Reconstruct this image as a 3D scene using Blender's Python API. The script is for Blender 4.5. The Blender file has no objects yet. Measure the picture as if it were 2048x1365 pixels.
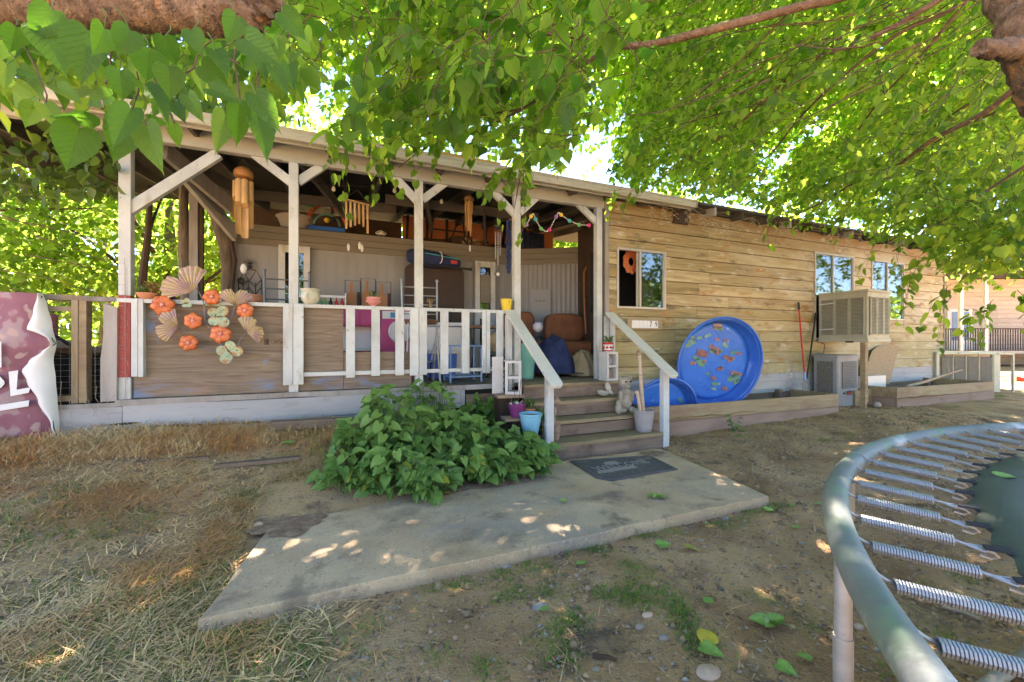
import bpy, bmesh, math, random
import numpy as np
from mathutils import Vector, Matrix, noise, Quaternion
R=math.radians
random.seed(7); rng=np.random.default_rng(11)
S=bpy.context.scene; COL=S.collection

# ------------------------------------------------ camera, sky, sun, exposure
F=830.; CX=1024.; CY=682.5
CAM=Vector((-1.466,-5.026,1.27)); FW=Vector((.3906,.9205,0)).normalized(); RT=Vector((.9205,-.3906,0)).normalized(); UP=Vector((0,0,1))
cd=bpy.data.cameras.new('camera'); cam=bpy.data.objects.new('camera',cd); COL.objects.link(cam); S.camera=cam
cd.sensor_width=36; cd.lens=36*F/2048; cd.clip_start=.05; cd.clip_end=400
cam.location=CAM; cam.rotation_euler=(R(90),0,-math.atan2(FW.x,FW.y))
SUN_EL=55; SUN_AZ=44
w=bpy.data.worlds.new('World'); S.world=w; w.use_nodes=True
nt=w.node_tree; bg=nt.nodes['Background']; sky=nt.nodes.new('ShaderNodeTexSky')
sky.sky_type='NISHITA'; sky.sun_disc=False; sky.sun_elevation=R(SUN_EL); sky.sun_rotation=R(SUN_AZ); sky.air_density=.7; sky.dust_density=0; sky.ozone_density=4
nt.links.new(sky.outputs[0],bg.inputs[0]); bg.inputs[1].default_value=.055
sd=bpy.data.lights.new('sun','SUN'); so=bpy.data.objects.new('sun',sd); COL.objects.link(so)
sd.energy=5; sd.angle=R(.6); sd.color=(1,.95,.86)
tosun=Vector((math.sin(R(SUN_AZ))*math.cos(R(SUN_EL)),math.cos(R(SUN_AZ))*math.cos(R(SUN_EL)),math.sin(R(SUN_EL))))
so.rotation_euler=tosun.to_track_quat('Z','Y').to_euler()
S.view_settings.view_transform='Standard'; S.view_settings.look='None'; S.view_settings.exposure=4.1
S.view_settings.use_white_balance=True; S.view_settings.white_balance_temperature=7500; S.view_settings.white_balance_tint=21; S.view_settings.gamma=1
S.render.engine='CYCLES'
try:
    S.cycles.max_bounces=8; S.cycles.transparent_max_bounces=8; S.cycles.diffuse_bounces=4
except Exception: pass

# ------------------------------------------------ placing helpers
def ray(u,v): return FW+RT*((u-CX)/F)+UP*((CY-v)/F)
def onY(u,v,Y): r=ray(u,v); return CAM+r*((Y-CAM.y)/r.y)
def onZ(u,v,z): r=ray(u,v); return CAM+r*((z-CAM.z)/r.z)
def at(u,v,D): return CAM+ray(u,v)*D
def sm(a,b,x):
    t=min(1,max(0,(x-a)/(b-a))); return t*t*(3-2*t)

# ------------------------------------------------ mesh helpers
class MB:
    def __init__(s): s.v=[]; s.f=[]; s.sm=False
    def add(s,vs,fs):
        o=len(s.v); s.v+= [Vector(x) for x in vs]; s.f+=[tuple(o+i for i in f) for f in fs]; return s
    def box(s,x0,x1,y0,y1,z0,z1,M=None,taper=0):
        t=taper
        vs=[Vector(p) for p in ((x0+t,y0+t,z0),(x1-t,y0+t,z0),(x1-t,y1-t,z0),(x0+t,y1-t,z0),(x0,y0,z1),(x1,y0,z1),(x1,y1,z1),(x0,y1,z1))]
        if M: vs=[M@v for v in vs]
        return s.add(vs,[(0,3,2,1),(4,5,6,7),(0,1,5,4),(1,2,6,5),(2,3,7,6),(3,0,4,7)])
    def beam(s,a,b,w,h,up=(0,0,1)):
        a=Vector(a);b=Vector(b);d=(b-a).normalized();u=Vector(up)
        sd_=d.cross(u)
        if sd_.length<1e-4: sd_=d.cross(Vector((0,1,0)))
        sd_.normalize(); u=sd_.cross(d)
        vs=[p+sd_*(i*w/2)+u*(j*h/2) for p in (a,b) for i,j in ((-1,-1),(1,-1),(1,1),(-1,1))]
        return s.add(vs,[(0,1,2,3),(7,6,5,4),(0,4,5,1),(1,5,6,2),(2,6,7,3),(3,7,4,0)])
    def tube(s,pts,r,n=8,cap=True):
        pts=[Vector(p) for p in pts]
        rs=r if isinstance(r,(list,tuple)) else [r]*len(pts)
        vs=[];ref=None
        for i,p in enumerate(pts):
            d=(pts[min(i+1,len(pts)-1)]-pts[max(i-1,0)])
            d=d.normalized() if d.length>1e-9 else Vector((0,0,1))
            if ref is None:
                ref=d.cross(Vector((0,0,1)) if abs(d.z)<.9 else Vector((1,0,0))).normalized()
            else:
                ref=(ref-d*ref.dot(d)); ref=ref.normalized() if ref.length>1e-6 else d.orthogonal().normalized()
            b=d.cross(ref)
            for k in range(n):
                a=2*math.pi*k/n; vs.append(p+(ref*math.cos(a)+b*math.sin(a))*rs[i])
        fs=[(i*n+k,i*n+(k+1)%n,(i+1)*n+(k+1)%n,(i+1)*n+k) for i in range(len(pts)-1) for k in range(n)]
        if cap: fs+=[tuple(range(n))[::-1],tuple((len(pts)-1)*n+k for k in range(n))]
        s.sm=True
        return s.add(vs,fs)
    def lathe(s,prof,c,n=24,M=None,sq=(1,1)):
        vs=[]
        for r,z in prof:
            for k in range(n):
                a=2*math.pi*k/n; p=Vector((r*math.cos(a)*sq[0],r*math.sin(a)*sq[1],z))
                vs.append((M@p if M else p)+Vector(c))
        m=len(prof)
        fs=[(i*n+k,i*n+(k+1)%n,(i+1)*n+(k+1)%n,(i+1)*n+k) for i in range(m-1) for k in range(n)]
        fs+=[tuple(range(n))[::-1],tuple((m-1)*n+k for k in range(n))]
        s.sm=True
        return s.add(vs,fs)
    def ball(s,c,r,n=12,m=8,sc=(1,1,1),jit=0):
        prof=[]
        vs=[];c=Vector(c)
        for i in range(1,m):
            t=math.pi*i/m
            for k in range(n):
                a=2*math.pi*k/n; q=Vector((math.sin(t)*math.cos(a)*sc[0],math.sin(t)*math.sin(a)*sc[1],math.cos(t)*sc[2]))
                j=1+jit*noise.noise((c+q*r)*9.3+Vector((7,3,1))) if jit else 1
                vs.append(c+q*r*j)
        vs.append(c+Vector((0,0,r*sc[2])));vs.append(c-Vector((0,0,r*sc[2])))
        T=(m-1)*n
        fs=[(i*n+k,(i+1)*n+k,(i+1)*n+(k+1)%n,i*n+(k+1)%n) for i in range(m-2) for k in range(n)]
        fs+=[(T,k,(k+1)%n) for k in range(n)]+[(T+1,(m-2)*n+(k+1)%n,(m-2)*n+k) for k in range(n)]
        s.sm=True
        return s.add(vs,fs)
    def prism(s,outline,y0,y1,M=None):
        # outline of (x,z); extruded along y
        n=len(outline)
        vs=[Vector((x,y0,z)) for x,z in outline]+[Vector((x,y1,z)) for x,z in outline]
        if M: vs=[M@v for v in vs]
        fs=[tuple(range(n)),tuple(range(n,2*n))[::-1]]+[(i,i+n,(i+1)%n+n,(i+1)%n) for i in range(n)]
        return s.add(vs,fs)
    def grid(s,fn,nu,nv):
        vs=[fn(i/nu,j/nv) for j in range(nv+1) for i in range(nu+1)]
        fs=[(j*(nu+1)+i,j*(nu+1)+i+1,(j+1)*(nu+1)+i+1,(j+1)*(nu+1)+i) for j in range(nv) for i in range(nu)]
        s.sm=True
        return s.add(vs,fs)
def obj(name,mb,mat,parent=None,bev=0,kind=None,smooth=None,solid=0,sub=0):
    me=bpy.data.meshes.new(name)
    org=Vector((0,0,0))
    p=parent
    while p is not None: org=org+p.location; p=p.parent
    me.from_pydata([v-org for v in mb.v],[],mb.f); me.validate()
    bm=bmesh.new(); bm.from_mesh(me); bmesh.ops.recalc_face_normals(bm,faces=bm.faces); bm.to_mesh(me); bm.free()
    if mb.sm if smooth is None else smooth:
        me.shade_smooth()
        try: me.set_sharp_from_angle(angle=R(40))
        except Exception: pass
    me.materials.append(mat)
    o=bpy.data.objects.new(name,me); COL.objects.link(o); o.parent=parent
    if solid:
        m=o.modifiers.new('solid','SOLIDIFY'); m.thickness=solid; m.offset=0
    if sub:
        m=o.modifiers.new('sub','SUBSURF'); m.levels=sub; m.render_levels=sub
    if bev:
        m=o.modifiers.new('bevel','BEVEL'); m.width=bev; m.segments=1; m.limit_method='ANGLE'; m.angle_limit=R(50)
    if kind: o['kind']=kind
    return o
def tag(o,label,cat,group=None,kind=None):
    o['label']=label
    if cat: o['category']=cat
    if group: o['group']=group
    if kind: o['kind']=kind
    return o
def thing(name,loc,label,cat,group=None):
    o=bpy.data.objects.new(name,None); COL.objects.link(o); o.location=Vector(loc); o.empty_display_size=.1
    return tag(o,label,cat,group)
def settle(o,group=None): return o
def text_mesh(txt,size,ext=.002):
    c=bpy.data.curves.new('lettering','FONT'); c.body=txt; c.size=size; c.extrude=ext; c.align_x='CENTER'; c.align_y='CENTER'; c.resolution_u=3
    t=bpy.data.objects.new('lettering',c); COL.objects.link(t)
    bpy.context.view_layer.update()
    me=bpy.data.meshes.new_from_object(t.evaluated_get(bpy.context.evaluated_depsgraph_get()))
    vs=[v.co.copy() for v in me.vertices]; fs=[tuple(p.vertices) for p in me.polygons]
    bpy.data.objects.remove(t); bpy.data.curves.remove(c); bpy.data.meshes.remove(me)
    return vs,fs

# ------------------------------------------------ materials
def pm(name,stops,scale=(4,4,4),detail=6,rough=.7,bump=0,bscale=30,bdist=.01,layers=(),rand=0,metal=0,spec=.4,nscale=None,dist=0,coat=0,bstretch=None,hgrad=None,island=False):
    """procedural surface: noise through a colour ramp, stain layers, per piece variation, bump"""
    m=bpy.data.materials.new(name); m.use_nodes=True; N=m.node_tree.nodes; L=m.node_tree.links
    b=N['Principled BSDF']; tc=N.new('ShaderNodeTexCoord')
    mp=N.new('ShaderNodeMapping'); L.new(tc.outputs['Object'],mp.inputs[0]); mp.inputs['Scale'].default_value=scale
    oi=N.new('ShaderNodeObjectInfo')
    cx=N.new('ShaderNodeCombineXYZ'); mul=N.new('ShaderNodeMath'); mul.operation='MULTIPLY'; mul.inputs[1].default_value=37.7
    L.new(oi.outputs['Random'],mul.inputs[0])
    for i in range(3): L.new(mul.outputs[0],cx.inputs[i])
    if rand: L.new(cx.outputs[0],mp.inputs['Location'])
    n=N.new('ShaderNodeTexNoise'); n.inputs['Scale'].default_value=1; n.inputs['Detail'].default_value=detail; n.inputs['Roughness'].default_value=.62; n.inputs['Distortion'].default_value=dist
    L.new(mp.outputs[0],n.inputs[0])
    cr=N.new('ShaderNodeValToRGB'); L.new(n.outputs[0],cr.inputs[0])
    e=cr.color_ramp.elements
    if len(stops)==1: stops=[(.3,stops[0]),(.7,tuple(x*.85 for x in stops[0]))]
    while len(e)<len(stops): e.new(.5)
    for i,(p,c) in enumerate(stops): e[i].position=p; e[i].color=(*c,1)
    out=cr.outputs[0]
    if rand:
        hs=N.new('ShaderNodeHueSaturation'); mr=N.new('ShaderNodeMapRange')
        L.new(oi.outputs['Random'],mr.inputs[0]); mr.inputs[3].default_value=1-rand; mr.inputs[4].default_value=1+rand
        L.new(mr.outputs[0],hs.inputs['Value'])
        ms=N.new('ShaderNodeMath'); ms.operation='MULTIPLY_ADD'; L.new(oi.outputs['Random'],ms.inputs[0]); ms.inputs[1].default_value=-rand*.8; ms.inputs[2].default_value=1+rand*.4
        L.new(ms.outputs[0],hs.inputs['Saturation']); L.new(out,hs.inputs['Color']); out=hs.outputs[0]
    if island:
        ge=N.new('ShaderNodeNewGeometry'); hs=N.new('ShaderNodeHueSaturation'); mr=N.new('ShaderNodeMapRange')
        L.new(ge.outputs['Random Per Island'],mr.inputs[0]); mr.inputs[3].default_value=.6; mr.inputs[4].default_value=1.45
        L.new(mr.outputs[0],hs.inputs['Value']); L.new(out,hs.inputs['Color']); out=hs.outputs[0]
    for ly in layers:
        col,lsc,lo,hi=ly[:4]
        mp2=N.new('ShaderNodeMapping'); L.new(tc.outputs['Object'],mp2.inputs[0]); mp2.inputs['Scale'].default_value=lsc if isinstance(lsc,tuple) else (lsc,)*3
        mp2.inputs['Location'].default_value=(len(layers)*3.1+lo*17,hi*9,lo*5)
        n2=N.new('ShaderNodeTexNoise'); n2.inputs['Scale'].default_value=1; n2.inputs['Detail'].default_value=7; n2.inputs['Roughness'].default_value=.65; L.new(mp2.outputs[0],n2.inputs[0])
        r2=N.new('ShaderNodeMapRange'); L.new(n2.outputs[0],r2.inputs[0]); r2.inputs[1].default_value=lo; r2.inputs[2].default_value=hi
        amt=r2.outputs[0]
        if len(ly)>4 and ly[4]:
            ax,a0,a1=ly[4]
            sp=N.new('ShaderNodeSeparateXYZ'); L.new(tc.outputs['Object'],sp.inputs[0])
            r3=N.new('ShaderNodeMapRange'); L.new(sp.outputs[ax],r3.inputs[0]); r3.inputs[1].default_value=a0; r3.inputs[2].default_value=a1
            mm=N.new('ShaderNodeMath'); mm.operation='MULTIPLY'; L.new(amt,mm.inputs[0]); L.new(r3.outputs[0],mm.inputs[1]); amt=mm.outputs[0]
        mx=N.new('ShaderNodeMix'); mx.data_type='RGBA'; L.new(amt,mx.inputs[0]); L.new(out,mx.inputs[6]); mx.inputs[7].default_value=(*col,1); out=mx.outputs[2]
    L.new(out,b.inputs['Base Color'])
    b.inputs['Roughness'].default_value=rough; b.inputs['Metallic'].default_value=metal
    b.inputs['Specular IOR Level'].default_value=spec
    if coat: b.inputs['Coat Weight'].default_value=coat
    if bump:
        mp3=N.new('ShaderNodeMapping'); L.new(tc.outputs['Object'],mp3.inputs[0])
        bs=bstretch or tuple(bscale*(s_/max(scale)) for s_ in scale); mp3.inputs['Scale'].default_value=bs
        n3=N.new('ShaderNodeTexNoise'); n3.inputs['Scale'].default_value=1; n3.inputs['Detail'].default_value=5; L.new(mp3.outputs[0],n3.inputs[0])
        bu=N.new('ShaderNodeBump'); bu.inputs['Strength'].default_value=bump; bu.inputs['Distance'].default_value=bdist
        L.new(n3.outputs[0],bu.inputs['Height']); L.new(bu.outputs[0],b.inputs['Normal'])
    return m
def leafmat(name,c1,c2,t1,t2,mix=.5,gloss=.25):
    m=bpy.data.materials.new(name); m.use_nodes=True; N=m.node_tree.nodes; L=m.node_tree.links
    b=N['Principled BSDF']; out=N['Material Output']
    ge=N.new('ShaderNodeNewGeometry')
    oi=N.new('ShaderNodeObjectInfo'); ad=N.new('ShaderNodeMath'); ad.operation='ADD'; L.new(ge.outputs['Random Per Island'],ad.inputs[0]); L.new(oi.outputs['Random'],ad.inputs[1])
    fr=N.new('ShaderNodeMath'); fr.operation='FRACT'; L.new(ad.outputs[0],fr.inputs[0])
    tc=N.new('ShaderNodeTexCoord'); nz=N.new('ShaderNodeTexNoise'); nz.inputs['Scale'].default_value=14; nz.inputs['Detail'].default_value=3; L.new(tc.outputs['Object'],nz.inputs[0])
    a2=N.new('ShaderNodeMath'); a2.operation='MULTIPLY_ADD'; L.new(nz.outputs[0],a2.inputs[0]); a2.inputs[1].default_value=.5; a2.inputs[2].default_value=-.25
    a3=N.new('ShaderNodeMath'); a3.operation='ADD'; a3.use_clamp=True; L.new(fr.outputs[0],a3.inputs[0]); L.new(a2.outputs[0],a3.inputs[1])
    def mixc(a,c):
        x=N.new('ShaderNodeMix'); x.data_type='RGBA'; L.new(a3.outputs[0],x.inputs[0]); x.inputs[6].default_value=(*a,1); x.inputs[7].default_value=(*c,1); return x.outputs[2]
    L.new(mixc(c1,c2),b.inputs['Base Color']); b.inputs['Roughness'].default_value=.5; b.inputs['Specular IOR Level'].default_value=gloss
    tr=N.new('ShaderNodeBsdfTranslucent'); L.new(mixc(t1,t2),tr.inputs[0])
    ms=N.new('ShaderNodeMixShader'); ms.inputs[0].default_value=mix; L.new(b.outputs[0],ms.inputs[1]); L.new(tr.outputs[0],ms.inputs[2]); L.new(ms.outputs[0],out.inputs[0])
    return m
def vein_leafmat(name,c,t):
    """big near leaf: object coordinates run x across, y along the midrib (unit leaf)"""
    m=leafmat(name,c,tuple(x*1.4 for x in c),t,tuple(min(1,x*1.25) for x in t),.55,.35)
    N=m.node_tree.nodes;L=m.node_tree.links
    tc=N.new('ShaderNodeTexCoord'); sp=N.new('ShaderNodeSeparateXYZ'); L.new(tc.outputs['Object'],sp.inputs[0])
    ab=N.new('ShaderNodeMath'); ab.operation='ABSOLUTE'; L.new(sp.outputs[0],ab.inputs[0])
    ma=N.new('ShaderNodeMath'); ma.operation='MULTIPLY_ADD'; L.new(ab.outputs[0],ma.inputs[0]); ma.inputs[1].default_value=-.85; L.new(sp.outputs[1],ma.inputs[2])
    mu=N.new('ShaderNodeMath'); mu.operation='MULTIPLY'; L.new(ma.outputs[0],mu.inputs[0]); mu.inputs[1].default_value=7.5
    pp=N.new('ShaderNodeMath'); pp.operation='PINGPONG'; L.new(mu.outputs[0],pp.inputs[0]); pp.inputs[1].default_value=.5
    mi=N.new('ShaderNodeMath'); mi.operation='MULTIPLY'; L.new(ab.outputs[0],mi.inputs[0]); mi.inputs[1].default_value=9
    mn=N.new('ShaderNodeMath'); mn.operation='MINIMUM'; L.new(mi.outputs[0],mn.inputs[0]); L.new(pp.outputs[0],mn.inputs[1])
    bu=N.new('ShaderNodeBump'); bu.inputs['Strength'].default_value=.35; bu.inputs['Distance'].default_value=.03
    mr=N.new('ShaderNodeMapRange'); mr.inputs[1].default_value=0; mr.inputs[2].default_value=.14; L.new(mn.outputs[0],mr.inputs[0])
    L.new(mr.outputs[0],bu.inputs['Height'])
    b=N['Principled BSDF']; L.new(bu.outputs[0],b.inputs['Normal'])
    for nd in list(N):
        if nd.bl_idname=='ShaderNodeBsdfTranslucent':
            src=nd.inputs[0].links[0].from_socket
            x=N.new('ShaderNodeMix'); x.data_type='RGBA'; L.new(mr.outputs[0],x.inputs[0]); x.inputs[6].default_value=(t[0]*1.2+.02,min(1,t[1]*1.12),t[2]*1.5,1); L.new(src,x.inputs[7]); L.new(x.outputs[2],nd.inputs[0]); L.new(bu.outputs[0],nd.inputs['Normal'])
    return m
M={}
W=0
M['white']=pm('painted_wood_white',[(.3,(.38,.405,.405)),(.55,(.485,.52,.525)),(.8,(.55,.58,.585))],(3,3,3),rough=.55,bump=.25,bscale=40,bdist=.004,rand=.05,layers=[((.33,.30,.25),(6,6,1.6),.56,.70),((.12,.08,.055),(20,20,13),.66,.69)])
M['whiteh']=pm('painted_board_white',[(.3,(.36,.385,.385)),(.55,(.475,.51,.515)),(.8,(.54,.57,.575))],(1.5,5,5),rough=.5,bump=.25,bscale=40,bdist=.004,rand=.05,layers=[((.34,.31,.26),(1.6,6,6),.56,.70),((.13,.075,.05),(11,25,25),.66,.69)])
M['rail']=pm('handrail_peeling_paint',[(.3,(.50,.50,.455)),(.7,(.57,.57,.53))],(3,3,3),rough=.45,bump=.3,bscale=30,bdist=.003,layers=[((.40,.43,.33),(2,3,3),.58,.75),((.13,.10,.07),(16,16,16),.665,.685)])
M['red']=pm('painted_wood_red',[(.3,(.27,.035,.03)),(.7,(.36,.06,.05))],(4,4,4),rough=.55,bump=.2,bscale=50,bdist=.003,layers=[((.45,.38,.33),(30,30,14),.68,.71)])
M['beam']=pm('painted_beam_offwhite',[(.3,(.34,.34,.32)),(.7,(.43,.43,.405))],(1,4,4),rough=.6,bump=.2,bscale=30,bdist=.004,rand=.04,layers=[((.22,.17,.11),(2,9,9),.62,.75)])
M['gutter']=pm('painted_gutter_cream',[(.3,(.38,.37,.32)),(.7,(.47,.46,.41))],(.8,5,5),rough=.45,rand=.03,layers=[((.25,.24,.15),(1.2,12,6),.56,.75)])
M['skirt']=pm('skirt_board_greyblue',[(.25,(.24,.24,.245)),(.5,(.32,.325,.335)),(.8,(.38,.385,.395))],(.9,5,5),rough=.65,bump=.4,bscale=14,bdist=.01,rand=.05,layers=[((.07,.05,.035),(1.3,26,26),.62,.66),((.24,.22,.19),(2,5,5),.58,.75)])
M['greywood']=pm('weathered_board_grey',[(.25,(.14,.12,.10)),(.5,(.27,.25,.23)),(.8,(.36,.34,.32))],(6,6,1),rough=.85,bump=.5,bscale=50,bdist=.006,rand=.12)
M['fencewood']=pm('fence_wood_tan',[(.25,(.17,.12,.07)),(.5,(.30,.23,.15)),(.8,(.38,.30,.2))],(8,8,1.2),rough=.85,bump=.4,bscale=50,bdist=.005,rand=.12)
M['ply']=pm('plywood_weathered',[(.2,(.09,.075,.06)),(.42,(.20,.165,.14)),(.6,(.27,.23,.20)),(.85,(.33,.29,.26))],(1.6,6,26),rough=.85,bump=.4,bscale=60,bdist=.003,dist=1.6,rand=.05,layers=[((.27,.17,.12),(1.5,3,3),.56,.72),((.13,.28,.58),(1.6,2,5),.66,.70,(2,-.15,-.33)),((.05,.035,.025),(9,9,9),.735,.76)])
M['deck']=pm('deck_board_brown',[(.2,(.10,.065,.035)),(.5,(.22,.155,.09)),(.85,(.33,.25,.15))],(2,22,22),rough=.75,bump=.4,bscale=40,bdist=.004,rand=.14,dist=.5,layers=[((.10,.08,.06),(1.5,3,3),.56,.75)])
M['tread']=pm('step_tread_worn',[(.2,(.14,.10,.055)),(.5,(.28,.21,.12)),(.85,(.40,.31,.18))],(1.6,28,28),rough=.75,bump=.5,bscale=40,bdist=.004,rand=.12,dist=.6,layers=[((.13,.095,.07),(2,6,6),.5,.72)])
M['riser']=pm('step_riser_brown',[(.2,(.11,.075,.055)),(.5,(.19,.135,.10)),(.85,(.26,.19,.14))],(1.6,12,20),rough=.8,bump=.4,bscale=40,bdist=.004,rand=.12,dist=.5,layers=[((.10,.065,.05),(3,3,3),.5,.7)])
M['planter']=pm('planter_board_stained',[(.2,(.20,.14,.075)),(.5,(.31,.235,.14)),(.85,(.38,.30,.19))],(1.4,12,18),rough=.75,bump=.3,bscale=40,bdist=.003,rand=.06,dist=.6,layers=[((.22,.13,.09),(1.2,4,4),.48,.7)])
M['planterlow']=pm('planter_board_muddy',[(.2,(.22,.14,.105)),(.6,(.30,.205,.16)),(.85,(.33,.24,.19))],(1.4,5,8),rough=.85,bump=.3,bscale=30,bdist=.003,rand=.04,layers=[((.16,.10,.07),(2,2,3),.55,.75)])
M['siding']=pm('siding_plank_pine',[(.25,(.13,.09,.045)),(.40,(.27,.205,.10)),(.56,(.37,.30,.165)),(.78,(.46,.39,.24))],(1.1,9,15),rough=.7,bump=.45,bscale=34,bdist=.004,rand=.24,dist=.9,
  layers=[((.50,.46,.36),(.9,2,3),.42,.60,(0,2.0,6.5)),((.34,.18,.06),(1.8,3,7),.57,.65),((.29,.165,.06),(.4,2,2),.28,.55,(2,2.7,3.3)),((.33,.29,.14),(.7,2,3),.38,.62,(2,1.9,1.0)),((.09,.075,.05),(2.2,6,6),.57,.74),((.07,.035,.015),(10,9,15),.70,.73),((.5,.47,.38),(2.5,3,9),.60,.68)])
M['sidingskirt']=pm('skirting_plank_greyblue',[(.25,(.33,.34,.36)),(.7,(.43,.45,.48))],(1,5,12),rough=.75,bump=.3,bscale=30,rand=.05,layers=[((.27,.22,.17),(1.5,4,4),.56,.75)])
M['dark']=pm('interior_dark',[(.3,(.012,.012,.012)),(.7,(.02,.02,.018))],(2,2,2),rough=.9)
M['trailer']=pm('trailer_siding_grey',[(.3,(.225,.235,.24)),(.7,(.27,.28,.285))],(1.5,1.5,.6),rough=.6,rand=.02,layers=[((.18,.17,.15),(1.5,1.5,.8),.55,.8)])
M['trailerband']=pm('trailer_band_tan',[(.3,(.17,.155,.125)),(.7,(.21,.195,.16))],(1,3,8),rough=.6)
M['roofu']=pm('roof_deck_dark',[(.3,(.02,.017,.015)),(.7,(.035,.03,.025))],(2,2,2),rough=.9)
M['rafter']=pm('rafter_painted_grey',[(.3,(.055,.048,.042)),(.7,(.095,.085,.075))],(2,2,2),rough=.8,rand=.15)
M['shingle']=pm('roofing_felt_grey',[(.3,(.07,.068,.065)),(.7,(.13,.125,.12))],(6,6,6),rough=.9,bump=.4,bscale=80)
M['orange']=pm('orange_tarp_glow',[(.3,(.42,.12,.035)),(.7,(.62,.21,.07))],(2,2,2),rough=.7,rand=.1)
M['stud']=pm('dark_stud_wood',[(.3,(.035,.022,.014)),(.7,(.07,.042,.026))],(3,3,3),rough=.8,rand=.1)
M['alu']=pm('aluminium_frame',[(.3,(.36,.34,.31)),(.7,(.45,.43,.40))],(6,6,6),rough=.4,metal=.3)
M['concrete']=pm('concrete_slab',[(.25,(.32,.21,.115)),(.42,(.47,.33,.195)),(.58,(.56,.405,.25)),(.78,(.62,.475,.305))],(1.6,1.6,1.6),detail=10,rough=.9,bump=.6,bscale=90,bdist=.004,layers=[((.20,.145,.105),(1.3,1.6,2),.56,.68),((.32,.275,.215),(1,1.5,2),.50,.7),((.22,.155,.10),(55,55,55),.58,.68),((.6,.53,.43),(70,70,70),.60,.66),((.24,.18,.12),(4,4,4),.56,.68)])
M['soilstain']=pm('soil_spill',[(.3,(.16,.09,.055)),(.5,(.26,.16,.10)),(.7,(.38,.27,.18))],(14,14,14),rough=1,bump=.8,bscale=60)
M['steel']=pm('galvanised_steel',[(.25,(.12,.145,.13)),(.5,(.19,.215,.20)),(.8,(.27,.29,.28))],(5,5,5),rough=.6,metal=.3,bump=.25,bscale=60,bdist=.002,layers=[((.17,.25,.17),(7,7,7),.50,.64),((.45,.46,.44),(3,3,3),.6,.7),((.10,.07,.05),(26,26,26),.68,.72)])
M['steelold']=pm('weathered_steel_leg',[(.3,(.28,.26,.24)),(.7,(.42,.40,.38))],(4,4,9),rough=.6,metal=.4,layers=[((.24,.13,.07),(9,9,16),.6,.72)])
M['spring']=pm('zinc_spring',[(.3,(.26,.28,.29)),(.7,(.38,.40,.41))],(9,9,9),rough=.5,metal=.55)
M['blackstrap']=pm('black_webbing',[(.3,(.02,.02,.022)),(.7,(.035,.035,.04))],(30,30,30),rough=.8)
M['mesh']=pm('trampoline_mat_green',[(.3,(.055,.075,.058)),(.7,(.07,.095,.074))],(3,3,3),rough=.65,bump=.2,bscale=200,layers=[((.085,.115,.10),(1.2,12,2),.5,.7)])
M['black']=pm('black_metal',[(.3,(.015,.015,.017)),(.7,(.03,.03,.032))],(9,9,9),rough=.5)
M['greymetal']=pm('grey_metal_chair',[(.3,(.13,.14,.16)),(.7,(.19,.20,.22))],(9,9,9),rough=.4,metal=.4)
M['chrome']=pm('silver_metal_chair',[(.3,(.3,.31,.33)),(.7,(.42,.43,.45))],(9,9,9),rough=.35,metal=.5)
M['terracotta']=pm('terracotta',[(.3,(.42,.17,.085)),(.7,(.50,.22,.12))],(8,8,8),rough=.8)
M['ceramic']=pm('cream_glazed_pot',[(.3,(.40,.41,.33)),(.7,(.52,.52,.43))],(6,6,6),rough=.35,bump=.3,bscale=40)
M['pinkpot']=pm('pink_pot',[(.3,(.52,.20,.19)),(.7,(.66,.32,.29))],(4,4,20),rough=.45)
M['yellow']=pm('yellow_pot',[(.3,(.60,.44,.03)),(.7,(.68,.52,.05))],(8,8,8),rough=.45,layers=[((.28,.18,.07),(18,18,18),.6,.66)])
M['bluepot']=pm('light_blue_pot',[(.3,(.13,.38,.52)),(.7,(.20,.48,.60))],(8,8,8),rough=.35,bump=.7,bscale=28,bdist=.008)
M['purple']=pm('purple_pot',[(.3,(.18,.03,.14)),(.7,(.26,.06,.2))],(8,8,8),rough=.4)
M['greypot']=pm('grey_plastic_pot',[(.3,(.28,.26,.265)),(.7,(.35,.33,.335))],(5,5,5),rough=.6,layers=[((.2,.17,.15),(4,4,9),.58,.75)])
M['bamboo']=pm('bamboo',[(.25,(.28,.15,.05)),(.55,(.46,.28,.11)),(.8,(.56,.38,.18))],(9,9,2),rough=.5,bump=.3,bscale=30,rand=.1)
M['coconut']=pm('coconut_shell',[(.3,(.30,.12,.035)),(.7,(.42,.19,.06))],(14,14,14),rough=.55,bump=.3)
M['flower']=pm('orange_enamel_petal',[(.3,(.42,.085,.02)),(.55,(.58,.16,.055)),(.8,(.66,.27,.13))],(25,25,25),rough=.4,rand=.06,bump=.35,bscale=60)
M['flowermid']=pm('pink_enamel_centre',[(.3,(.60,.22,.18)),(.7,(.7,.33,.3))],(25,25,25),rough=.4)
M['gingko']=pm('fan_leaf_enamel',[(.3,(.28,.18,.07)),(.45,(.40,.32,.16)),(.6,(.38,.27,.24))],(9,9,9),rough=.45,layers=[((.30,.19,.21),(8,8,8),.50,.60)],rand=.05)
M['gline']=pm('fan_leaf_rib',[(.3,(.13,.07,.06)),(.7,(.2,.12,.08))],(9,9,9),rough=.5)
M['butterfly']=pm('butterfly_enamel',[(.35,(.16,.27,.19)),(.5,(.34,.42,.28)),(.62,(.34,.20,.09))],(14,14,14),rough=.4,layers=[((.03,.05,.03),(40,40,40),.6,.64)],rand=.05)
M['blue']=pm('pool_plastic_blue',[(.3,(.02,.115,.48)),(.7,(.03,.16,.58))],(3,3,3),rough=.3,spec=.5,layers=[((.13,.33,.72),(5,5,5),.66,.70)])
M['bluefloor']=pm('pool_floor_print',[(.3,(.02,.15,.58)),(.7,(.035,.20,.68))],(3,3,3),rough=.35,layers=[((.16,.38,.78),(7,7,7),.655,.67)])
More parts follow.
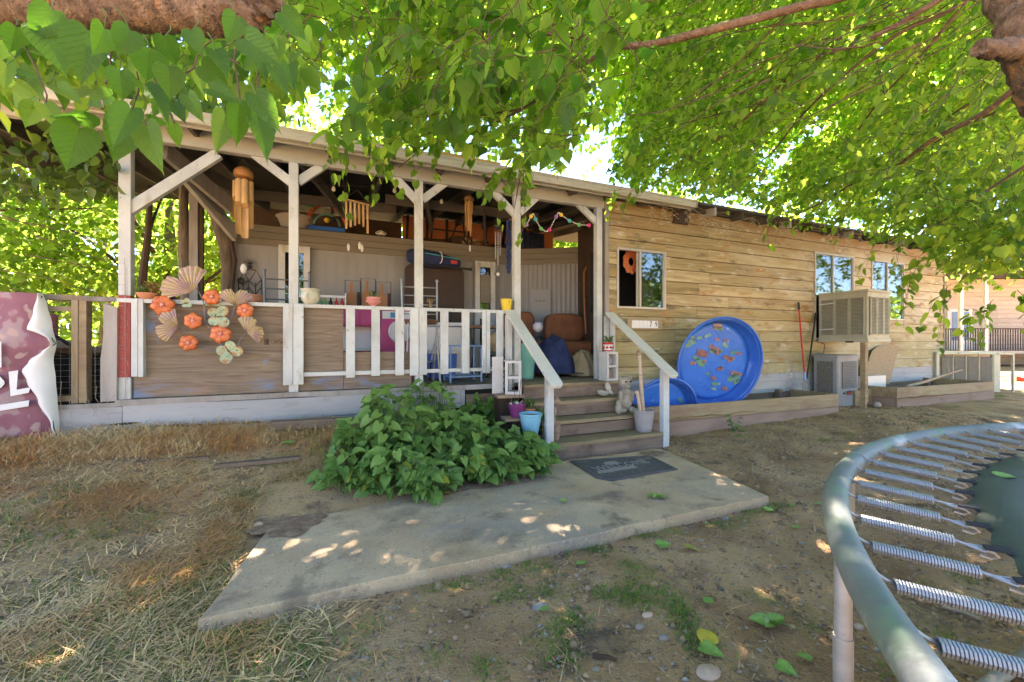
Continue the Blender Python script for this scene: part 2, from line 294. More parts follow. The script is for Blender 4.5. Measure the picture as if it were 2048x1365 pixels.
M['print_g']=pm('pool_print_green',[(.35,(.05,.25,.30)),(.6,(.17,.33,.20))],(18,18,18),rough=.4,rand=.2)
M['print_r']=pm('pool_print_red',[(.35,(.22,.07,.14)),(.6,(.34,.20,.15))],(18,18,18),rough=.4,rand=.2)
M['beige']=pm('cooler_enamel_beige',[(.3,(.33,.33,.27)),(.7,(.42,.42,.35))],(3,3,3),rough=.45,bump=.1,layers=[((.22,.19,.13),(3,3,3),.6,.78)])
M['beige2']=pm('cooler_enamel_cream',[(.3,(.46,.46,.36)),(.7,(.56,.56,.46))],(3,3,3),rough=.45,layers=[((.28,.24,.14),(4,4,4),.58,.75)])
M['louvre']=pm('cooler_louvre',[(.3,(.28,.28,.23)),(.7,(.36,.36,.3))],(6,6,6),rough=.5)
M['pad']=pm('cooler_pad_grey',[(.3,(.07,.07,.07)),(.7,(.16,.15,.14))],(30,30,30),rough=.9,bump=.6,bscale=60)
M['coolergrey']=pm('cooler_plastic_grey',[(.3,(.21,.225,.25)),(.7,(.28,.295,.32))],(3,3,3),rough=.5)
M['redp']=pm('red_paint',[(.3,(.42,.02,.02)),(.7,(.5,.04,.03))],(9,9,9),rough=.4)
M['osb']=pm('particle_board',[(.25,(.22,.15,.085)),(.5,(.36,.26,.16)),(.8,(.44,.34,.22))],(26,26,40),rough=.85,bump=.5,bscale=80)
M['block']=pm('cinder_block_painted',[(.3,(.46,.45,.44)),(.7,(.56,.55,.54))],(9,9,9),rough=.85,bump=.5,bscale=90,bdist=.003)
M['sofa']=pm('brown_suede',[(.3,(.14,.055,.025)),(.7,(.24,.10,.05))],(5,5,5),rough=.85)
M['navy']=pm('navy_cloth',[(.3,(.012,.022,.07)),(.7,(.025,.04,.12))],(6,6,6),rough=.9)
M['khaki']=pm('khaki_cloth',[(.3,(.24,.19,.11)),(.7,(.34,.28,.18))],(6,6,6),rough=.9)
M['pink']=pm('toy_pink_plastic',[(.3,(.45,.03,.16)),(.7,(.52,.05,.2))],(3,3,3),rough=.4)
M['plastic']=pm('white_plastic',[(.3,(.62,.62,.62)),(.7,(.68,.68,.68))],(3,3,3),rough=.4)
M['lilac']=pm('pale_ball',[(.3,(.48,.46,.53)),(.7,(.56,.54,.6))],(3,3,3),rough=.5)
M['toyblue']=pm('toy_blue_plastic',[(.3,(.04,.2,.42)),(.7,(.06,.26,.5))],(3,3,3),rough=.4)
M['darkpink']=pm('toy_magenta_plastic',[(.3,(.26,.01,.06)),(.7,(.32,.02,.08))],(3,3,3),rough=.4)
M['lightblue']=pm('light_blue_enamel',[(.3,(.16,.32,.62)),(.7,(.22,.39,.68))],(5,5,5),rough=.4)
M['teal']=pm('teal_plastic',[(.3,(.10,.33,.27)),(.7,(.14,.4,.33))],(5,5,5),rough=.5)
M['tabletop']=pm('dark_tabletop',[(.3,(.12,.055,.03)),(.7,(.2,.10,.06))],(3,12,12),rough=.45)
M['darkboard']=pm('dark_brown_board',[(.3,(.030,.018,.013)),(.7,(.05,.03,.022))],(2,2,2),rough=.6)
M['greenp']=pm('green_plastic',[(.3,(.05,.3,.09)),(.7,(.08,.38,.12))],(5,5,5),rough=.4)
M['basin']=pm('old_white_basin',[(.3,(.33,.29,.25)),(.7,(.42,.38,.33))],(5,5,5),rough=.6)
M['cutboard']=pm('varnished_board',[(.3,(.24,.09,.03)),(.7,(.33,.14,.05))],(4,4,20),rough=.4)
M['rope']=pm('wire_grey',[(.3,(.25,.24,.22)),(.7,(.4,.38,.35))],(20,20,20),rough=.6,metal=.3)
M['lightwire']=pm('icicle_light_wire',[(.3,(.5,.44,.32)),(.7,(.62,.56,.44))],(20,20,20),rough=.5)
M['bulb']=pm('clear_bulb',[(.3,(.6,.58,.5)),(.7,(.7,.68,.6))],(9,9,9),rough=.1)
M['driftwood']=pm('driftwood',[(.25,(.15,.09,.055)),(.5,(.28,.2,.14)),(.8,(.38,.3,.22))],(5,5,16),rough=.85,bump=.7,bscale=40,bdist=.008)
M['stone']=pm('carved_pale_resin',[(.25,(.19,.155,.115)),(.5,(.34,.30,.24)),(.8,(.46,.42,.35))],(16,16,10),rough=.8,bump=.7,bscale=50,bdist=.006)
M['shell']=pm('white_shell',[(.3,(.45,.42,.36)),(.7,(.58,.55,.48))],(12,12,12),rough=.5,bump=.4,bscale=30)
M['birch']=pm('birch_stick',[(.3,(.42,.30,.21)),(.7,(.55,.43,.33))],(10,10,30),rough=.8,layers=[((.16,.08,.045),(16,16,40),.62,.7)])
M['mat']=pm('door_mat_rubber',[(.3,(.07,.066,.066)),(.7,(.13,.122,.122))],(40,40,40),rough=.9,bump=.8,bscale=140,bdist=.004,layers=[((.25,.2,.15),(6,6,6),.55,.75)])
M['matlight']=pm('door_mat_print',[(.3,(.24,.225,.20)),(.7,(.33,.31,.28))],(40,40,40),rough=.9)
M['rockm']=pm('rock',[(.3,(.20,.17,.14)),(.7,(.36,.31,.26))],(9,9,9),rough=.85,bump=.4,bscale=40,rand=.2)
M['rockp']=pm('rock_pinkish',[(.3,(.42,.30,.22)),(.7,(.52,.38,.28))],(9,9,9),rough=.85,bump=.4,bscale=40)
M['pebble']=pm('pebbles',[(.25,(.13,.11,.09)),(.5,(.25,.215,.18)),(.8,(.40,.36,.31))],(11,11,11),rough=.85,island=True)
M['clod']=pm('dirt_clods',[(.25,(.20,.13,.075)),(.7,(.34,.23,.14))],(11,11,11),rough=1,island=True)
M['chip']=pm('leaf_litter',[(.25,(.16,.10,.055)),(.5,(.36,.26,.15)),(.8,(.55,.44,.28))],(7,7,7),rough=.9,island=True)
M['straw']=pm('dry_straw',[(.3,(.48,.30,.13)),(.5,(.68,.47,.23)),(.75,(.80,.62,.35))],(.8,.8,.8),rough=.8,island=True,layers=[((.62,.32,.12),(1.9,1.9,1.9),.45,.58)])
M['bark']=pm('mulberry_bark',[(.2,(.04,.025,.016)),(.45,(.12,.07,.045)),(.65,(.18,.115,.075)),(.85,(.25,.18,.13))],(9,9,9),rough=.9,bump=1,bscale=38,bdist=.02,layers=[((.35,.16,.05),(6,6,6),.6,.72),((.03,.02,.015),(12,12,12),.62,.68)])
M['barknear']=pm('near_bough_bark',[(.25,(.03,.018,.012)),(.42,(.09,.055,.034)),(.58,(.16,.105,.068)),(.78,(.27,.20,.15))],(26,26,26),detail=9,rough=.9,bump=1,bscale=120,bdist=.01,layers=[((.38,.17,.05),(14,14,14),.58,.68),((.03,.02,.015),(22,22,22),.60,.66),((.25,.26,.08),(18,18,18),.64,.70)])
M['twigbark']=pm('twig_bark',[(.3,(.06,.036,.022)),(.7,(.13,.08,.05))],(9,9,9),rough=.85)
M['trunkgrey']=pm('old_trunk_bark',[(.3,(.09,.07,.05)),(.7,(.19,.16,.125))],(16,16,3),rough=.95,bump=.9,bscale=40,bdist=.02)
M['branchw']=pm('dead_branch',[(.3,(.34,.25,.17)),(.7,(.45,.35,.25))],(9,9,9),rough=.85)
M['camo']=pm('camouflage_banner',[(.30,(.42,.27,.21)),(.35,(.40,.27,.24)),(.38,(.30,.21,.22)),(.46,(.29,.19,.21)),(.49,(.22,.08,.12)),(.60,(.19,.065,.10)),(.63,(.33,.23,.23))],(4.2,4.2,3.4),detail=2.5,rough=.5,spec=.4,bump=.1,bscale=8,bdist=.02)
M['bannerback']=pm('banner_back_white',[(.3,(.55,.58,.60)),(.7,(.64,.67,.69))],(3,3,3),rough=.5)
M['brick']=pm('porch_lower_cladding',[(.3,(.44,.34,.29)),(.7,(.54,.44,.38))],(6,6,6),rough=.9)
M['nsiding']=pm('neighbour_plank_tan',[(.3,(.46,.40,.34)),(.7,(.56,.49,.42))],(1,6,6),rough=.8,rand=.08)
M['bluewin']=pm('blue_window',[(.3,(.10,.16,.30)),(.7,(.16,.23,.4))],(1,1,1),rough=.15)
M['candyr']=pm('candy_red',[(.3,(.5,.02,.02)),(.7,(.55,.03,.03))],(9,9,9),rough=.35)
M['curtain']=pm('window_curtain',[(.3,(.30,.33,.27)),(.7,(.52,.56,.48))],(14,2,.6),rough=.9)
M['navystrap']=pm('blue_braid',[(.3,(.01,.03,.10)),(.7,(.02,.05,.16))],(20,20,20),rough=.8)
M['rug']=pm('striped_rug',[(.44,(.08,.07,.065)),(.5,(.34,.31,.28))],(2,26,2),rough=.95)
# ================================================= GROUND
def gzn(x,y):
    x=np.asarray(x,float);y=np.asarray(y,float)
    s=lambda a,b,t:(lambda q:q*q*(3-2*q))(np.clip((t-a)/(b-a),0,1))
    h=-.05+.05*s(-2.95,-1.4,y)
    h=h+.36*s(-2.1,-.1,y)*s(-.35,-1.5,x)
    h=h+.10*s(3,6.6,x)*s(-3.4,-.7,y)
    h=h+.06*s(-1.9,-3.2,x)*s(-4,-1.5,y)
    n=.010*np.sin(2.3*x+1.1*y)+.008*np.sin(3.7*y-1.9*x+1)+.006*np.sin(7.1*x+5.3*y)+.004*np.sin(13*x-11*y+2)
    slab=s(-2.35,-2.0,x)*s(2.3,1.9,x)*s(-2.95,-2.72,y)*s(-.9,-1.2,y)
    h=h+n*(1-slab)-.035*slab
    return h
def gz(x,y): return float(gzn(x,y))
def axis(lo,hi,st,far,n):
    a=list(np.arange(lo,hi+1e-6,st)); g=np.geomspace(st*2,far,n)
    return np.array(sorted([lo-x for x in g]+a+[hi+x for x in g]))
xs=axis(-6.5,8.5,.03,170,24); ys=axis(-5.0,.8,.03,170,24)
X,Y=np.meshgrid(xs,ys); Z=gzn(X,Y)
fine=[];
flat=np.stack([X.ravel(),Y.ravel(),Z.ravel()],1)
for i in range(len(flat)):
    x,y=flat[i,0],flat[i,1]
    if -6.6<x<8.6 and -5.1<y<.9:
        if -2.0<x<1.8 and -2.7<y<-1.25: continue
        flat[i,2]+=.012*noise.noise((x*6,y*6,0))+.009*noise.noise((x*19,y*19,3))+.005*abs(noise.noise((x*41,y*41,7)))
nx,ny=len(xs),len(ys)
I=np.arange(nx*ny).reshape(ny,nx)
Q=np.stack([I[:-1,:-1],I[:-1,1:],I[1:,1:],I[1:,:-1]],-1).reshape(-1,4)
def npmesh(name,V,Fq,mat,parent=None,kind=None,smooth=False):
    V=np.asarray(V,np.float32);Fq=np.asarray(Fq,np.int32);k=Fq.shape[1]
    me=bpy.data.meshes.new(name); me.vertices.add(len(V)); me.vertices.foreach_set('co',V.ravel())
    me.loops.add(Fq.size); me.loops.foreach_set('vertex_index',Fq.ravel())
    me.polygons.add(len(Fq)); me.polygons.foreach_set('loop_start',np.arange(0,Fq.size,k,dtype=np.int32))
    me.update(calc_edges=True)
    if smooth: me.shade_smooth()
    me.materials.append(mat)
    o=bpy.data.objects.new(name,me); COL.objects.link(o)
    if parent is not None:
        o.parent=parent; me.transform(Matrix.Translation(-parent.location))
    if kind: o['kind']=kind
    return o
M['ground']=pm('yard_dirt',[(.28,(.19,.10,.042)),(.42,(.34,.195,.09)),(.56,(.47,.295,.148)),(.74,(.56,.38,.205))],(1.3,1.3,1.3),detail=14,rough=.95,bump=1,bscale=80,bdist=.02,
  layers=[((.50,.33,.17),(1.2,1.2,1.2),.2,.5,(0,-.6,-1.9)),((.20,.15,.105),(2.6,2.6,2.6),.55,.68,(0,-.8,-2.0)),((.13,.09,.058),(3,3,3),.55,.68),((.20,.20,.055),(1.6,1.6,1.6),.60,.72),((.38,.30,.21),(45,45,45),.62,.68),((.11,.07,.042),(34,34,34),.58,.68)])
npmesh('ground',flat,Q,M['ground'],kind='structure',smooth=True)
# concrete slab: ragged outline, thickness
out=[]
def seg(a,b,n,j):
    for i in range(n):
        t=i/n; x=a[0]+(b[0]-a[0])*t; y=a[1]+(b[1]-a[1])*t
        out.append((x+j*noise.noise((x*5,y*5,1)),y+j*noise.noise((x*5,y*5,4))))
seg((-2.04,-2.72),(1.80,-2.715),60,.018); seg((1.80,-2.715),(2.06,-1.2),20,.012); seg((2.06,-1.2),(-1.78,-1.2),30,.05); seg((-1.78,-1.2),(-2.04,-2.72),24,.016)
mb=MB(); n=len(out)
cxy=(sum(p[0] for p in out)/n,sum(p[1] for p in out)/n)
rings=[(1.003,-.12),(1.0,-.010),(.997,0.0)]
vs=[]
for s_,z in rings:
    for x,y in out: vs.append((cxy[0]+(x-cxy[0])*s_,cxy[1]+(y-cxy[1])*s_,z))
fs=[(r*n+i,r*n+(i+1)%n,(r+1)*n+(i+1)%n,(r+1)*n+i) for r in range(2) for i in range(n)]+[tuple(range(2*n,3*n))]
mb.add(vs,fs); o=obj('concrete_path',mb,M['concrete'],kind='structure',smooth=False)
# soil spilled over the slab's left end and back edge
def blob_sheet(name,c,rx,ry,seed,z=.004,mat=None,label=None):
    mb=MB(); vs=[(c[0],c[1],z+.006)]
    for i in range(48):
        a=2*math.pi*i/48; k=.75+.5*noise.noise((math.cos(a)*2+seed,math.sin(a)*2,seed))
        vs.append((c[0]+rx*k*math.cos(a),c[1]+ry*k*math.sin(a),z))
    mb.add(vs,[(0,i+1,(i+1)%48+1) for i in range(48)])
    return obj(name,mb,mat or M['soilstain'],kind='structure')
blob_sheet('soil_patch',(-1.78,-1.75),.34,.30,3); blob_sheet('soil_patch',(1.85,-1.33),.2,.13,9); blob_sheet('soil_patch',(-.3,-1.55),.75,.15,12)

# ---- scattered litter on the ground (nobody could count it)
def pick(n,x0,x1,y0,y1,dens=None):
    x=rng.uniform(x0,x1,n); y=rng.uniform(y0,y1,n)
    if dens is not None:
        k=rng.random(n)<dens(x,y); x=x[k];y=y[k]
    return x,y
def nz(x,y,f,s=0):
    return .5+.25*(np.sin(f*x+1.3*s)+np.sin(f*.83*y+2.1*s+1))*np.cos(f*.47*(x+y)+s)+.25*np.sin(f*1.9*x-f*1.3*y+s)
def offslab(x,y): return ~((x>-2.0)&(x<1.85)&(y>-2.70)&(y<-1.2))
def blades(x,y,z0,L,wd,lean,mat,name,segs=3,parent=None,kind='stuff',az=None,spread=None):
    n=len(x); az=rng.uniform(0,2*np.pi,n) if az is None else az
    dx=np.cos(az);dy=np.sin(az); px=-dy;py=dx
    V=np.zeros((n,2*(segs+1),3),np.float32)
    for i in range(segs+1):
        t=i/segs; r=L*(lean*t*(.4+.6*t)+.15*t); h=L*np.sqrt(np.clip(1-lean**2*.98,0.001,1))*t*(1-.35*lean*t)
        ww=wd*(1-.85*t)
        for s_,sg in ((0,-1),(1,1)):
            V[:,2*i+s_,0]=x+dx*r+px*ww*sg; V[:,2*i+s_,1]=y+dy*r+py*ww*sg; V[:,2*i+s_,2]=z0+h
    base=(np.arange(n)*2*(segs+1))[:,None,None]
    q=np.array([[2*i,2*i+1,2*i+3,2*i+2] for i in range(segs)])[None]
    Fq=(base+q).reshape(-1,4)
    return npmesh(name,V.reshape(-1,3),Fq,mat,parent,kind)
def straw_d(x,y):
    a=np.clip((-.95-x)/.8+.22*(y+1.6),0,1)
    a=a*np.clip((y+3.9)/1.7,.14,1)
    return a*np.clip(nz(x,y,3.1,1)*1.5-.05,.25,1)*offslab(x,y)
x,y=pick(230000,-6.3,.2,-4.6,-.05,straw_d)
L=rng.uniform(.03,.12,len(x)); cl=nz(x,y,2.2,4)
blades(x,y,gzn(x,y)+rng.uniform(0,.02,len(x)),L,rng.uniform(.0016,.0042,len(x)),rng.uniform(.88,.997,len(x)),M['straw'],'dry_straw')
# mounded straw along the skirt
x,y=pick(16000,-3.9,-.75,-.75,-.03,lambda x,y:np.clip(nz(x,y,4,2)*1.4,0,1))
blades(x,y,gzn(x,y)+rng.uniform(0,.07,len(x)),rng.uniform(.05,.16,len(x)),rng.uniform(.0012,.0028,len(x)),rng.uniform(.7,.98,len(x)),M['straw'],'straw_mound')
M['grass']=leafmat('grass_blade',(.10,.19,.04),(.24,.31,.09),(.20,.34,.06),(.38,.46,.12),.4,.2)
M['weed']=leafmat('small_weed',(.09,.20,.035),(.17,.30,.06),(.2,.36,.06),(.3,.45,.1),.4,.2)
def tufts(cs,nb,rad,Lr,mat,name,wd=(.0015,.003)):
    X_=[];Y_=[]
    for (cx_,cy_,k) in cs:
        m=int(nb*k); X_.append(cx_+rng.normal(0,rad*k**.5,m)); Y_.append(cy_+rng.normal(0,rad*k**.5,m))
    x=np.concatenate(X_);y=np.concatenate(Y_)
    ok=offslab(x,y)&(y<-.04); x=x[ok];y=y[ok]
    blades(x,y,gzn(x,y)-.005,rng.uniform(*Lr,len(x)),rng.uniform(*wd,len(x)),rng.uniform(.25,.93,len(x)),mat,name)
G=[(60,1080,1.2),(180,1090,1),(250,1180,1.2),(100,1180,1),(150,1040,.6),(350,1150,1),(430,1130,1.5),(470,1200,1.3),(330,1230,1.5),(180,1230,.8),(60,1330,1.2),(430,1260,1.6),(520,1245,1.6),(240,1300,1),(620,1270,.8),(560,1310,.7),(300,1060,.5),(520,1060,.9),(480,1020,.8),(160,900,.9),(220,890,.9),(300,905,.7),(120,905,.7),(60,935,.9),(20,1000,.5),(260,925,.6),(380,1330,.9),(130,1290,.6),(10,1120,.9),(400,1180,1),(560,1000,1.0),(610,985,1.2),(650,1000,1.1),(560,930,.6),(600,860,.5),(690,870,.7),(330,870,.6)]
cs=[(lambda p:(p.x,p.y,k))(onZ(u,v,.02 if v>960 else .2)) for u,v,k in G]
tufts(cs,300,.12,(.025,.075),M['grass'],'grass',(.002,.0042))
Wd=[(1000,1140,.7),(1050,1115,.8),(1070,1130,.8),(1140,1090,.6),(1180,1080,.9),(1260,1055,.9),(1290,1060,.7),(1200,1095,.7),(1340,1055,.6),(1265,1130,.8),(1280,1150,.9),(1275,1180,.9),(1290,1200,.8),(1240,1200,.8),(1210,1190,.7),(1100,1180,.7),(1120,1200,.6),(1030,1180,.5),(1160,1240,.5),(1130,1250,.8),(1110,1270,.6),(1350,1210,.9),(1370,1240,.8),(1360,1225,.6),(1380,1270,.8),(1400,1280,.6),(1330,1190,.5),(1100,1300,.6),(1140,1330,.5),(1500,1015,1.1),(1530,1010,1.0),(1560,1005,.7),(1480,1035,.7),(1460,1050,.6),(1430,1045,.5),(1000,1195,.5),(960,1340,.6),(880,1310,.5),(760,1300,.4),(1700,1100,.4),(1880,1270,.6),(1780,1340,.4),(1650,880,.6),(1700,870,.6),(1760,885,.5),(1850,850,.5),(1480,870,.4),(1500,1185,.3),(1920,1150,.5),(1850,1180,.5),(920,1160,.8),(860,1165,.5),(740,1250,.5),(1960,870,.5),(2000,800,.8),(1900,820,.6)]
cs=[(lambda p:(p.x,p.y,k*.8))(onZ(u,v,-.04 if v>990 else .03)) for u,v,k in Wd]
tufts(cs,230,.07,(.012,.05),M['weed'],'small_weeds',(.0018,.004))
for k in range(60):
    pass
# pebbles, clods, litter chips: low-poly solids merged
def stones(x,y,r,flat_,mat,name,nz0=0,kind='stuff'):
    n=len(x)
    base=np.array([[1,0,0],[.3,.95,0],[-.8,.6,0],[-.8,-.6,0],[.3,-.95,0],[.1,.05,1],[0,0,-.6]],np.float32)
    fs=np.array([[i,(i+1)%5,5] for i in range(5)]+[[(i+1)%5,i,6] for i in range(5)])
    a=rng.uniform(0,2*np.pi,n); B=np.repeat(base[None],n,0)*rng.uniform(.65,1.3,(n,7,3))
    B[:,:,2]*=flat_
    xx=B[:,:,0]*np.cos(a)[:,None]-B[:,:,1]*np.sin(a)[:,None]; yy=B[:,:,0]*np.sin(a)[:,None]+B[:,:,1]*np.cos(a)[:,None]
    V=np.stack([xx*r[:,None]+x[:,None],yy*r[:,None]+y[:,None],B[:,:,2]*r[:,None]+(gzn(x,y)+nz0)[:,None]],-1).reshape(-1,3)
    Fq=((np.arange(n)*7)[:,None,None]+fs[None]).reshape(-1,3)
    return npmesh(name,V,Fq,mat,None,kind)
def gd(x,y): return offslab(x,y)*np.clip(nz(x,y,4,7)*1.3-.1,.1,1)
x,y=pick(16000,-3.5,8,-4.9,-.7,gd); stones(x,y,rng.gamma(2,.0026,len(x))+.0025,.6,M['pebble'],'gravel')
x,y=pick(420,-2.2,2.6,-4.6,-2.8,gd); stones(x,y,rng.uniform(.008,.018,len(x)),.6,M['pebble'],'small_stones')
x,y=pick(70000,-4,8,-4.9,-.6,lambda x,y:offslab(x,y)*np.clip(nz(x,y,5,3)*1.4-.2,.15,1)); stones(x,y,rng.gamma(2,.0036,len(x))+.002,.7,M['clod'],'dirt_crumbs')
x,y=pick(900,-2,1.8,-2.7,-1.25,lambda x,y:np.clip((y+2.1)*1.2,.06,1)); 
o=stones(x,y,rng.uniform(.002,.007,len(x)),.5,M['clod'],'dirt_on_slab',.04)
x,y=pick(48000,-4.5,9,-4.9,-.5,lambda x,y:offslab(x,y)*np.clip(nz(x,y,3.3,9)*1.4-.2,.2,1))
blades(x,y,gzn(x,y)+.004,rng.uniform(.012,.05,len(x)),rng.uniform(.001,.004,len(x)),rng.uniform(.97,.999,len(x)),M['chip'],'leaf_litter',segs=1)
x,y=pick(1100,-4.5,5,-4.9,-2.8,gd)
blades(x,y,gzn(x,y)+.008,rng.uniform(.06,.16,len(x)),rng.uniform(.0012,.0022,len(x)),rng.uniform(.985,.999,len(x)),M['straw'],'twig_litter',segs=2)
x,y=pick(200,-1.9,1.8,-2.65,-1.4); blades(x,y,.006+x*0,rng.uniform(.01,.035,len(x)),rng.uniform(.001,.003,len(x)),rng.uniform(.97,.999,len(x)),M['chip'],'litter_on_slab',segs=1)

# ================================================= HOUSE WING
M['glass']=bpy.data.materials.new('window_glass'); m=M['glass']; m.use_nodes=True; N=m.node_tree.nodes; Lk=m.node_tree.links
for nd in list(N):
    if nd.bl_idname=='ShaderNodeBsdfPrincipled': N.remove(nd)
gl=N.new('ShaderNodeBsdfGlossy'); gl.inputs['Roughness'].default_value=.02; gl.inputs[0].default_value=(.85,.9,.9,1)
tp=N.new('ShaderNodeBsdfTransparent'); tp.inputs[0].default_value=(.88,.92,.90,1)
fz=N.new('ShaderNodeFresnel'); fz.inputs[0].default_value=1.65
mad=N.new('ShaderNodeMath'); mad.operation='MULTIPLY_ADD'; mad.inputs[1].default_value=.9; mad.inputs[2].default_value=.02; mad.use_clamp=True; Lk.new(fz.outputs[0],mad.inputs[0])
mx=N.new('ShaderNodeMixShader'); Lk.new(mad.outputs[0],mx.inputs[0]); Lk.new(tp.outputs[0],mx.inputs[1]); Lk.new(gl.outputs[0],mx.inputs[2]); Lk.new(mx.outputs[0],N['Material Output'].inputs[0])
house=thing('plank_house_wing',(2.18,0,0),'long plank-clad house wing in honey and weathered pine with sliding windows','house')
WX0,WX1=2.18,11.72
wins=[(2.345,3.275,1.755,2.655),(6.93,8.18,1.30,2.975),(8.79,10.02,1.72,2.975)]
# hull behind the planks
mb=MB(); 
def rects_minus(x0,x1,z0,z1,holes):
    res=[(x0,x1,z0,z1)]
    for h in holes:
        nr=[]
        for a0,a1,b0,b1 in res:
            if h[0]>=a1 or h[1]<=a0 or h[2]>=b1-1e-6 or h[3]<=b0+1e-6: nr.append((a0,a1,b0,b1)); continue
            if h[0]>a0: nr.append((a0,h[0],b0,b1))
            if h[1]<a1: nr.append((h[1],a1,b0,b1))
            c0=max(a0,h[0]);c1=min(a1,h[1])
            if h[2]>b0: nr.append((c0,c1,b0,h[2]))
            if h[3]<b1: nr.append((c0,c1,h[3],b1))
        res=nr
    return res
for a0,a1,b0,b1 in rects_minus(WX0+.02,WX1-.01,0.0,3.34,wins): mb.box(a0,a1,.045,.12,b0,b1)
obj('wall_sheathing',mb,M['stud'],house)
# planks
z=.69; row=0; prev=[]
while z<3.33:
    zt=min(z+.188,3.345)
    cuts=[WX0+.02]; xx=WX0+(.3 if row%2 else 1.2)+rng.uniform(0,1.6)
    while xx<WX1-.8: cuts.append(xx); xx+=rng.uniform(1.7,3.6)
    cuts.append(WX1)
    for a,b in zip(cuts[:-1],cuts[1:]):
        for a0,a1,b0,b1 in rects_minus(a+.0015,b-.0015,z,zt,wins):
            if a1-a0<.02 or b1-b0<.012: continue
            sag=rng.uniform(-.002,.002)
            def yo(zz): return .004+.016*(zz-z)/.19
            y0b=yo(b0)-.004+sag; y0t=yo(b1)-.004+sag; g=.0025
            mb=MB(); nseg=max(2,int((a1-a0)/.5))
            vs=[];
            for i in range(nseg+1):
                x_=a0+(a1-a0)*i/nseg; wv=.0025*noise.noise((x_*1.3,z*7,2))
                vs+=[(x_,y0b+.0,b0+g+wv),(x_,y0t,b1-g+wv),(x_,.043,b1-g+wv),(x_,.043,b0+g+wv)]
            fs=[(0,1,2,3)]+[(4*nseg+3,4*nseg+2,4*nseg+1,4*nseg)]
            for i in range(nseg):
                for k in range(4): fs.append((4*i+k,4*(i+1)+k,4*(i+1)+(k+1)%4,4*i+(k+1)%4))
            mb.add(vs,fs); obj('plank',mb,M['siding'],house)
    z+=.19; row+=1
z=-.02
while z<.66:
    cuts=[WX0+.05,4.9+rng.uniform(-.5,.5),7.6+rng.uniform(-.6,.6),WX1]
    for a,b in zip(cuts[:-1],cuts[1:]):
        mb=MB().box(a+.002,b-.002,.012,.043,z+.003,min(z+.142,.688)); obj('skirting_plank',mb,M['sidingskirt'],house)
    z+=.1425
# corner trims, end wall, side wall (slanted, into the porch)
obj('corner_trim',MB().box(2.135,2.20,-.012,.06,.70,3.34),M['greywood'],house)
obj('corner_trim',MB().box(WX1,WX1+.03,-.01,.12,-.02,3.34),M['greywood'],house)
mb=MB().beam((2.20,.09,1.95),(2.80,1.75,1.95),.05,2.8); obj('side_wall',mb,M['stud'],house)
mb=MB().box(WX1-.04,WX1,.12,4.5,0,3.5); obj('end_wall',mb,M['nsiding'],house)
# rooms behind the windows, their unlit dark put into the lining colour
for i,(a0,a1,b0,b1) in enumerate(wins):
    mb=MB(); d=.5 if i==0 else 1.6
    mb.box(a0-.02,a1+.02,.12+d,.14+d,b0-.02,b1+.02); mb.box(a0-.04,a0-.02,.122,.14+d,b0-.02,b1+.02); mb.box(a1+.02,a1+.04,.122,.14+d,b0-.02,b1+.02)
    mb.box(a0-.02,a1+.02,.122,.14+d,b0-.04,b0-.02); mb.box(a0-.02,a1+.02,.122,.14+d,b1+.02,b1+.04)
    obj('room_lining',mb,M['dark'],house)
def window(i,a0,a1,b0,b1,openleft):
    fr=MB(); t=.032
    fr.box(a0,a1,-.012,.05,b0,b0+t); fr.box(a0,a1,-.012,.05,b1-t,b1); fr.box(a0,a0+t,-.011,.05,b0+t,b1-t); fr.box(a1-t,a1,-.011,.05,b0+t,b1-t)
    w=obj('window',fr,M['alu'],house,bev=.002)
    mid=a0+(a1-a0)*(.47 if i!=2 else .49)
    obj('sash',MB().box(mid-.016,mid+.016,.0,.03,b0+t,b1-t),M['alu'],w); obj('sash',MB().box(a1-t-.02,a1-t,.004,.03,b0+t,b1-t),M['alu'],w)
    p=MB().box(mid+.016,a1-t-.02,.012,.018,b0+t,b1-t); obj('pane',p,M['glass'],w)
    if not openleft:
        p=MB().box(a0+t,mid-.016,.022,.028,b0+t,b1-t); obj('pane',p,M['glass'],w)
        c=MB().grid(lambda u,v:(a0+.04+(a1-a0-.08)*u,.10+.012*math.sin(u*60),b0+.03+(b1-b0-.06)*v),60,1); obj('curtain',c,M['curtain'],w)
    else:
        s=MB(); s.box(mid-.05,mid-.026,.03,.045,b0+t,b1-t); obj('sliding_sash',s,M['alu'],w)
        c=MB().grid(lambda u,v:(mid+.02+(a1-mid-.05)*u,.13+.015*math.sin(u*24),b0+.03+(b1-b0-.06)*v),40,1); obj('curtain',c,M['curtain'],w)
for i,wd_ in enumerate(wins): window(i,*wd_,i==0)
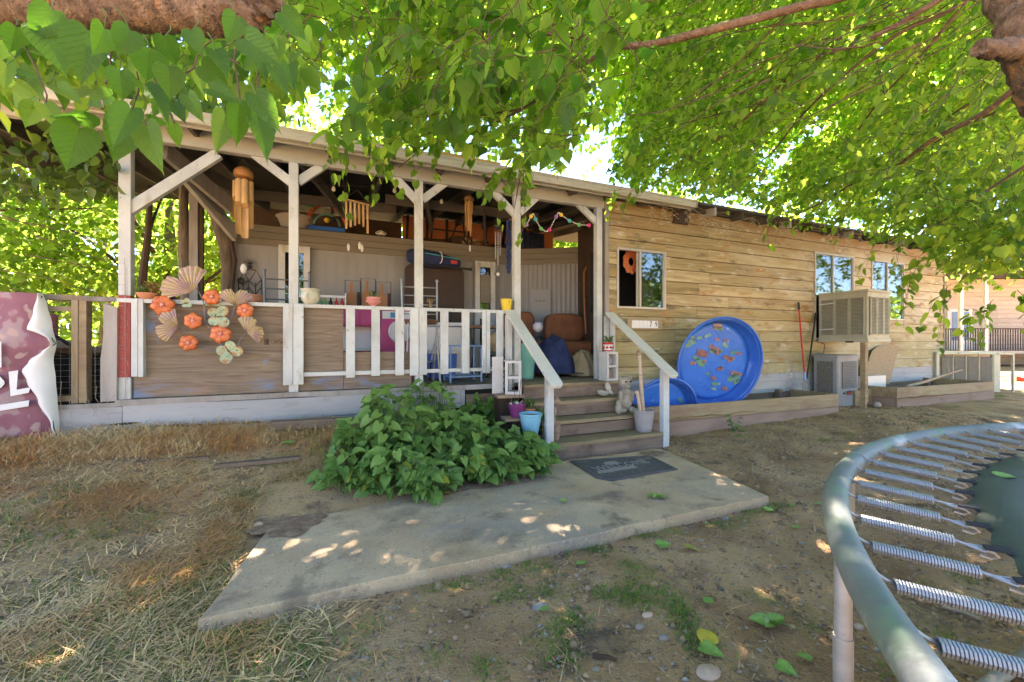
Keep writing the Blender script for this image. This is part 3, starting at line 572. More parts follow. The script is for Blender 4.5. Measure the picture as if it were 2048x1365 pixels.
# roof of wing + porch is one sloping plane; wing part
def roofz(y): return 3.43+.12*y
def roof_slab(x0,x1,y0,y1,th=.03,dz=0):
    a=[(x0,y0,roofz(y0)+dz),(x1,y0,roofz(y0)+dz),(x1,y1,roofz(y1)+dz),(x0,y1,roofz(y1)+dz)]
    return MB().add([Vector(p) for p in a]+[Vector(p)+Vector((0,0,th)) for p in a],[(0,3,2,1),(4,5,6,7),(0,1,5,4),(1,2,6,5),(2,3,7,6),(3,0,4,7)])
obj('roof',roof_slab(3.60,12.15,-.22,5.0,.035,-.0),M['shingle'],house)
obj('eave_board',MB().box(2.2,WX1,-.03,.03,3.352,3.405),M['rafter'],house)
for k,x_ in enumerate(np.arange(4.1,12.0,.61)):
    mb=MB(); ya,yb=-.19,.3
    mb.add([(x_,ya,roofz(ya)-.13),(x_+.04,ya,roofz(ya)-.13),(x_+.04,ya,roofz(ya)-.003),(x_,ya,roofz(ya)-.003),(x_,yb,3.345),(x_+.04,yb,3.345),(x_+.04,yb,roofz(yb)-.003),(x_,yb,roofz(yb)-.003)],[(0,1,2,3),(7,6,5,4),(0,4,5,1),(1,5,6,2),(2,6,7,3),(3,7,4,0)])
    obj('rafter_tail',mb,M['beam'] if k%3==0 else M['rafter'],house)
obj('vent_hood',MB().box(3.42,3.72,-.03,.03,3.13,3.36),M['stud'],house)
# ================================================= PORCH
M['ply']=pm('plywood_weathered',[(.2,(.07,.05,.033)),(.42,(.16,.12,.085)),(.6,(.23,.18,.135)),(.85,(.30,.245,.19))],(1.5,6,22),rough=.85,bump=.4,bscale=60,bdist=.003,dist=1.8,layers=[((.27,.17,.12),(1.5,3,3),.56,.72),((.13,.22,.40),(1.7,2,6.5),.50,.66,(2,.93,.80)),((.14,.23,.40),(3.9,2,2.2),.66,.74),((.05,.035,.025),(9,9,9),.735,.76)])
porch=thing('covered_porch',(-.6,0,0),'open covered porch with white posts, peeling baluster rail and plywood infill panels','porch')
DZ=.72
# floor boards
y=-.02; k=0
mb=MB().box(.72,2.16,-.30,-.025,DZ-.038,DZ); obj('floor_board',MB().box(.70,2.17,-.315,-.17,DZ-.038,DZ),M['tread'],porch,bev=.003); obj('floor_board',MB().box(.70,2.17,-.165,-.025,DZ-.038,DZ),M['tread'],porch,bev=.003)
y=-.02
while y<2.4:
    cut=rng.uniform(-1.5,1.2)
    for a,b in ((-3.3,cut),(cut+.003,2.75)):
        obj('floor_board',MB().box(a,b,y,y+.137,DZ-.038,DZ-.0005*(k%3)),M['deck'],porch)
    y+=.142;k+=1
obj('underfloor_fill',MB().box(-3.3,2.7,.1,2.3,.4,DZ-.045),M['dark'],porch)  # one near-black block filling the space below the floor boards
# skirt boards
mb=MB()
def skirt(x0,x1,z0,z1,y,m,name='skirt_board',cr=0):
    mb=MB(); n=max(2,int((x1-x0)/.12)); vs=[]
    for i in range(n+1):
        x_=x0+(x1-x0)*i/n; a=.006*noise.noise((x_*2,z0*5,1))
        vs+=[(x_,y,z0+a*2),(x_,y+.004*noise.noise((x_,3,z1)),z1+a),(x_,y+.035,z1+a),(x_,y+.035,z0+a*2)]
    fs=[(0,1,2,3),(4*n+3,4*n+2,4*n+1,4*n)]
    for i in range(n):
        for k in range(4): fs.append((4*i+k,4*(i+1)+k,4*(i+1)+(k+1)%4,4*i+(k+1)%4))
    mb.add(vs,fs); return obj(name,mb,m,porch)
skirt(-5.9,-3.3,.42,.66,-.05,M['skirt']); skirt(-5.9,-2.2,.20,.415,-.046,M['skirt']); skirt(-3.296,-.05,.445,.665,-.052,M['skirt'])
skirt(-2.19,-.35,.27,.44,-.046,M['skirt']); skirt(-.046,.01,.45,.665,-.05,M['skirt']); 
skirt(-3.35,.02,.668,.722,-.058,M['greywood'],'sill_board')
skirt(-5.9,-3.35,.662,.70,-.056,M['greywood'],'sill_board')
skirt(.022,.68,.665,.722,-.045,M['skirt'],'sill_board')
skirt(.03,.60,.45,.60,-.04,M['riser']); skirt(.03,.60,.30,.44,-.03,M['riser'])
obj('skirt_backing',MB().box(-5.9,.66,.02,.06,.0,.66),M['dark'],porch)  # near-black sheet standing behind the skirt boards
for (u0,v0,w_,h_) in ((232,866,34,7),(290,868,12,3),(247,848,26,2.2),(150,885,30,2.4),(330,852,40,1.6)):
    a=onY(u0,v0,-.057); k_=4.0/F; ol=[]
    for i in range(14):
        q=2*math.pi*i/14; j=.7+.6*random.random(); ol.append((a.x+w_*k_*math.cos(q)*j,a.z+h_*k_*math.sin(q)*j))
    obj('rot_hole',MB().prism(ol,-.0585,-.056),M['dark'],porch)
# posts
PW=.092
posts=[-3.30,-1.885,-.543,.748,2.045]
for i,x_ in enumerate(posts):
    hw=PW/2
    if i==0:
        obj('post',MB().box(x_-hw,x_+hw,0,PW,1.70,3.20),M['white'],porch,bev=.004)
        obj('post_sleeve',MB().box(x_-hw,x_+hw,-.003,PW-.004,.93,1.698),M['red'],porch,bev=.003)
        obj('post_foot',MB().box(x_-hw,x_+hw,0,PW,.70,.928),M['white'],porch,bev=.004)
    else:
        obj('post',MB().box(x_-hw,x_+hw,0,PW,.715,3.20),M['white'],porch,bev=.004)
obj('post',MB().box(-3.30,-3.20,1.86,1.96,DZ,3.45),M['greywood'],porch,bev=.004)
obj('post',MB().box(-3.19,-3.15,1.88,1.95,DZ,3.45),M['stud'],porch)
# beam + top
obj('header_beam',MB().box(-3.346,.75,.002,.09,3.203,3.385),M['beam'],porch,bev=.004)
obj('header_beam',MB().box(.752,2.13,.004,.09,3.195,3.383),M['beam'],porch,bev=.004)
obj('header_beam',MB().box(-5.6,-3.35,.004,.09,3.24,3.385),M['beam'],porch,bev=.004)
obj('corner_block',MB().box(-1.99,-1.78,-.006,.0,3.19,3.25),M['beam'],porch)
def brace(a,b,w=.089,th=.05):
    A=onY(a[0],a[1],.05);B=onY(b[0],b[1],.05); d=(B-A).normalized(); 
    mb=MB().beam(A-d*.03,B+d*.03,th,w,up=Vector((-d.z,0,d.x)) if abs(d.x)>0 else (0,0,1)); return obj('brace',mb,M['white'],porch,bev=.003)
brace((262,418),(432,312),.10,.06)
for a,b in (((578,362),(497,300)),((600,362),(668,318)),((830,398),(792,358)),((848,398),(893,364)),((1028,428),(990,388)),((1042,424),(1077,392)),((1194,446),(1156,408))): brace(a,b)
# rails
obj('top_rail',MB().box(-3.345,-1.93,-.035,.04,1.632,1.672),M['whiteh'],porch,bev=.003)
obj('top_rail',MB().box(-1.928,.60,-.033,.04,1.63,1.670),M['whiteh'],porch,bev=.003)
obj('bottom_rail',MB().box(-1.84,.58,-.018,.02,.885,.93),M['whiteh'],porch,bev=.003)
def bal(u0,u1,z0=.865,z1=1.645,y=-.045,m=None,th=.022):
    a=onY(u0,650,y).x;b=onY(u1,650,y).x; j=rng.uniform(-.006,.006)
    return obj('baluster',MB().box(a,b,y,y+th,z0+j,z1+j*.4),m or M['white'],porch,bev=.002)
for a,b in ((566,585.5),(586.5,607),(692,710),(743,760),(791,808),(820,837.5),(838.5,854),(881,897),(924,939),(965,972),(973,980.5),(993,1007)):
    bal(a,b,.80 if a<600 else .865,1.66)
bal(262,275,.93,1.66,-.05); obj('baluster',MB().box(onY(276,650,-.04).x,onY(276,650,-.04).x+.04,-.045,.03,.93,1.66),M['white'],porch,bev=.002)
# plywood infill
obj('plywood_panel',MB().box(-3.24,-1.84,.022,.034,.728,1.63),M['ply'],porch)
obj('plywood_panel',MB().box(-1.835,-1.39,.024,.036,.728,1.628),M['ply'],porch)
obj('plywood_panel',MB().box(-1.385,-.635,.024,.036,.728,1.145),M['ply'],porch)
vs,fs=text_mesh('APA',.05,.0005); mb=MB().add([Vector((-2.03+v[0],.0205-v[2],1.26+v[1])) for v in vs],fs); obj('stamp_lettering',mb,M['stud'],porch)
mb=MB()
for r_ in range(2): mb.box(-1.95,-1.845,.0205,.0215,1.262+r_*.018,1.268+r_*.018)
mb.box(-2.16,-2.15,.0205,.0215,1.23,1.29); mb.box(-2.145,-2.12,.0205,.0215,1.23,1.29); obj('stamp_lettering',mb,M['stud'],porch)
# rafters and roof
for x_ in np.arange(-5.2,3.5,.61):
    ya,yb=-.20,4.8
    mb=MB().add([(x_,ya,roofz(ya)-.13),(x_+.04,ya,roofz(ya)-.13),(x_+.04,ya,roofz(ya)-.004),(x_,ya,roofz(ya)-.004),(x_,yb,roofz(yb)-.13),(x_+.04,yb,roofz(yb)-.13),(x_+.04,yb,roofz(yb)-.004),(x_,yb,roofz(yb)-.004)],[(0,1,2,3),(7,6,5,4),(0,4,5,1),(1,5,6,2),(2,6,7,3),(3,7,4,0)])
    # keep rafters from cutting the header: the header carries notched seats
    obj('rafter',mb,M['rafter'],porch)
    mb=MB().prism([(x_-.05,3.383),(x_+.09,3.383),(x_+.02,3.31)],-.012,-.004); obj('rafter_seat',mb,M['rafter'],porch)
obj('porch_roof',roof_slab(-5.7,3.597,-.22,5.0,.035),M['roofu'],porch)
obj('roofing_felt',roof_slab(-5.7,3.597,-.23,5.0,.008,.037),M['shingle'],porch)
for (a,b,z0,z1) in (((-3.2,.1),(-2.4,2.2),3.25,3.3),((-2.8,1.7),(-.6,1.7),3.3,3.35),((-.8,1.3),(1.6,1.1),3.35,3.3),((-1.9,.1),(-1.2,2.3),3.35,3.2),((.3,.1),(1.1,2.3),3.3,3.1),((-.5,.1),(.1,2.3),3.35,3.25),((-3.2,.2),(-3.22,1.9),3.2,3.4)):
    obj('tie_beam',MB().beam((a[0],a[1],z0),(b[0],b[1],z1),.04,.14),M['rafter'],porch)
obj('tie_beam',MB().beam(onY(330,300,.25),onY(480,430,1.6),.05,.18),M['greywood'],porch)
obj('tie_beam',MB().beam(onY(372,352,.8),onY(470,470,2.0),.05,.2),M['beam'],porch)
# gutter: open trough with rolled lip
def gutter(x0,x1,m):
    prof=[(-.225,3.405),(-.225,3.33),(-.24,3.305),(-.30,3.305),(-.315,3.345),(-.31,3.372),(-.33,3.400),(-.33,3.408),(-.32,3.408),(-.303,3.375),(-.307,3.345),(-.297,3.312),(-.24,3.312),(-.232,3.335),(-.232,3.405)]
    n=len(prof); vs=[(x,y,z) for x in (x0,x1) for y,z in prof]; fs=[(i,(i+1)%n,n+(i+1)%n,n+i) for i in range(n)]+[tuple(range(n)),tuple(range(n,2*n))[::-1]]
    return obj('gutter',MB().add(vs,fs),m,porch)
gutter(-5.65,-1.2,M['gutter']); gutter(-1.195,1.05,M['gutter']); gutter(1.055,3.58,M['gutter'])
obj('gutter_end_cap',MB().box(3.58,3.585,-.33,-.226,3.30,3.41),M['gutter'],porch)
obj('fascia',MB().box(-5.65,3.58,-.221,-.203,3.29,3.385),M['beam'],porch)

# plank forgotten on the roof
o=obj('yellow_plank',MB().beam((-.35,-.12,3.50),(.45,-.1,3.50),.09,.045),M['cutboard'] if 0 else pm('yellow_plank_wood',[(.3,(.45,.27,.07)),(.7,(.55,.36,.12))],(1,5,5)))
tag(o,'orange-yellow plank lying on the porch roof just above the gutter','plank')

# ================================================= STEPS
st=thing('porch_steps',(1.4,-1.1,0),'four worn brown timber steps up to the porch between two handrails','steps')
def tread(x0,x1,y0,y1,zt,th=.038,skew=0):
    n=8; vs=[]
    for i in range(n+1):
        x_=x0+(x1-x0)*i/n; a=.004*noise.noise((x_*4,zt*9,1)); yy=skew*(i/n)
        vs+=[(x_,y0+a+yy,zt-th),(x_,y0+a*1.3+yy,zt-.006+a*.3),(x_,y0+.008+yy,zt+a*.4),(x_,y1,zt+.3*a),(x_,y1,zt-th)]
    fs=[(0,1,2,3,4),tuple(5*n+k for k in (4,3,2,1,0))]
    for i in range(n):
        for k in range(5): fs.append((5*i+k,5*(i+1)+k,5*(i+1)+(k+1)%5,5*i+(k+1)%5))
    return obj('tread',MB().add(vs,fs),M['tread'],st)
for k,(yf,zt) in enumerate(((-1.12,.165),(-.84,.345),(-.56,.53))):
    x0=.68;x1=2.175
    tread(x0,x1,yf-.005,yf+.135,zt,skew=.0); tread(x0,x1,yf+.14,yf+.295,zt-.003)
    rz0=-.06 if k==0 else (.165,.345)[k-1]+.005
    obj('riser',MB().box(x0+.005,x1-.005,yf+.012,yf+.045,rz0,zt-(.04 if k!=1 else .052)),M['riser'],st)
obj('riser',MB().box(.70,2.16,-.285,-.25,.535,.68),M['riser'],st)
obj('stringer',MB().box(.70,.74,-1.05,-.05,-.02,.12),M['riser'],st); obj('stringer',MB().box(2.12,2.16,-1.05,-.05,-.02,.12),M['riser'],st)
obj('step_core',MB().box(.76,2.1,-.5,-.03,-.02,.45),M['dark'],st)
def handrail(p0,p1,label):
    d=(p1-p0).normalized(); side=Vector((1,0,0)); up=side.cross(d); up=up if up.z>0 else -up
    n=9; vs=[]; L_=(p1-p0).length
    # flat plank with rounded nose
    outl=[(-.07,0),(.07,0),(.07,L_-.05),(.055,L_-.018),(.03,L_),(-.03,L_),(-.055,L_-.018),(-.07,L_-.05)]
    vs=[p0+side*a+d*b+up*h for h in (0,.04) for a,b in outl]; m_=len(outl)
    fs=[tuple(range(m_)),tuple(range(m_,2*m_))[::-1]]+[(i,i+m_,(i+1)%m_+m_,(i+1)%m_) for i in range(m_)]
    return obj('handrail',MB().add(vs,fs),M['rail'],st,bev=.003)
handrail(Vector((.62,-.02,1.645)),Vector((.64,-1.27,.78)),'')
handrail(Vector((2.18,-.03,1.66)),Vector((2.21,-1.27,.83)),'')
obj('newel_post',MB().box(.60,.69,-1.10,-1.05,-.03,.90),M['white'],st,bev=.003)
obj('newel_post',MB().box(2.185,2.275,-1.12,-1.05,-.03,.92),M['white'],st,bev=.003)
obj('newel_post',MB().box(2.275,2.29,-1.05,-.98,-.03,.3),M['white'],st)
obj('newel_post',MB().box(2.11,2.20,-.02,.0-.002,.72,1.63),M['white'],st,bev=.003)
obj('newel_post',MB().box(2.205,2.245,-.10,-.02,.72,1.62),M['white'],st,bev=.003)
obj('newel_post',MB().box(.53,.60,-.16,-.09,.40,1.60),M['white'],st,bev=.003)
# ================================================= TRAILER WALL BEHIND THE PORCH
tr=thing('trailer_home',(-2.85,2.4,0),'grey metal-sided trailer home forming the back wall of the porch','trailer home')
def ribbed(a,b,z0,z1,m,name,rib=.075,amp=.012):
    a=Vector(a);b=Vector(b);d=(b-a);L_=d.length;d.normalize();nrm=Vector((d.y,-d.x,0)); n=int(L_/rib)*4
    vs=[];
    prof=[0,0,1,1]
    for i in range(n+1):
        p=a+d*(L_*i/n)+nrm*(amp*prof[i%4]); vs+=[(p.x,p.y,z0),(p.x,p.y,z1)]
    fs=[(2*i,2*i+2,2*i+3,2*i+1) for i in range(n)]
    return obj(name,MB().add(vs,fs),m,tr)
A0=(-2.88,2.4);A1=(1.76,2.42);A2=(2.84,1.76)
ribbed((*A0,0),(*A1,0),DZ,2.76,M['trailer'],'ribbed_wall_panel',.16,.003)
ribbed((*A1,0),(*A2,0),DZ,2.76,M['trailer'],'ribbed_wall_panel',.085,.012)
for k in range(3):
    z0=2.75+k*.105
    for (p,q) in ((A0,A1),(A1,A2)):
        d=Vector((q[0]-p[0],q[1]-p[1],0)).normalized(); nn=Vector((d.y,-d.x,0))
        a=Vector((p[0],p[1],z0));b=Vector((q[0],q[1],z0))
        vs=[a+nn*.03,b+nn*.03,b+nn*.018+UP*.1,a+nn*.018+UP*.1,a-nn*.05,b-nn*.05,b-nn*.05+UP*.1,a-nn*.05+UP*.1]
        obj('lap_board',MB().add(vs,[(0,1,2,3),(4,7,6,5),(0,4,5,1),(3,2,6,7),(0,3,7,4),(1,5,6,2)]),M['trailerband'],tr)
obj('ledge',MB().add([(-2.9,2.38,3.07),(1.76,2.40,3.07),(2.86,1.74,3.07),(2.9,4.9,3.07),(-2.9,4.9,3.07)],[(0,1,2,3,4)]),M['stud'],tr)
obj('end_panel',MB().box(-2.9,-2.87,2.42,4.9,.2,3.06),M['greywood'],tr)
# attic partition: orange tarp, its sun glow put into the colour, between dark studs
obj('attic_panel',MB().box(-2.9,-.2,3.9,3.93,3.08,3.75),M['stud'],tr)
obj('attic_panel',MB().box(-.2,3.3,3.7,3.73,3.08,3.85),M['orange'],tr)
for x_ in np.arange(-.15,3.0,.42):
    mb=MB().beam((x_,3.62,3.08),(x_+rng.uniform(-.15,.25),3.62,3.85),.045,.06,up=(0,1,0)); obj('attic_stud',mb,M['stud'],tr)
obj('attic_tie',MB().beam((0,3.5,3.35),(1.6,3.5,3.42),.03,.03),M['stud'],tr); obj('attic_tie',MB().beam((.3,3.45,3.2),(2.6,3.45,3.18),.03,.03),M['stud'],tr)
# service panel on the slanted wall
dd=(Vector((*A2,0))-Vector((*A1,0))).normalized(); nn=Vector((dd.y,-dd.x,0)); ang=math.atan2(dd.y,dd.x)
Mx=Matrix.Translation(Vector((*A1,0))+dd*.50+nn*.02)@Matrix.Rotation(ang,4,'Z')
sp=obj('service_panel',MB().box(-.20,.20,-.03,.0,1.35,2.27,M=Mx),M['trailer'],tr,bev=.004)
for k in range(3): obj('label_plate',MB().box(-.10+k*.07,-.055+k*.07,-.034,-.0305,2.02,2.06,M=Mx),M['trailerband'],sp)
# ================================================= THINGS ON AND AROUND THE PORCH
RZ=1.672
def pot(name,c,prof,mat,label,cat='pot',n=28,group=None,soil=True):
    """prof = outer profile (r,z); inner wall and soil are added"""
    t=thing(name,c,label,cat,group)
    top=prof[-1][0]; zt=prof[-1][1]
    full=[(.001,0)]+prof+[(top-.006,zt),(top-.010,zt-.02),(top*.9-.008,zt-.035),(.001,zt-.036)]
    b=obj('pot_body',MB().lathe(full,c,n),mat,t)
    if soil: obj('soil',MB().lathe([(.001,zt-.034),(top*.9-.009,zt-.030),(top*.9-.01,zt-.026),(.001,zt-.022)],c,14),M['clod'],t)
    return t
def leaf_tpl(L_,w,fold=.1,curl=.15,n=5):
    L=[];Rr=[];mid=[]
    outs=[]
    for i in range(n+1):
        t=i/n; ww=w*math.sin(math.pi*min(1,t*.9+.1))**.8*(1-t*.25) if i<n else 0
        z=-curl*L_*t*t
        mid.append((0,L_*t,z)); L.append((-ww,L_*t,z+fold*ww)); Rr.append((ww,L_*t,z+fold*ww))
    return mid,L,Rr
def add_leaf(mb,base,d,nrm,L_,w,fold=.25,curl=.2,n=4):
    d=Vector(d).normalized(); nrm=Vector(nrm); s_=d.cross(nrm)
    s_=s_.normalized() if s_.length>1e-5 else Vector((1,0,0)); nrm=s_.cross(d)
    mid,l,r=leaf_tpl(L_,w,fold,curl,n); vs=[]
    for a in (l,mid,r):
        for p in a: vs.append(Vector(base)+s_*p[0]+d*p[1]+nrm*p[2])
    m=n+1; fs=[(i,i+1,m+i+1,m+i) for i in range(n)]+[(m+i,m+i+1,2*m+i+1,2*m+i) for i in range(n)]
    mb.add(vs,fs)
M['succ']=leafmat('succulent_leaf',(.07,.13,.04),(.14,.22,.07),(.1,.2,.04),(.2,.3,.06),.25,.3)
M['redleaf']=leafmat('bronze_leaf',(.22,.10,.04),(.35,.18,.07),(.3,.14,.05),(.4,.22,.08),.3,.3)
def sprig(name,parent,c,n,h,spread,L_,mat,stem=True,w=.3):
    mb=MB(); c=Vector(c)
    for i in range(n):
        a=random.uniform(0,6.28); el=random.uniform(.3,1.4); d=Vector((math.cos(a)*math.cos(el),math.sin(a)*math.cos(el),math.sin(el)))
        p=c+Vector((math.cos(a)*spread*random.random(),math.sin(a)*spread*random.random(),h*random.random()))
        add_leaf(mb,p,d,(random.uniform(-1,1),random.uniform(-1,1),1),L_*random.uniform(.6,1.3),L_*w*random.uniform(.7,1.2),n=3)
    return obj(name,mb,mat,parent,kind='stuff')
# --- on the rail
c=onZ(289,597,RZ); c=Vector((c.x,.0,RZ+.001))
t=pot('terracotta_bowl',c,[(.055,.0),(.075,.02),(.082,.038),(.090,.040),(.092,.055)],M['terracotta'],'shallow terracotta bowl of succulents on the rail beside the red-banded post','planter')
sprig('foliage',t,c+Vector((-.03,0,.05)),120,.07,.045,.03,M['succ']); sprig('foliage',t,c+Vector((.03,0,.05)),70,.11,.05,.03,M['redleaf'])
mb=MB()
for i in range(6):
    a=random.uniform(0,6.28); mb.tube([c+Vector((.03,0,.04)),c+Vector((.03+.04*math.cos(a),.04*math.sin(a),.09)),c+Vector((.04+.07*math.cos(a),.05*math.sin(a),.13))],.003,5)
obj('stem',mb,M['redleaf'],t,kind='stuff')
p=onY(310,596,.20)
t=thing('dark_trough',(p.x,.2,1.62),'dark metal trough with leafless twigs behind the terracotta bowl','planter')
obj('trough',MB().box(p.x-.10,p.x+.16,.14,.26,1.60,1.72,taper=.015),M['black'],t,bev=.006)
mb=MB()
for i in range(12): mb.tube([(p.x+random.uniform(-.08,.14),.2,1.72),(p.x+random.uniform(-.15,.18),.2+random.uniform(-.05,.05),1.78),(p.x+random.uniform(-.2,.22),.2,1.80+random.uniform(0,.05))],.0025,4)
obj('twig',mb,M['twigbark'],t,kind='stuff')
c=Vector((onY(621,600,.0).x,0,RZ)); 
t=pot('cream_ceramic_pot',c,[(.055,0),(.060,.006),(.088,.04),(.097,.08),(.092,.12),(.084,.135),(.090,.150),(.100,.158),(.102,.164)],M['ceramic'],'rounded cream glazed pot with carved swirl on the rail beside the second white post','pot',32)
for s_ in (1,): 
    mb=MB()
    for r_ in (.018,.030,.042): mb.tube([c+Vector((.0+r_*math.cos(a),-.097+r_*r_*1.5,.075+r_*math.sin(a))) for a in np.linspace(0,5.2,16)],.003,5)
    obj('carved_swirl',mb,M['ceramic'],t,kind='stuff')
c=Vector((onY(747,600,.0).x,0,RZ)) 
t=pot('pink_bowl',c,[(.030,0),(.028,.008),(.05,.02),(.088,.055),(.090,.062),(.074,.072),(.072,.080),(.080,.092),(.078,.098),(.066,.104)],M['pinkpot'],'small tiered pink bowl planter on the rail with a spiky seedling','pot')
sprig('foliage',t,c+Vector((0,0,.10)),16,.02,.05,.06,M['succ'],w=.12)
mb=MB().tube([c+Vector((0,0,.09)),c+Vector((-.01,0,.15)),c+Vector((-.035,0,.18))],.004,5); obj('stem',mb,M['succ'],t)
c=Vector((onY(861,600,.0).x,.0,RZ))
t=thing('wire_basket_planter',c,'tiny dark wire basket with a dried plant on the rail beside the third post','planter')
mb=MB()
for k in range(10):
    a=k*.628; mb.tube([c+Vector((.022*math.cos(a),.022*math.sin(a),.003)),c+Vector((.030*math.cos(a),.030*math.sin(a),.07))],.0016,4)
for z_,r_ in ((.004,.022),(.035,.026),(.07,.030)): mb.tube([c+Vector((r_*math.cos(a),r_*math.sin(a),z_)) for a in np.linspace(0,6.283,17)],.0018,4)
obj('wire_cage',mb,M['black'],t,kind='stuff'); obj('soil_ball',MB().lathe([(.018,.004),(.022,.05)],c,12),M['clod'],t); sprig('foliage',t,c+Vector((0,0,.05)),50,.05,.04,.022,M['chip'])
c=Vector((onY(1014,610,-.02).x,-.0,RZ-.0))
t=pot('yellow_pot',c,[(.052,0),(.058,.01),(.072,.11),(.076,.14),(.078,.145)],M['yellow'],'chipped yellow pot standing on the rail end at the top of the left handrail','pot')
obj('stem',MB().tube([c+Vector((0,0,.11)),c+Vector((-.02,0,.16)),c+Vector((-.07,0,.165))],.003,5),M['succ'],t)
# --- metal wall flower art hanging on the left plywood panel
art=thing('metal_flower_wall_art',onY(461,728,-.07),'painted metal spray of orange hibiscus, fan leaves and butterflies hung over the left plywood panel','wall art')
AY=-.085
def P3(u,v,dy=0): return onY(u,v,AY+dy)
def stem(pts): 
    P=[P3(u,v,.015) for u,v in pts]
    # smooth
    Q_=[]
    for i in range(len(P)-1):
        for k in range(4):
            t_=k/4; a=P[max(i-1,0)];b=P[i];c_=P[i+1];d_=P[min(i+2,len(P)-1)]
            Q_.append(.5*((2*b)+(c_-a)*t_+(2*a-5*b+4*c_-d_)*t_*t_+(3*b-a-3*c_+d_)*t_**3))
    Q_.append(P[-1]); obj('stem',MB().tube(Q_,.0045,6),M['greymetal'],art)
stem([(462,727),(452,700),(430,672),(412,645),(408,612),(401,590),(388,572)])
stem([(460,727),(440,705),(400,690),(378,668),(358,653)])
stem([(464,727),(474,700),(480,680),(492,664)])
stem([(461,727),(448,700),(438,684)])
stem([(455,650),(465,630),(470,608)]); stem([(412,645),(395,622),(360,612),(330,612)]); stem([(465,630),(475,625),(490,622)]); stem([(408,612),(415,602),(424,596)]); stem([(440,705),(410,700),(378,686)]); stem([(412,645),(398,645),(388,642)])
def hib(u,v,r,rot):
    c=P3(u,v,-.01); f=obj('hibiscus_flower',MB().ball(c+Vector((0,-.012,0)),r*.2,8,6),M['flowermid'],art)
    for k in range(6):
        a=rot+k*math.pi/3; d=Vector((math.cos(a),0,math.sin(a))); s_=Vector((-math.sin(a),0,math.cos(a)))
        vs=[];nu,nv=6,4
        for i in range(nu+1):
            t_=i/nu; ww=r*.50*math.sin(math.pi*min(.98,.12+t_*.72))**.7*(1 if t_<.9 else .72)
            for j in range(nv+1):
                q=(j/nv-.5)*2; rip=.012*math.cos(q*9)*t_*r/.09*.5
                vs.append(c+d*(r*(.08+.92*t_)-(abs(q)**2)*r*.08*t_)+s_*ww*q+Vector((0,-.016*math.sin(t_*2.4)*(1-.6*q*q)+.018*t_*t_-rip*.4-.002*(k%2),0)))
        fs=[(i*(nv+1)+j,i*(nv+1)+j+1,(i+1)*(nv+1)+j+1,(i+1)*(nv+1)+j) for i in range(nu) for j in range(nv)]
        mb=MB().add(vs,fs); mb.sm=True; obj('petal',mb,M['flower'],f,solid=.0015)
    mb=MB()
    for k in range(6):
        a=rot+k*math.pi/3; d=Vector((math.cos(a),0,math.sin(a))); mb.tube([c+d*r*.15+Vector((0,-.017,0)),c+d*r*.6+Vector((0,-.017,0)),],[.0022,.0008],4)
    obj('vein',mb,M['flowermid'],f,kind='stuff')
for u,v,r,ro in ((325,610,.098,.2),(386,642,.082,.5),(377,686,.082,.3),(424,594,.082,.1),(490,621,.080,.4),(441,668,.096,.35)): hib(u,v,r,ro)
def fan(u,v,r,a0,a1,rot3=0):
    c=P3(u,v,-.006); n=26; vs=[];m_=5
    for i in range(n+1):
        a=math.radians(a0+(a1-a0)*i/n); mid=abs(i/n-.5)*2
        rr=r*(.86+.14*math.sin(mid*2.6))*(1-.30*math.exp(-((i/n-.5)/.05)**2)*1)*(1+.03*math.sin(i*2.1))
        for j in range(m_+1):
            t_=.04+.96*j/m_; vs.append(c+Vector((math.cos(a)*rr*t_,-.03*math.sin(t_*2.2)+.006*math.sin(i*math.pi)*t_+(.006 if i%2 else -.002)*t_+.03*t_*t_*mid,math.sin(a)*rr*t_)))
    fs=[(i*(m_+1)+j,i*(m_+1)+j+1,(i+1)*(m_+1)+j+1,(i+1)*(m_+1)+j) for i in range(n) for j in range(m_)]
    f=obj('fan_leaf',MB().add(vs,fs),M['gingko'],art,solid=.0015)
    mb=MB()
    for i in range(1,n,2):
        pts=[vs[i*(m_+1)+j]+Vector((0,-.002,0)) for j in range(m_+1)]; mb.tube(pts,[.0006,.0012,.0014,.0015,.0015,.0012],4)
    obj('rib',mb,M['gline'],f,kind='stuff')
fan(386,585,.255,62,198); fan(470,612,.180,25,150); fan(358,654,.185,100,236); fan(492,664,.160,-48,118)
def butterfly(u,v,r,rot,tilt=.5):
    c=P3(u,v,-.02); Rm=Matrix.Rotation(-rot,4,'Y')
    b=obj('butterfly',MB().tube([c+Rm@Vector((-r*.45,0,0)),c+Rm@Vector((0,-.004,0)),c+Rm@Vector((r*.4,0,0))],[.003,.008,.004],6),M['gline'],art)
    for s_ in (1,-1):
        for (ax,ang,l,w_) in ((.10,62,1.0,.42),(-.15,118,.78,.40)):
            n=14;vs=[c+Rm@Vector((ax*r,0,0))]
            for i in range(n):
                q=2*math.pi*i/n; y_=l*r*(.5-.5*math.cos(q))*1.0; x_=w_*r*math.sin(q)*(1-.15*math.cos(q))
                a=math.radians(ang); px=ax*r+math.cos(a)*y_-math.sin(a)*x_; pz=(math.sin(a)*y_+math.cos(a)*x_)*s_
                vs.append(c+Rm@Vector((px,-abs(pz)*tilt*.5,pz)))
            obj('wing',MB().add(vs,[(0,i+1,(i+1)%n+1) for i in range(n)]),M['butterfly'],b,solid=.0015)
butterfly(437,634,.115,.05); butterfly(458,703,.12,-.95); butterfly(463,694,.10,-.6) if 0 else None
o=butterfly(372,607,.05,.3)
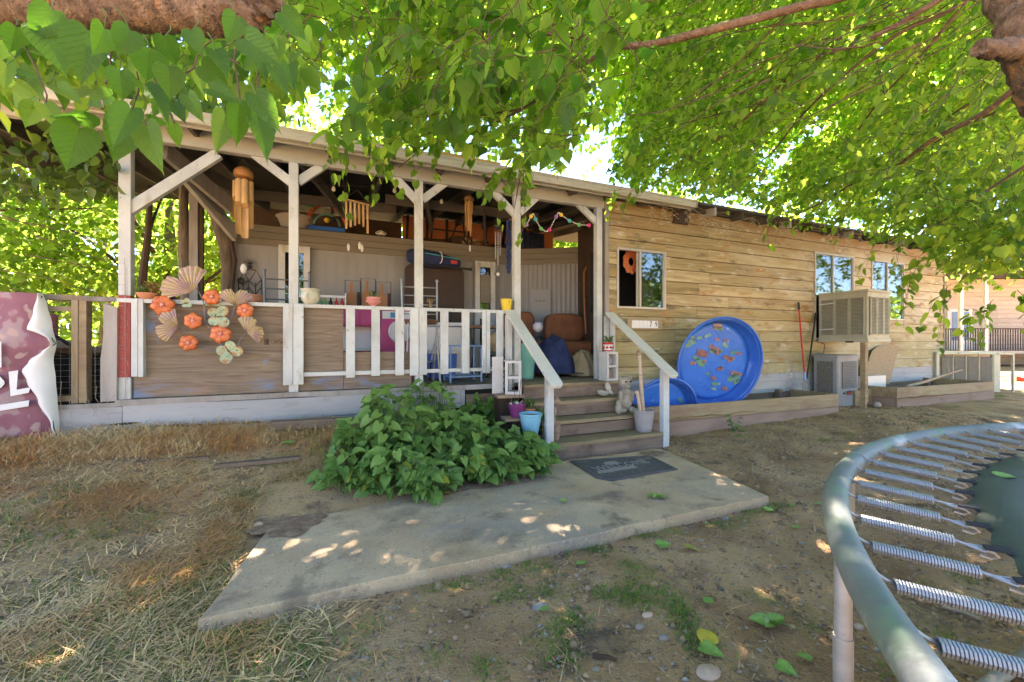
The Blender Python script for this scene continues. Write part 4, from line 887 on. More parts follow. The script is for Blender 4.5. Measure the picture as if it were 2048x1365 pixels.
# --- string and chimes
def hang(name,c,label,cat='wind chime',group=None): return thing(name,c,label,cat,group)
def cord(mb,a,b,r=.0012): mb.tube([a,b],r,4)
ctop=onY(487,318,.25); cc=onY(487,349,.25)
t=hang('bamboo_wind_chime',ctop,'large bamboo tube wind chime under a coconut shell, hanging in the first porch bay')
obj('coconut_top',MB().lathe([(.001,.075),(.05,.068),(.085,.035),(.095,0),(.088,-.035),(.06,-.05),(.001,-.045)],cc,20,M=Matrix.Rotation(.12,4,'Y')),M['coconut'],t)
mb=MB()
for k in range(4):
    a=k*1.57+.4; cord(mb,ctop,cc+Vector((.07*math.cos(a),.07*math.sin(a),.05)))
def btube(mb,c,r,L_,cut,a):
    """bamboo tube, lower half cut to a half shell with opening facing angle a"""
    n=12; rows=[(0,0),(-.01,0),(-(L_*cut-.04),0),(-(L_*cut),.35),(-(L_*cut+.04),.62),(-L_+.03,.62),(-L_,.8)]
    vs=[]
    for z_,op in rows:
        for k in range(n):
            q=2*math.pi*k/n; dx=math.cos(q); k_=1.
            x_=r*math.cos(q); y_=r*math.sin(q)
            fx=x_
            lim=r*(1-2*op) if op else r
            x_=x_ if x_<=lim or op<.5 else -.80*math.sqrt(max(0,r*r-y_*y_))
            ca,sa=math.cos(a),math.sin(a)
            vs.append(c+Vector((x_*ca-y_*sa,x_*sa+y_*ca,z_)))
    fs=[(i*n+k,i*n+(k+1)%n,(i+1)*n+(k+1)%n,(i+1)*n+k) for i in range(len(rows)-1) for k in range(n)]+[tuple((len(rows)-1)*n+k for k in range(n))]
    mb.add(vs,fs)
    return mb
for k,(dx,dy,L_,r_) in enumerate(((-.075,.02,.42,.030),(-.035,-.045,.58,.033),(.02,-.05,.62,.034),(.065,-.0,.50,.030),(.03,.055,.45,.030),(-.04,.06,.52,.03))):
    c=cc+Vector((dx,dy,-.075)); m2=btube(MB(),c,r_,L_,.42,-1.3+.3*math.sin(k*2)); m2.sm=True
    obj('bamboo_tube',m2,M['bamboo'],t); cord(mb,c,cc+Vector((dx,dy,-.04)))
obj('cord',mb,M['gline'],t,kind='stuff')
a=onY(688,398,.3);b=onY(739,411,.3); top=onY(715,380,.3); top.y=.3
t=hang('flat_bamboo_chime',top,'flat row of six bamboo tubes hung from a bamboo rod in the second porch bay')
obj('rod',MB().tube([a,b],.012,8),M['bamboo'],t); mb=MB(); cord(mb,a,top);cord(mb,b,top)
for k in range(6):
    p=a.lerp(b,(k+.5)/6)+Vector((0,-.014,-.02)); L_=(.33,.30,.27,.24,.26,.33)[k]*1.0
    m2=btube(MB(),p,.0135,L_,.42,-1.6); m2.sm=True; obj('bamboo_tube',m2,M['bamboo'],t); cord(mb,p,p+Vector((0,0,.03)))
for k,(u,v) in enumerate(((697,495),(719,492),(724,497))):
    p=onY(u,v,.3); q=Vector((p.x,.3,p.z+.14)); cord(mb,q,p+Vector((0,0,.04)))
    obj('shell_chip',MB().ball(p,.045,8,6,(.36,.12,1)),M['shell'],t)
obj('cord',mb,M['gline'],t,kind='stuff')
ctop=onY(938,375,.6);cc=onY(938,400,.6)
t=hang('small_bamboo_chime',ctop,'narrow bamboo wind chime with a mushroom-shaped top in the third porch bay')
obj('chime_top',MB().lathe([(.001,.07),(.03,.06),(.065,.02),(.072,-.01),(.05,-.005),(.001,0)],cc,16),M['bamboo'],t)
mb=MB(); cord(mb,ctop,cc+Vector((0,0,.06)))
for k,(dx,dy,L_) in enumerate(((-.045,0,.36),(-.015,-.04,.42),(.02,-.03,.48),(.045,.01,.40),(0,.04,.4))):
    c=cc+Vector((dx,dy,-.03)); m2=btube(MB(),c,.016,L_,.35,-1.4+k*.3); m2.sm=True; obj('bamboo_tube',m2,M['bamboo'],t)
p=onY(940,497,.6); cord(mb,cc,p+Vector((0,0,.05))); obj('shell_chip',MB().ball(p,.05,8,6,(.3,.15,1)),M['shell'],t)
obj('cord',mb,M['gline'],t,kind='stuff')
ctop=onY(996,420,.3);cc=onY(996,456,.3)
t=hang('metal_tube_chime',ctop,'silver metal tube wind chime with black disc and diamond sail beside the fourth post')
obj('disc',MB().lathe([(.001,.015),(.035,.012),(.05,0),(.045,-.012),(.001,-.014)],cc,18),M['black'],t)
mb=MB(); cord(mb,ctop,cc)
for k,(dx,dy,L_) in enumerate(((-.036,0,.37),(-.010,-.03,.45),(.012,.03,.46),(.034,0,.32))):
    c=cc+Vector((dx,dy,-.06)); obj('metal_tube',MB().tube([c,c-Vector((0,0,L_))],.0065,8),M['spring'],t); cord(mb,cc+Vector((dx,dy,0)),c)
p=onY(996,549,.3); cord(mb,cc,p)
mb2=MB()
for q0,q1 in (((0,.07),(.052,0)),((.052,0),(0,-.055)),((0,-.055),(-.052,0)),((-.052,0),(0,.07))): mb2.tube([p+Vector((q0[0],0,q0[1])),p+Vector((q1[0],0,q1[1]))],.006,6)
obj('diamond_sail',mb2,M['greymetal'],t); obj('glass_drop',MB().ball(p,.026,10,8),M['bulb'],t); obj('cord',mb,M['gline'],t,kind='stuff')
t=thing('heart_shell',onY(487,528,.3),'pale heart-shaped shell hanging from a cord in the first porch bay','ornament')
obj('shell',MB().ball(onY(487,538,.3),.055,10,8,(.55,.25,1)),M['shell'],t); mb=MB(); cord(mb,onY(487,528,.3),onY(487,478,.3)); obj('cord',mb,M['gline'],t)
p=onY(1017,500,.4); t=thing('braided_blue_hanging',onY(1017,440,.4),'long dark blue braided hanging beside the metal tube chime','hanging ornament')
mb=MB()
for k in range(3): mb.tube([Vector((p.x-.02+.02*k+.006*math.sin(z_*40+k*2),.4+.006*math.cos(z_*40+k*2),z_)) for z_ in np.linspace(onY(1017,441,.4).z,onY(1017,547,.4).z,40)],.012,6)
obj('braid',mb,M['navystrap'],t,kind='stuff')
obj('wreath_ring',MB().tube([onY(1023,452,.42)+Vector((.06*math.cos(a),0,.09*math.sin(a))) for a in np.linspace(0,6.28,20)],.018,6),M['cutboard'],t)
# egg garland
EG=[((1047,449),None),((1053,450),'purple'),((1062,433),'yellow'),((1067,427),None),((1071,439),'teal'),((1082,458),'greenp'),((1092,464),None),((1099,460),'pink'),((1112,434),'purple2'),((1117,425),None),((1122,430),'yellow'),((1139,442),'teal'),((1158,450),'greenp'),((1178,451),'pink')]
M['purple2']=pm('lilac_egg',[(.3,(.3,.12,.42)),(.7,(.38,.18,.5))],(3,3,3),rough=.4); M['eggy']=pm('yellow_egg',[(.3,(.7,.5,.04)),(.7,(.75,.58,.08))],(3,3,3),rough=.4); M['eggt']=pm('teal_egg',[(.3,(.03,.38,.42)),(.7,(.05,.45,.48))],(3,3,3),rough=.4);M['eggg']=pm('green_egg',[(.3,(.1,.45,.12)),(.7,(.15,.52,.16))],(3,3,3),rough=.4);M['eggp']=pm('pink_egg',[(.3,(.65,.03,.2)),(.7,(.72,.06,.26))],(3,3,3),rough=.4)
em={'purple':M['purple2'],'purple2':M['purple2'],'yellow':M['eggy'],'teal':M['eggt'],'greenp':M['eggg'],'pink':M['eggp']}
pts=[onY(u,v,.10) for (u,v),_ in EG]
t=thing('egg_garland',pts[3],'string of coloured plastic eggs looped under the beam in the last porch bay','garland')
obj('cord',MB().tube(pts,.004,5),M['shell'],t)
for (uv,k),p in zip(EG,pts):
    if k: obj('egg',MB().ball(p,.029,10,8,(1,.8,1)),em[k],t)
mb=MB()
for i in range(len(pts)-1):
    for k in range(1,5):
        p=pts[i].lerp(pts[i+1],k/5); mb.ball(p,.009,6,4)
obj('small_bead',mb,M['plastic'],t,kind='stuff')
# bulbs
t=thing('bulb_string',onY(470,312,.5),'dark cord of clear round bulbs strung inside the porch roof','string lights')
bp=[(470,312),(545,350),(667,372),(789,376),(883,398),(960,420)]
obj('cord',MB().tube([onY(u,v,.5+.1*k) for k,(u,v) in enumerate(bp)],.004,5),M['black'],t)
for k,(u,v) in enumerate(bp[2:5]):
    q=onY(u,v,.7+.1*k); b=obj('bulb',MB().lathe([(.001,-.075),(.018,-.068),(.026,-.048),(.02,-.022),(.013,-.01)],q,12),M['bulb'],t); obj('socket',MB().lathe([(.012,-.015),(.013,.02),(.006,.03)],q,8),M['black'],b)
# --- icicle lights under the wing eave
t=thing('icicle_lights',onY(1290,415,-.10),'sagging run of unlit icicle lights hanging along the eave of the plank wall','string lights')
mb=MB(); run=[(1298,405),(1338,418),(1380,414),(1400,428),(1430,440),(1462,447),(1500,436),(1530,430),(1570,440),(1600,450),(1640,458),(1680,462),(1725,470)]
rp=[onY(u,v,-.08) for u,v in run]; mb.tube(rp,.0035,4); rp2=[onY(u,v+6*math.sin(u*.05),-.06) for u,v in [(1300,412),(1360,405),(1420,420),(1500,428),(1560,425),(1640,445),(1700,455)]]; mb.tube(rp2,.003,4)
bl=MB()
for k in range(56):
    s_=random.random()*(len(rp)-1); i=int(s_); p=rp[i].lerp(rp[i+1],s_-i)+Vector((0,random.uniform(-.02,.02),0)); L_=random.uniform(.08,.36)
    q=[p]; 
    for j in range(1,5):
        q.append(p+Vector((.025*((-1)**(j+k))+random.uniform(-.01,.01),random.uniform(-.01,.01),-L_*j/4)))
    mb.tube(q,.0022,4)
    for j in range(1,5):
        e=q[j]+Vector((.022*((-1)**(j+k)),0,-.01)); mb.tube([q[j],e],.002,4); bl.ball(e,.006,5,4,(1.4,1,1))
obj('wire',mb,M['lightwire'],t,kind='stuff'); obj('bulb',bl,M['bulb'],t,kind='stuff')
# --- house number sign
a=onY(1256,635,-.012);b=onY(1318,663,-.012)
t=thing('house_number_sign',(a.x,-.01,b.z),'small wooden house number board with white tiles reading 79','sign')
cx_=(a.x+b.x)/2; cz=(a.z+b.z)/2
obj('board',MB().box(a.x-.03,b.x+.05,-.035,-.012,cz-.085,cz+.085),M['planter'],t,bev=.01)
x0=onY(1263,650,-.03).x
for k in range(7):
    tl=obj('tile',MB().box(x0+k*.071,x0+k*.071+.069,-.043,-.0355,cz-.058,cz+.056),M['plastic'],t,bev=.001)
for ch,k in (('7',4.95),('9',6.45)):
    vs,fs=text_mesh(ch,.125,.001); obj('numeral',MB().add([Vector((x0+k*.071+v[0]*.8,-.0445-v[2],cz+v[1]*.95)) for v in vs],fs),M['black'],t)
for k,r_ in enumerate((.05,.04)):
    obj('horseshoe_mark',MB().tube([Vector((a.x-.06+r_*math.cos(q),-.02,cz+r_*1.5*math.sin(q))) for q in np.linspace(1.9,5.3,14)],.006,5),M['driftwood'],t)
# --- orange flower ornament in the first window
c=onY(1262,524,.20)
t=thing('window_flower_ornament',c,'orange scalloped flower ornament hanging in the open left window','ornament')
vs=[];n=48
for rr in (1,.36):
    for i in range(n):
        a=2*math.pi*i/n; r_=(.15*(1+.07*math.cos(9*a))) if rr==1 else .052
        vs.append(c+Vector((r_*math.cos(a),0,r_*1.25*math.sin(a))))
obj('flower',MB().add(vs,[(i,(i+1)%n,n+(i+1)%n,n+i) for i in range(n)]),M['flower'],t,solid=.015)

# ================================================= INSIDE THE PORCH
def barstool(name,x,y,mat,label,rot=0,group=None):
    t=thing(name,(x,y,DZ),label,'chair',group); w=.23
    Mx=Matrix.Translation((x,y,DZ))@Matrix.Rotation(rot,4,'Z')
    def T(*p): return Mx@Vector(p)
    for s_ in (-1,1):
        obj('back_post',MB().tube([T(s_*w*.8,.2,0),T(s_*w,.17,.80),T(s_*w*1.05,.26,1.38)],.014,8),mat,t)
        obj('finial',MB().ball(T(s_*w*1.05,.26,1.39),.022,10,8),mat,t)
        obj('leg',MB().tube([T(s_*w*.95,-.2,0),T(s_*w*.85,-.17,.40),T(s_*w*.8,-.15,.78)],.013,8),mat,t)
    for k,z_ in enumerate((.92,1.05,1.18,1.30)):
        obj('back_slat',MB().tube([T(-w*1.02,.19+.085*(z_-.8)/.5*1.5,z_),T(w*1.02,.19+.085*(z_-.8)/.5*1.5,z_)],.009,8),mat,t)
    obj('seat',MB().lathe([(.001,.0),(.20,.0),(.215,.02),(.21,.055),(.15,.07),(.001,.075)],T(0,0,.77),24),M['tabletop'],t)
    obj('foot_ring',MB().tube([T(.17*math.cos(a),.17*math.sin(a),.28) for a in np.linspace(0,6.283,21)],.008,6),mat,t)
p=onY(575,600,.55); barstool('bar_stool',p.x,.42,M['greymetal'],'dark grey metal bar stool with ladder back behind the second white post',.05,'bar stools on the porch')
p=onY(840,600,.6); barstool('bar_stool',p.x,.50,M['chrome'],'silver metal bar stool with ladder back behind the third white post',-.08,'bar stools on the porch')
# white frames against back wall
def wframe(name,u0,u1,v0,v1,label,split):
    a=onY(u0,v0,2.33);b=onY(u1,v1,2.33)
    t=thing(name,(a.x,2.33,b.z),label,'door panel'); x0,x1,z0,z1=a.x,b.x,DZ,a.z
    w_=.09
    mb=MB()
    mb.box(x0,x0+w_,2.31,2.36,z0,z1); mb.box(x1-w_,x1,2.31,2.36,z0,z1); mb.box(x0+w_,x1-w_,2.31,2.36,z1-w_*1.2,z1); mb.box(x0+w_,x1-w_,2.31,2.36,z0,z0+.15)
    zs=z0+(z1-z0)*split; mb.box(x0+w_,x1-w_,2.312,2.358,zs-.05,zs+.05)
    obj('frame',mb,M['plastic'] if 0 else M['white'],t); obj('pane',MB().box(x0+w_,x1-w_,2.33,2.336,zs+.05,z1-w_*1.2),M['glass'],t); obj('pane',MB().box(x0+w_,x1-w_,2.33,2.336,z0+.15,zs-.05),M['glass'],t)
    obj('backing',MB().box(x0+w_,x1-w_,2.34,2.35,z0+.15,z1-w_*1.2),M['dark'],t)
    return t,x0,x1,z0,z1
wframe('glazed_door_panel',557,620,490,700,'white framed glazed door panel leaning on the back wall behind the second post',.45)
t,x0,x1,z0,z1=wframe('glazed_door_panel',950,990,522,700,'narrow white glazed panel on the back wall right of the dark board',.5)
obj('blind',MB().box(x0+.1,x1-.1,2.30,2.309,z0+(z1-z0)*.62,z1-.25),M['trailerband'],t)
# dark board, bag, pole
a=onY(809,528,2.2);b=onY(927,640,2.2); r_=.12
t=thing('dark_folded_table',(a.x,2.2,DZ),'large dark brown round-cornered board standing against the back wall','board')
outl=[(a.x,DZ+.02),(b.x,DZ+.02)]+[(b.x-r_+r_*math.cos(q),a.z-r_+r_*math.sin(q)) for q in np.linspace(0,1.57,6)]+[(a.x+r_+r_*math.cos(q),a.z-r_+r_*math.sin(q)) for q in np.linspace(1.57,3.14,6)]
obj('board',MB().prism(outl,2.16,2.20),M['darkboard'],t,bev=.004)
a=onY(815,515,2.05);b=onY(922,522,2.05)
t=thing('long_blue_bag',(a.x,2.1,a.z),'long dark blue sports bag with teal trim lying on top of the dark board','bag')
prof=[(.0,.09),(.06,.13),(.3,.15),(.55,.14),(.8,.09),(.97,.07),(1,.02)]
mb=MB(); vs=[];n=12
for s_,h in prof:
    x_=a.x+(b.x-a.x)*s_
    for k in range(n):
        q=2*math.pi*k/n; vs.append(Vector((x_,2.06+.10*math.cos(q)*(1 if h>.03 else .3),a.z+.03-.07*s_+h*math.sin(q)*(1+.05*math.sin(s_*20+k)))))
mb.add(vs,[(i*n+k,i*n+(k+1)%n,(i+1)*n+(k+1)%n,(i+1)*n+k) for i in range(len(prof)-1) for k in range(n)]+[tuple(range(n)),tuple((len(prof)-1)*n+k for k in range(n))]); mb.sm=True
obj('bag_body',mb,M['navy'],t); obj('teal_trim',MB().tube([Vector((a.x+(b.x-a.x)*s_,1.975,a.z+.11-.1*s_)) for s_ in np.linspace(.3,.97,8)],.007,5),M['eggt'],t)
obj('white_stripe',MB().tube([Vector((a.x+.52+.05*math.sin(q),1.96,a.z+.02+.10*math.cos(q))) for q in np.linspace(0,3,8)],.008,5),M['plastic'],t)
obj('red_patch',MB().box(a.x+.72,a.x+.83,1.955,1.965,a.z-.07,a.z-.01),M['redp'],t)
t=thing('black_pole',onY(880,531,2.0),'black pole sticking out to the right under the blue bag','pole')
obj('shaft',MB().tube([onY(835,527,2.0),onY(938,539,1.9)],.018,8),M['black'],t); obj('end_cap',MB().ball(onY(941,539,1.9),.03,8,6),M['black'],t)
# pink play kitchen
ky=1.75; a=onY(628,612,ky);b=onY(757,612,ky); kz=1.76
t=thing('pink_play_kitchen',((a.x+b.x)/2,ky,DZ),'pink and white toy play kitchen behind the first balusters','toy kitchen')
obj('cabinet',MB().box(a.x,b.x,ky+.02,ky+.35,DZ,1.12),M['darkpink'],t,bev=.01)
obj('cupboard',MB().box(a.x,b.x,ky+.02,ky+.35,1.50,kz),M['pink'],t,bev=.01); obj('back_panel',MB().box(a.x,b.x,ky+.25,ky+.35,1.12,1.50),M['plastic'],t)
obj('worktop',MB().box(a.x-.01,b.x+.01,ky-.02,ky+.25,1.12,1.15),M['plastic'],t); obj('top_shelf',MB().box(a.x-.01,b.x+.02,ky,ky+.36,kz,kz+.02),M['plastic'],t)
for k in range(5): obj('knob',MB().lathe([(.018,0),(.016,.015),(.001,.016)],(a.x+.55+k*.09,ky+.02,1.08),10,M=Matrix.Rotation(R(90),4,'X')),M['plastic'],t)
for k in range(3): obj('door_panel',MB().box(a.x+.35+k*.3,a.x+.62+k*.3,ky+.005,ky+.02,1.53,kz-.03),M['pink'],t,bev=.003)
for k in range(3): obj('oven_door',MB().box(a.x+.35+k*.3,a.x+.62+k*.3,ky+.005,ky+.02,.76,1.02),M['pink'],t,bev=.003)
a=onY(762,612,ky);b=onY(828,612,ky)
t=thing('toy_washing_machine',((a.x+b.x)/2,ky,DZ),'pink toy washing machine with round white-rimmed door beside the play kitchen','toy washing machine')
obj('body',MB().box(a.x,b.x,ky,ky+.35,DZ,1.78),M['pink'],t,bev=.015); obj('control_panel',MB().box(a.x+.02,b.x-.02,ky-.012,ky,1.62,1.74),M['plastic'],t); obj('control_panel',MB().box(a.x+.02,b.x-.02,ky-.012,ky,1.00,1.10),M['plastic'],t)
obj('display',MB().box(a.x+.14,a.x+.32,ky-.018,ky-.0125,1.64,1.72),M['toyblue'],t); obj('display',MB().box(a.x+.17,a.x+.32,ky-.018,ky-.0125,1.02,1.08),M['toyblue'],t)
cx_=(a.x+b.x)/2+.03; RX=Matrix.Rotation(R(90),4,'X')
obj('door_rim',MB().lathe([(.13,0),(.17,.0),(.18,.02),(.16,.035),(.13,.03)],(cx_,ky,1.42),28,M=RX),M['plastic'],t); obj('door_glass',MB().lathe([(.001,.0),(.13,.0),(.11,.025),(.001,.035)],(cx_,ky,1.42),24,M=RX),M['dark'],t)
obj('door_rim',MB().lathe([(.13,0),(.17,.0),(.18,.02),(.16,.035),(.13,.03)],(cx_,ky,.88),28,M=RX),M['plastic'],t)
# wine rack and cutting boards on top of the toy kitchen
a=onY(632,606,1.85);b=onY(690,606,1.85)
t=thing('white_bottle_rack',((a.x+b.x)/2,1.85,kz+.02),'small white rack of five bottles behind the cream pot','rack')
zb=kz+.02; zt=a.z+.13
obj('rack_back',MB().box(a.x,b.x,1.93,1.95,zb,zt),M['plastic'],t); obj('rack_rail',MB().box(a.x,b.x,1.80,1.815,zt-.05,zt-.02),M['plastic'],t); obj('rack_end',MB().box(b.x,b.x+.015,1.80,1.95,zb,zt+.03),M['plastic'],t); obj('rack_end',MB().box(a.x-.015,a.x,1.80,1.95,zb,zt+.03),M['plastic'],t)
bc=[M['teal'],M['greenp'],M['black'],M['redp'],M['redp']]
for k in range(5):
    c=Vector((a.x+(b.x-a.x)*(k+.5)/5,1.87,zb)); obj('bottle',MB().lathe([(.028,0),(.032,.03),(.026,.08),(.010,.12),(.009,.16)],c,10),bc[k],t)
fr=[(690,722,561,612),(722,752,557,612),(752,783,564,612)]
for k,(u0,u1,v0,v1) in enumerate(fr):
    a=onY(u0,v0,1.98-.01*k);b=onY(u1,v1,1.98-.01*k); zb=kz+.02
    t=thing('framed_paddle_board',((a.x+b.x)/2,1.98,zb),('varnished paddle cutting board in a thin black frame, leftmost of three behind the pink bowl','varnished paddle cutting board in the tallest black frame, middle of three behind the pink bowl','varnished paddle cutting board in a thin black frame, rightmost of three behind the pink bowl')[k],'wall decor','framed cutting boards above the toy kitchen')
    x0,x1,z1=a.x,b.x-.01,a.z; y_=1.98-.01*k; cx_=(x0+x1)/2-.02
    mb=MB(); mb.tube([(x0,y_,zb),(x0,y_,z1),(x1,y_,z1),(x1,y_,zb),(x0,y_,zb)],.006,4); obj('frame',mb,M['black'],t)
    h=z1-zb; o_=[(cx_-.07,zb+.01),(cx_+.07,zb+.01),(cx_+.075,zb+h*.45),(cx_+.05,zb+h*.55),(cx_+.02,zb+h*.62),(cx_+.022,zb+h*.93),(cx_-.022,zb+h*.93),(cx_-.02,zb+h*.62),(cx_-.05,zb+h*.55),(cx_-.075,zb+h*.45)]
    obj('paddle',MB().prism(o_,y_+.0,y_+.018),M['cutboard'],t); obj('side_plaque',MB().box(cx_+.085,cx_+.14,y_,y_+.01,zb+.05,zb+h*.6),M['stud'],t)
# wrought-iron trellis with pineapple ornament
c=onY(500,560,2.3); t=thing('iron_trellis_ornament',c,'black wrought-iron rack with hearts and a pineapple finial against the back wall','ornament')
mb=MB()
def PP(u,v): return onY(u,v,2.3)
for pts_ in (((477,603),(477,562),(487,545),(497,560),(497,605)),((523,605),(523,560),(512,542),(500,560)),((477,575),(486,588),(497,575)),((497,575),(510,590),(523,575)),((477,560),(486,572),(497,560)),((497,560),(510,574),(523,560)),((477,600),(523,600)),((486,604),(486,566)),((511,604),(511,566)),((487,545),(500,538),(512,542))): mb.tube([PP(*q) for q in pts_],.008,5)
obj('iron_scroll',mb,M['black'],t,kind='stuff')
mb=MB(); cc=PP(500,535)
for k in range(12):
    a_=k/12*6.28; mb.tube([cc,cc+Vector((.05*math.cos(a_),0,.05*math.sin(a_)+.02))],[.006,.002],4)
for k in range(7):
    a_=.5+k*.36; mb.tube([cc+Vector((0,0,.04)),cc+Vector((.10*math.cos(a_),0,.04+.11*math.sin(a_)))],[.006,.002],4)
obj('pineapple_finial',mb,M['black'],t,kind='stuff'); obj('heart_rose',MB().ball(PP(482,562),.05,8,6,(1,.3,1)),M['black'],t)
p=onY(515,600,1.5); t=thing('orange_squat_pot',(p.x,1.5,p.z-.05),'squat orange clay pot behind the rail beside the grey bar stool','pot')
cb=Vector((p.x,1.5,p.z-.05)); obj('pot_body',MB().lathe([(.06,0),(.10,.03),(.11,.07),(.08,.10),(.085,.115)],cb,20),M['terracotta'],t); obj('stand',MB().box(p.x-.12,p.x+.12,1.40,1.62,DZ,p.z-.052),M['stud'],t)
# freezer, cooler box, folding chair, blue table, tabletop, crate
a=onY(852,640,1.3);b=onY(925,640,1.3)
t=thing('white_chest_freezer',((a.x+b.x)/2,1.3,DZ),'white chest freezer behind the balusters right of the third post','freezer')
obj('body',MB().box(a.x,b.x,1.3,1.85,DZ+.02,1.49),M['plastic'],t,bev=.015); obj('lid',MB().box(a.x-.005,b.x+.005,1.29,1.86,1.50,1.56),M['plastic'],t,bev=.012)
a=onY(858,708,.95);b=onY(911,740,.95)
t=thing('blue_cooler_box',((a.x+b.x)/2,1.0,DZ),'blue and white picnic cooler on the porch floor in front of the freezer','cooler box')
obj('body',MB().box(a.x,b.x,.85,1.2,DZ,1.08,taper=.015),M['toyblue'] if 0 else M['blue'],t,bev=.012); obj('lid',MB().box(a.x-.01,b.x+.01,.84,1.21,1.083,1.13),M['plastic'],t,bev=.01)
p=onY(873,690,.62); t=thing('white_folding_frame',(p.x,.62,DZ),'pale folding chair frame leaning between the balusters','chair')
obj('frame',MB().tube([onY(862,725,.62),onY(868,690,.66),onY(874,673,.68),onY(881,675,.68),onY(883,700,.66),onY(880,730,.62)],.011,6),M['chrome'],t); obj('seat_bar',MB().tube([onY(862,708,.62),onY(882,708,.6)],.01,6),M['chrome'],t)
obj('leg',MB().tube([onY(862,725,.62),Vector((onY(862,725,.62).x,.7,DZ))],.01,6),M['black'],t);obj('leg',MB().tube([onY(880,730,.62),Vector((onY(880,730,.62).x,.5,DZ))],.01,6),M['black'],t)
a=onY(899,691,.32);b=onY(966,691,.32); x0,x1=a.x,b.x
t=thing('light_blue_metal_table',((x0+x1)/2,.45,DZ),'low light blue metal side table on the striped rug','side table')
tz=1.215
obj('top',MB().box(x0-.02,x1-.02,.25,.62,tz-.02,tz),M['lightblue'],t,bev=.004)
for x_ in (x0,x1-.04):
    for y_ in (.27,.6): obj('leg',MB().tube([(x_,y_,DZ),(x_,y_,tz-.02)],.013,8),M['lightblue'],t)
obj('shelf',MB().box(x0,x1-.04,.27,.6,DZ+.07,DZ+.085),M['lightblue'],t)
mb=MB()
for k in range(5): mb.tube([(x0+.02+k*.1,.27,DZ+.09),(x0+.07+k*.1,.27,DZ+.13),(x0+.1+k*.1,.27,DZ+.09)],.004,4)
obj('scroll_trim',mb,M['lightblue'],t,kind='stuff')
a=onY(930,644,1.1);b=onY(1000,644,1.1)
t=thing('brown_cafe_table',((a.x+b.x)/2,1.1,DZ),'brown tabletop on thin black legs behind the last balusters','table')
obj('tabletop',MB().box(a.x,b.x,.95,1.5,1.47,1.51),M['tabletop'],t,bev=.004)
for s_ in (a.x+.05,b.x-.05): 
    for y_ in (1.0,1.45): obj('leg',MB().tube([(s_,y_,DZ),(s_+.05*(1 if s_<(a.x+b.x)/2 else -1),y_,1.1),(s_,y_,1.47)],.012,6),M['black'],t)
p=onY(995,690,.8); t=thing('round_backed_chair',(p.x,.8,DZ),'black chair with round tan back pad behind the last baluster','chair')
obj('back_pad',MB().lathe([(.001,0),(.14,.01),(.15,.03),(.13,.045),(.001,.05)],(p.x,.85,1.25),20,M=RX),M['khaki'],t)
for s_ in (-1,1): obj('leg',MB().tube([(p.x+s_*.17,.8,DZ),(p.x+s_*.14,.85,1.05),(p.x+s_*.16,.88,1.4)],.012,6),M['black'],t)
obj('seat',MB().lathe([(.17,0),(.18,.02),(.001,.03)],(p.x,.7,1.04),18),M['black'],t)
for s_ in (-1,1): obj('leg',MB().tube([(p.x+s_*.15,.55,DZ),(p.x+s_*.13,.6,1.04)],.012,6),M['black'],t)
rg=MB().grid(lambda u,v:(-.05+1.15*u,.12+1.1*v,DZ+.004+.003*math.sin(u*9)),20,12); o=obj('striped_rug',rg,M['rug'],None); tag(o,'black and white striped rug on the porch floor under the light blue table','rug')
# sofa, pillows, blankets
sx=1.25; 
t=thing('brown_recliner',(1.5,1.3,DZ),'worn brown suede recliner loveseat against the slanted back wall','sofa')
def cushion(name,c,s,m,par,e=.42,rz=0,rx=0,puff=1):
    mb=MB(); n,mm=18,12; c=Vector(c); Rm=Matrix.Rotation(rz,4,'Z')@Matrix.Rotation(rx,4,'X')
    sg=lambda a,p:math.copysign(abs(a)**p,a)
    vs=[]
    for i in range(1,mm):
        a=math.pi*i/mm-math.pi/2
        for k in range(n):
            b=2*math.pi*k/n; p=Vector((s[0]*sg(math.cos(a),e)*sg(math.cos(b),e),s[1]*sg(math.cos(a),e)*sg(math.sin(b),e),s[2]*sg(math.sin(a),e)))
            p*=1+.05*noise.noise(p*4+c); vs.append(c+Rm@p)
    vs.append(c+Rm@Vector((0,0,-s[2])));vs.append(c+Rm@Vector((0,0,s[2]))); T=(mm-1)*n
    fs=[(i*n+k,i*n+(k+1)%n,(i+1)*n+(k+1)%n,(i+1)*n+k) for i in range(mm-2) for k in range(n)]+[(T,(k+1)%n,k) for k in range(n)]+[(T+1,(mm-2)*n+k,(mm-2)*n+(k+1)%n) for k in range(n)]
    mb.add(vs,fs); mb.sm=True; return obj(name,mb,m,par)
p=onY(1130,655,1.45); cushion('backrest',(p.x,1.5,1.50),(.36,.15,.26),M['sofa'],t,rz=-.25); cushion('backrest',(p.x-.85,1.65,1.50),(.30,.15,.28),M['sofa'],t,rz=-.1)
cushion('seat_cushion',(p.x-.02,1.15,1.13),(.40,.32,.15),M['sofa'],t,rz=-.25); cushion('seat_cushion',(p.x-.82,1.2,1.13),(.36,.32,.15),M['sofa'],t); cushion('base',(p.x-.4,1.2,.90),(.85,.35,.17),M['sofa'],t,e=.3,rz=-.1); cushion('arm',(p.x+.47,1.1,1.18),(.12,.36,.2),M['sofa'],t,rz=-.25)
cushion('footrest',(p.x-.1,.72,.92),(.36,.12,.16),M['sofa'],t,rz=-.2)
p=onY(1076,650,1.0); o=obj('pale_ball',MB().ball((p.x,1.0,1.50),.085,20,12),M['lilac']); tag(o,'pale lilac ball resting on the brown recliner above the navy blanket','ball')
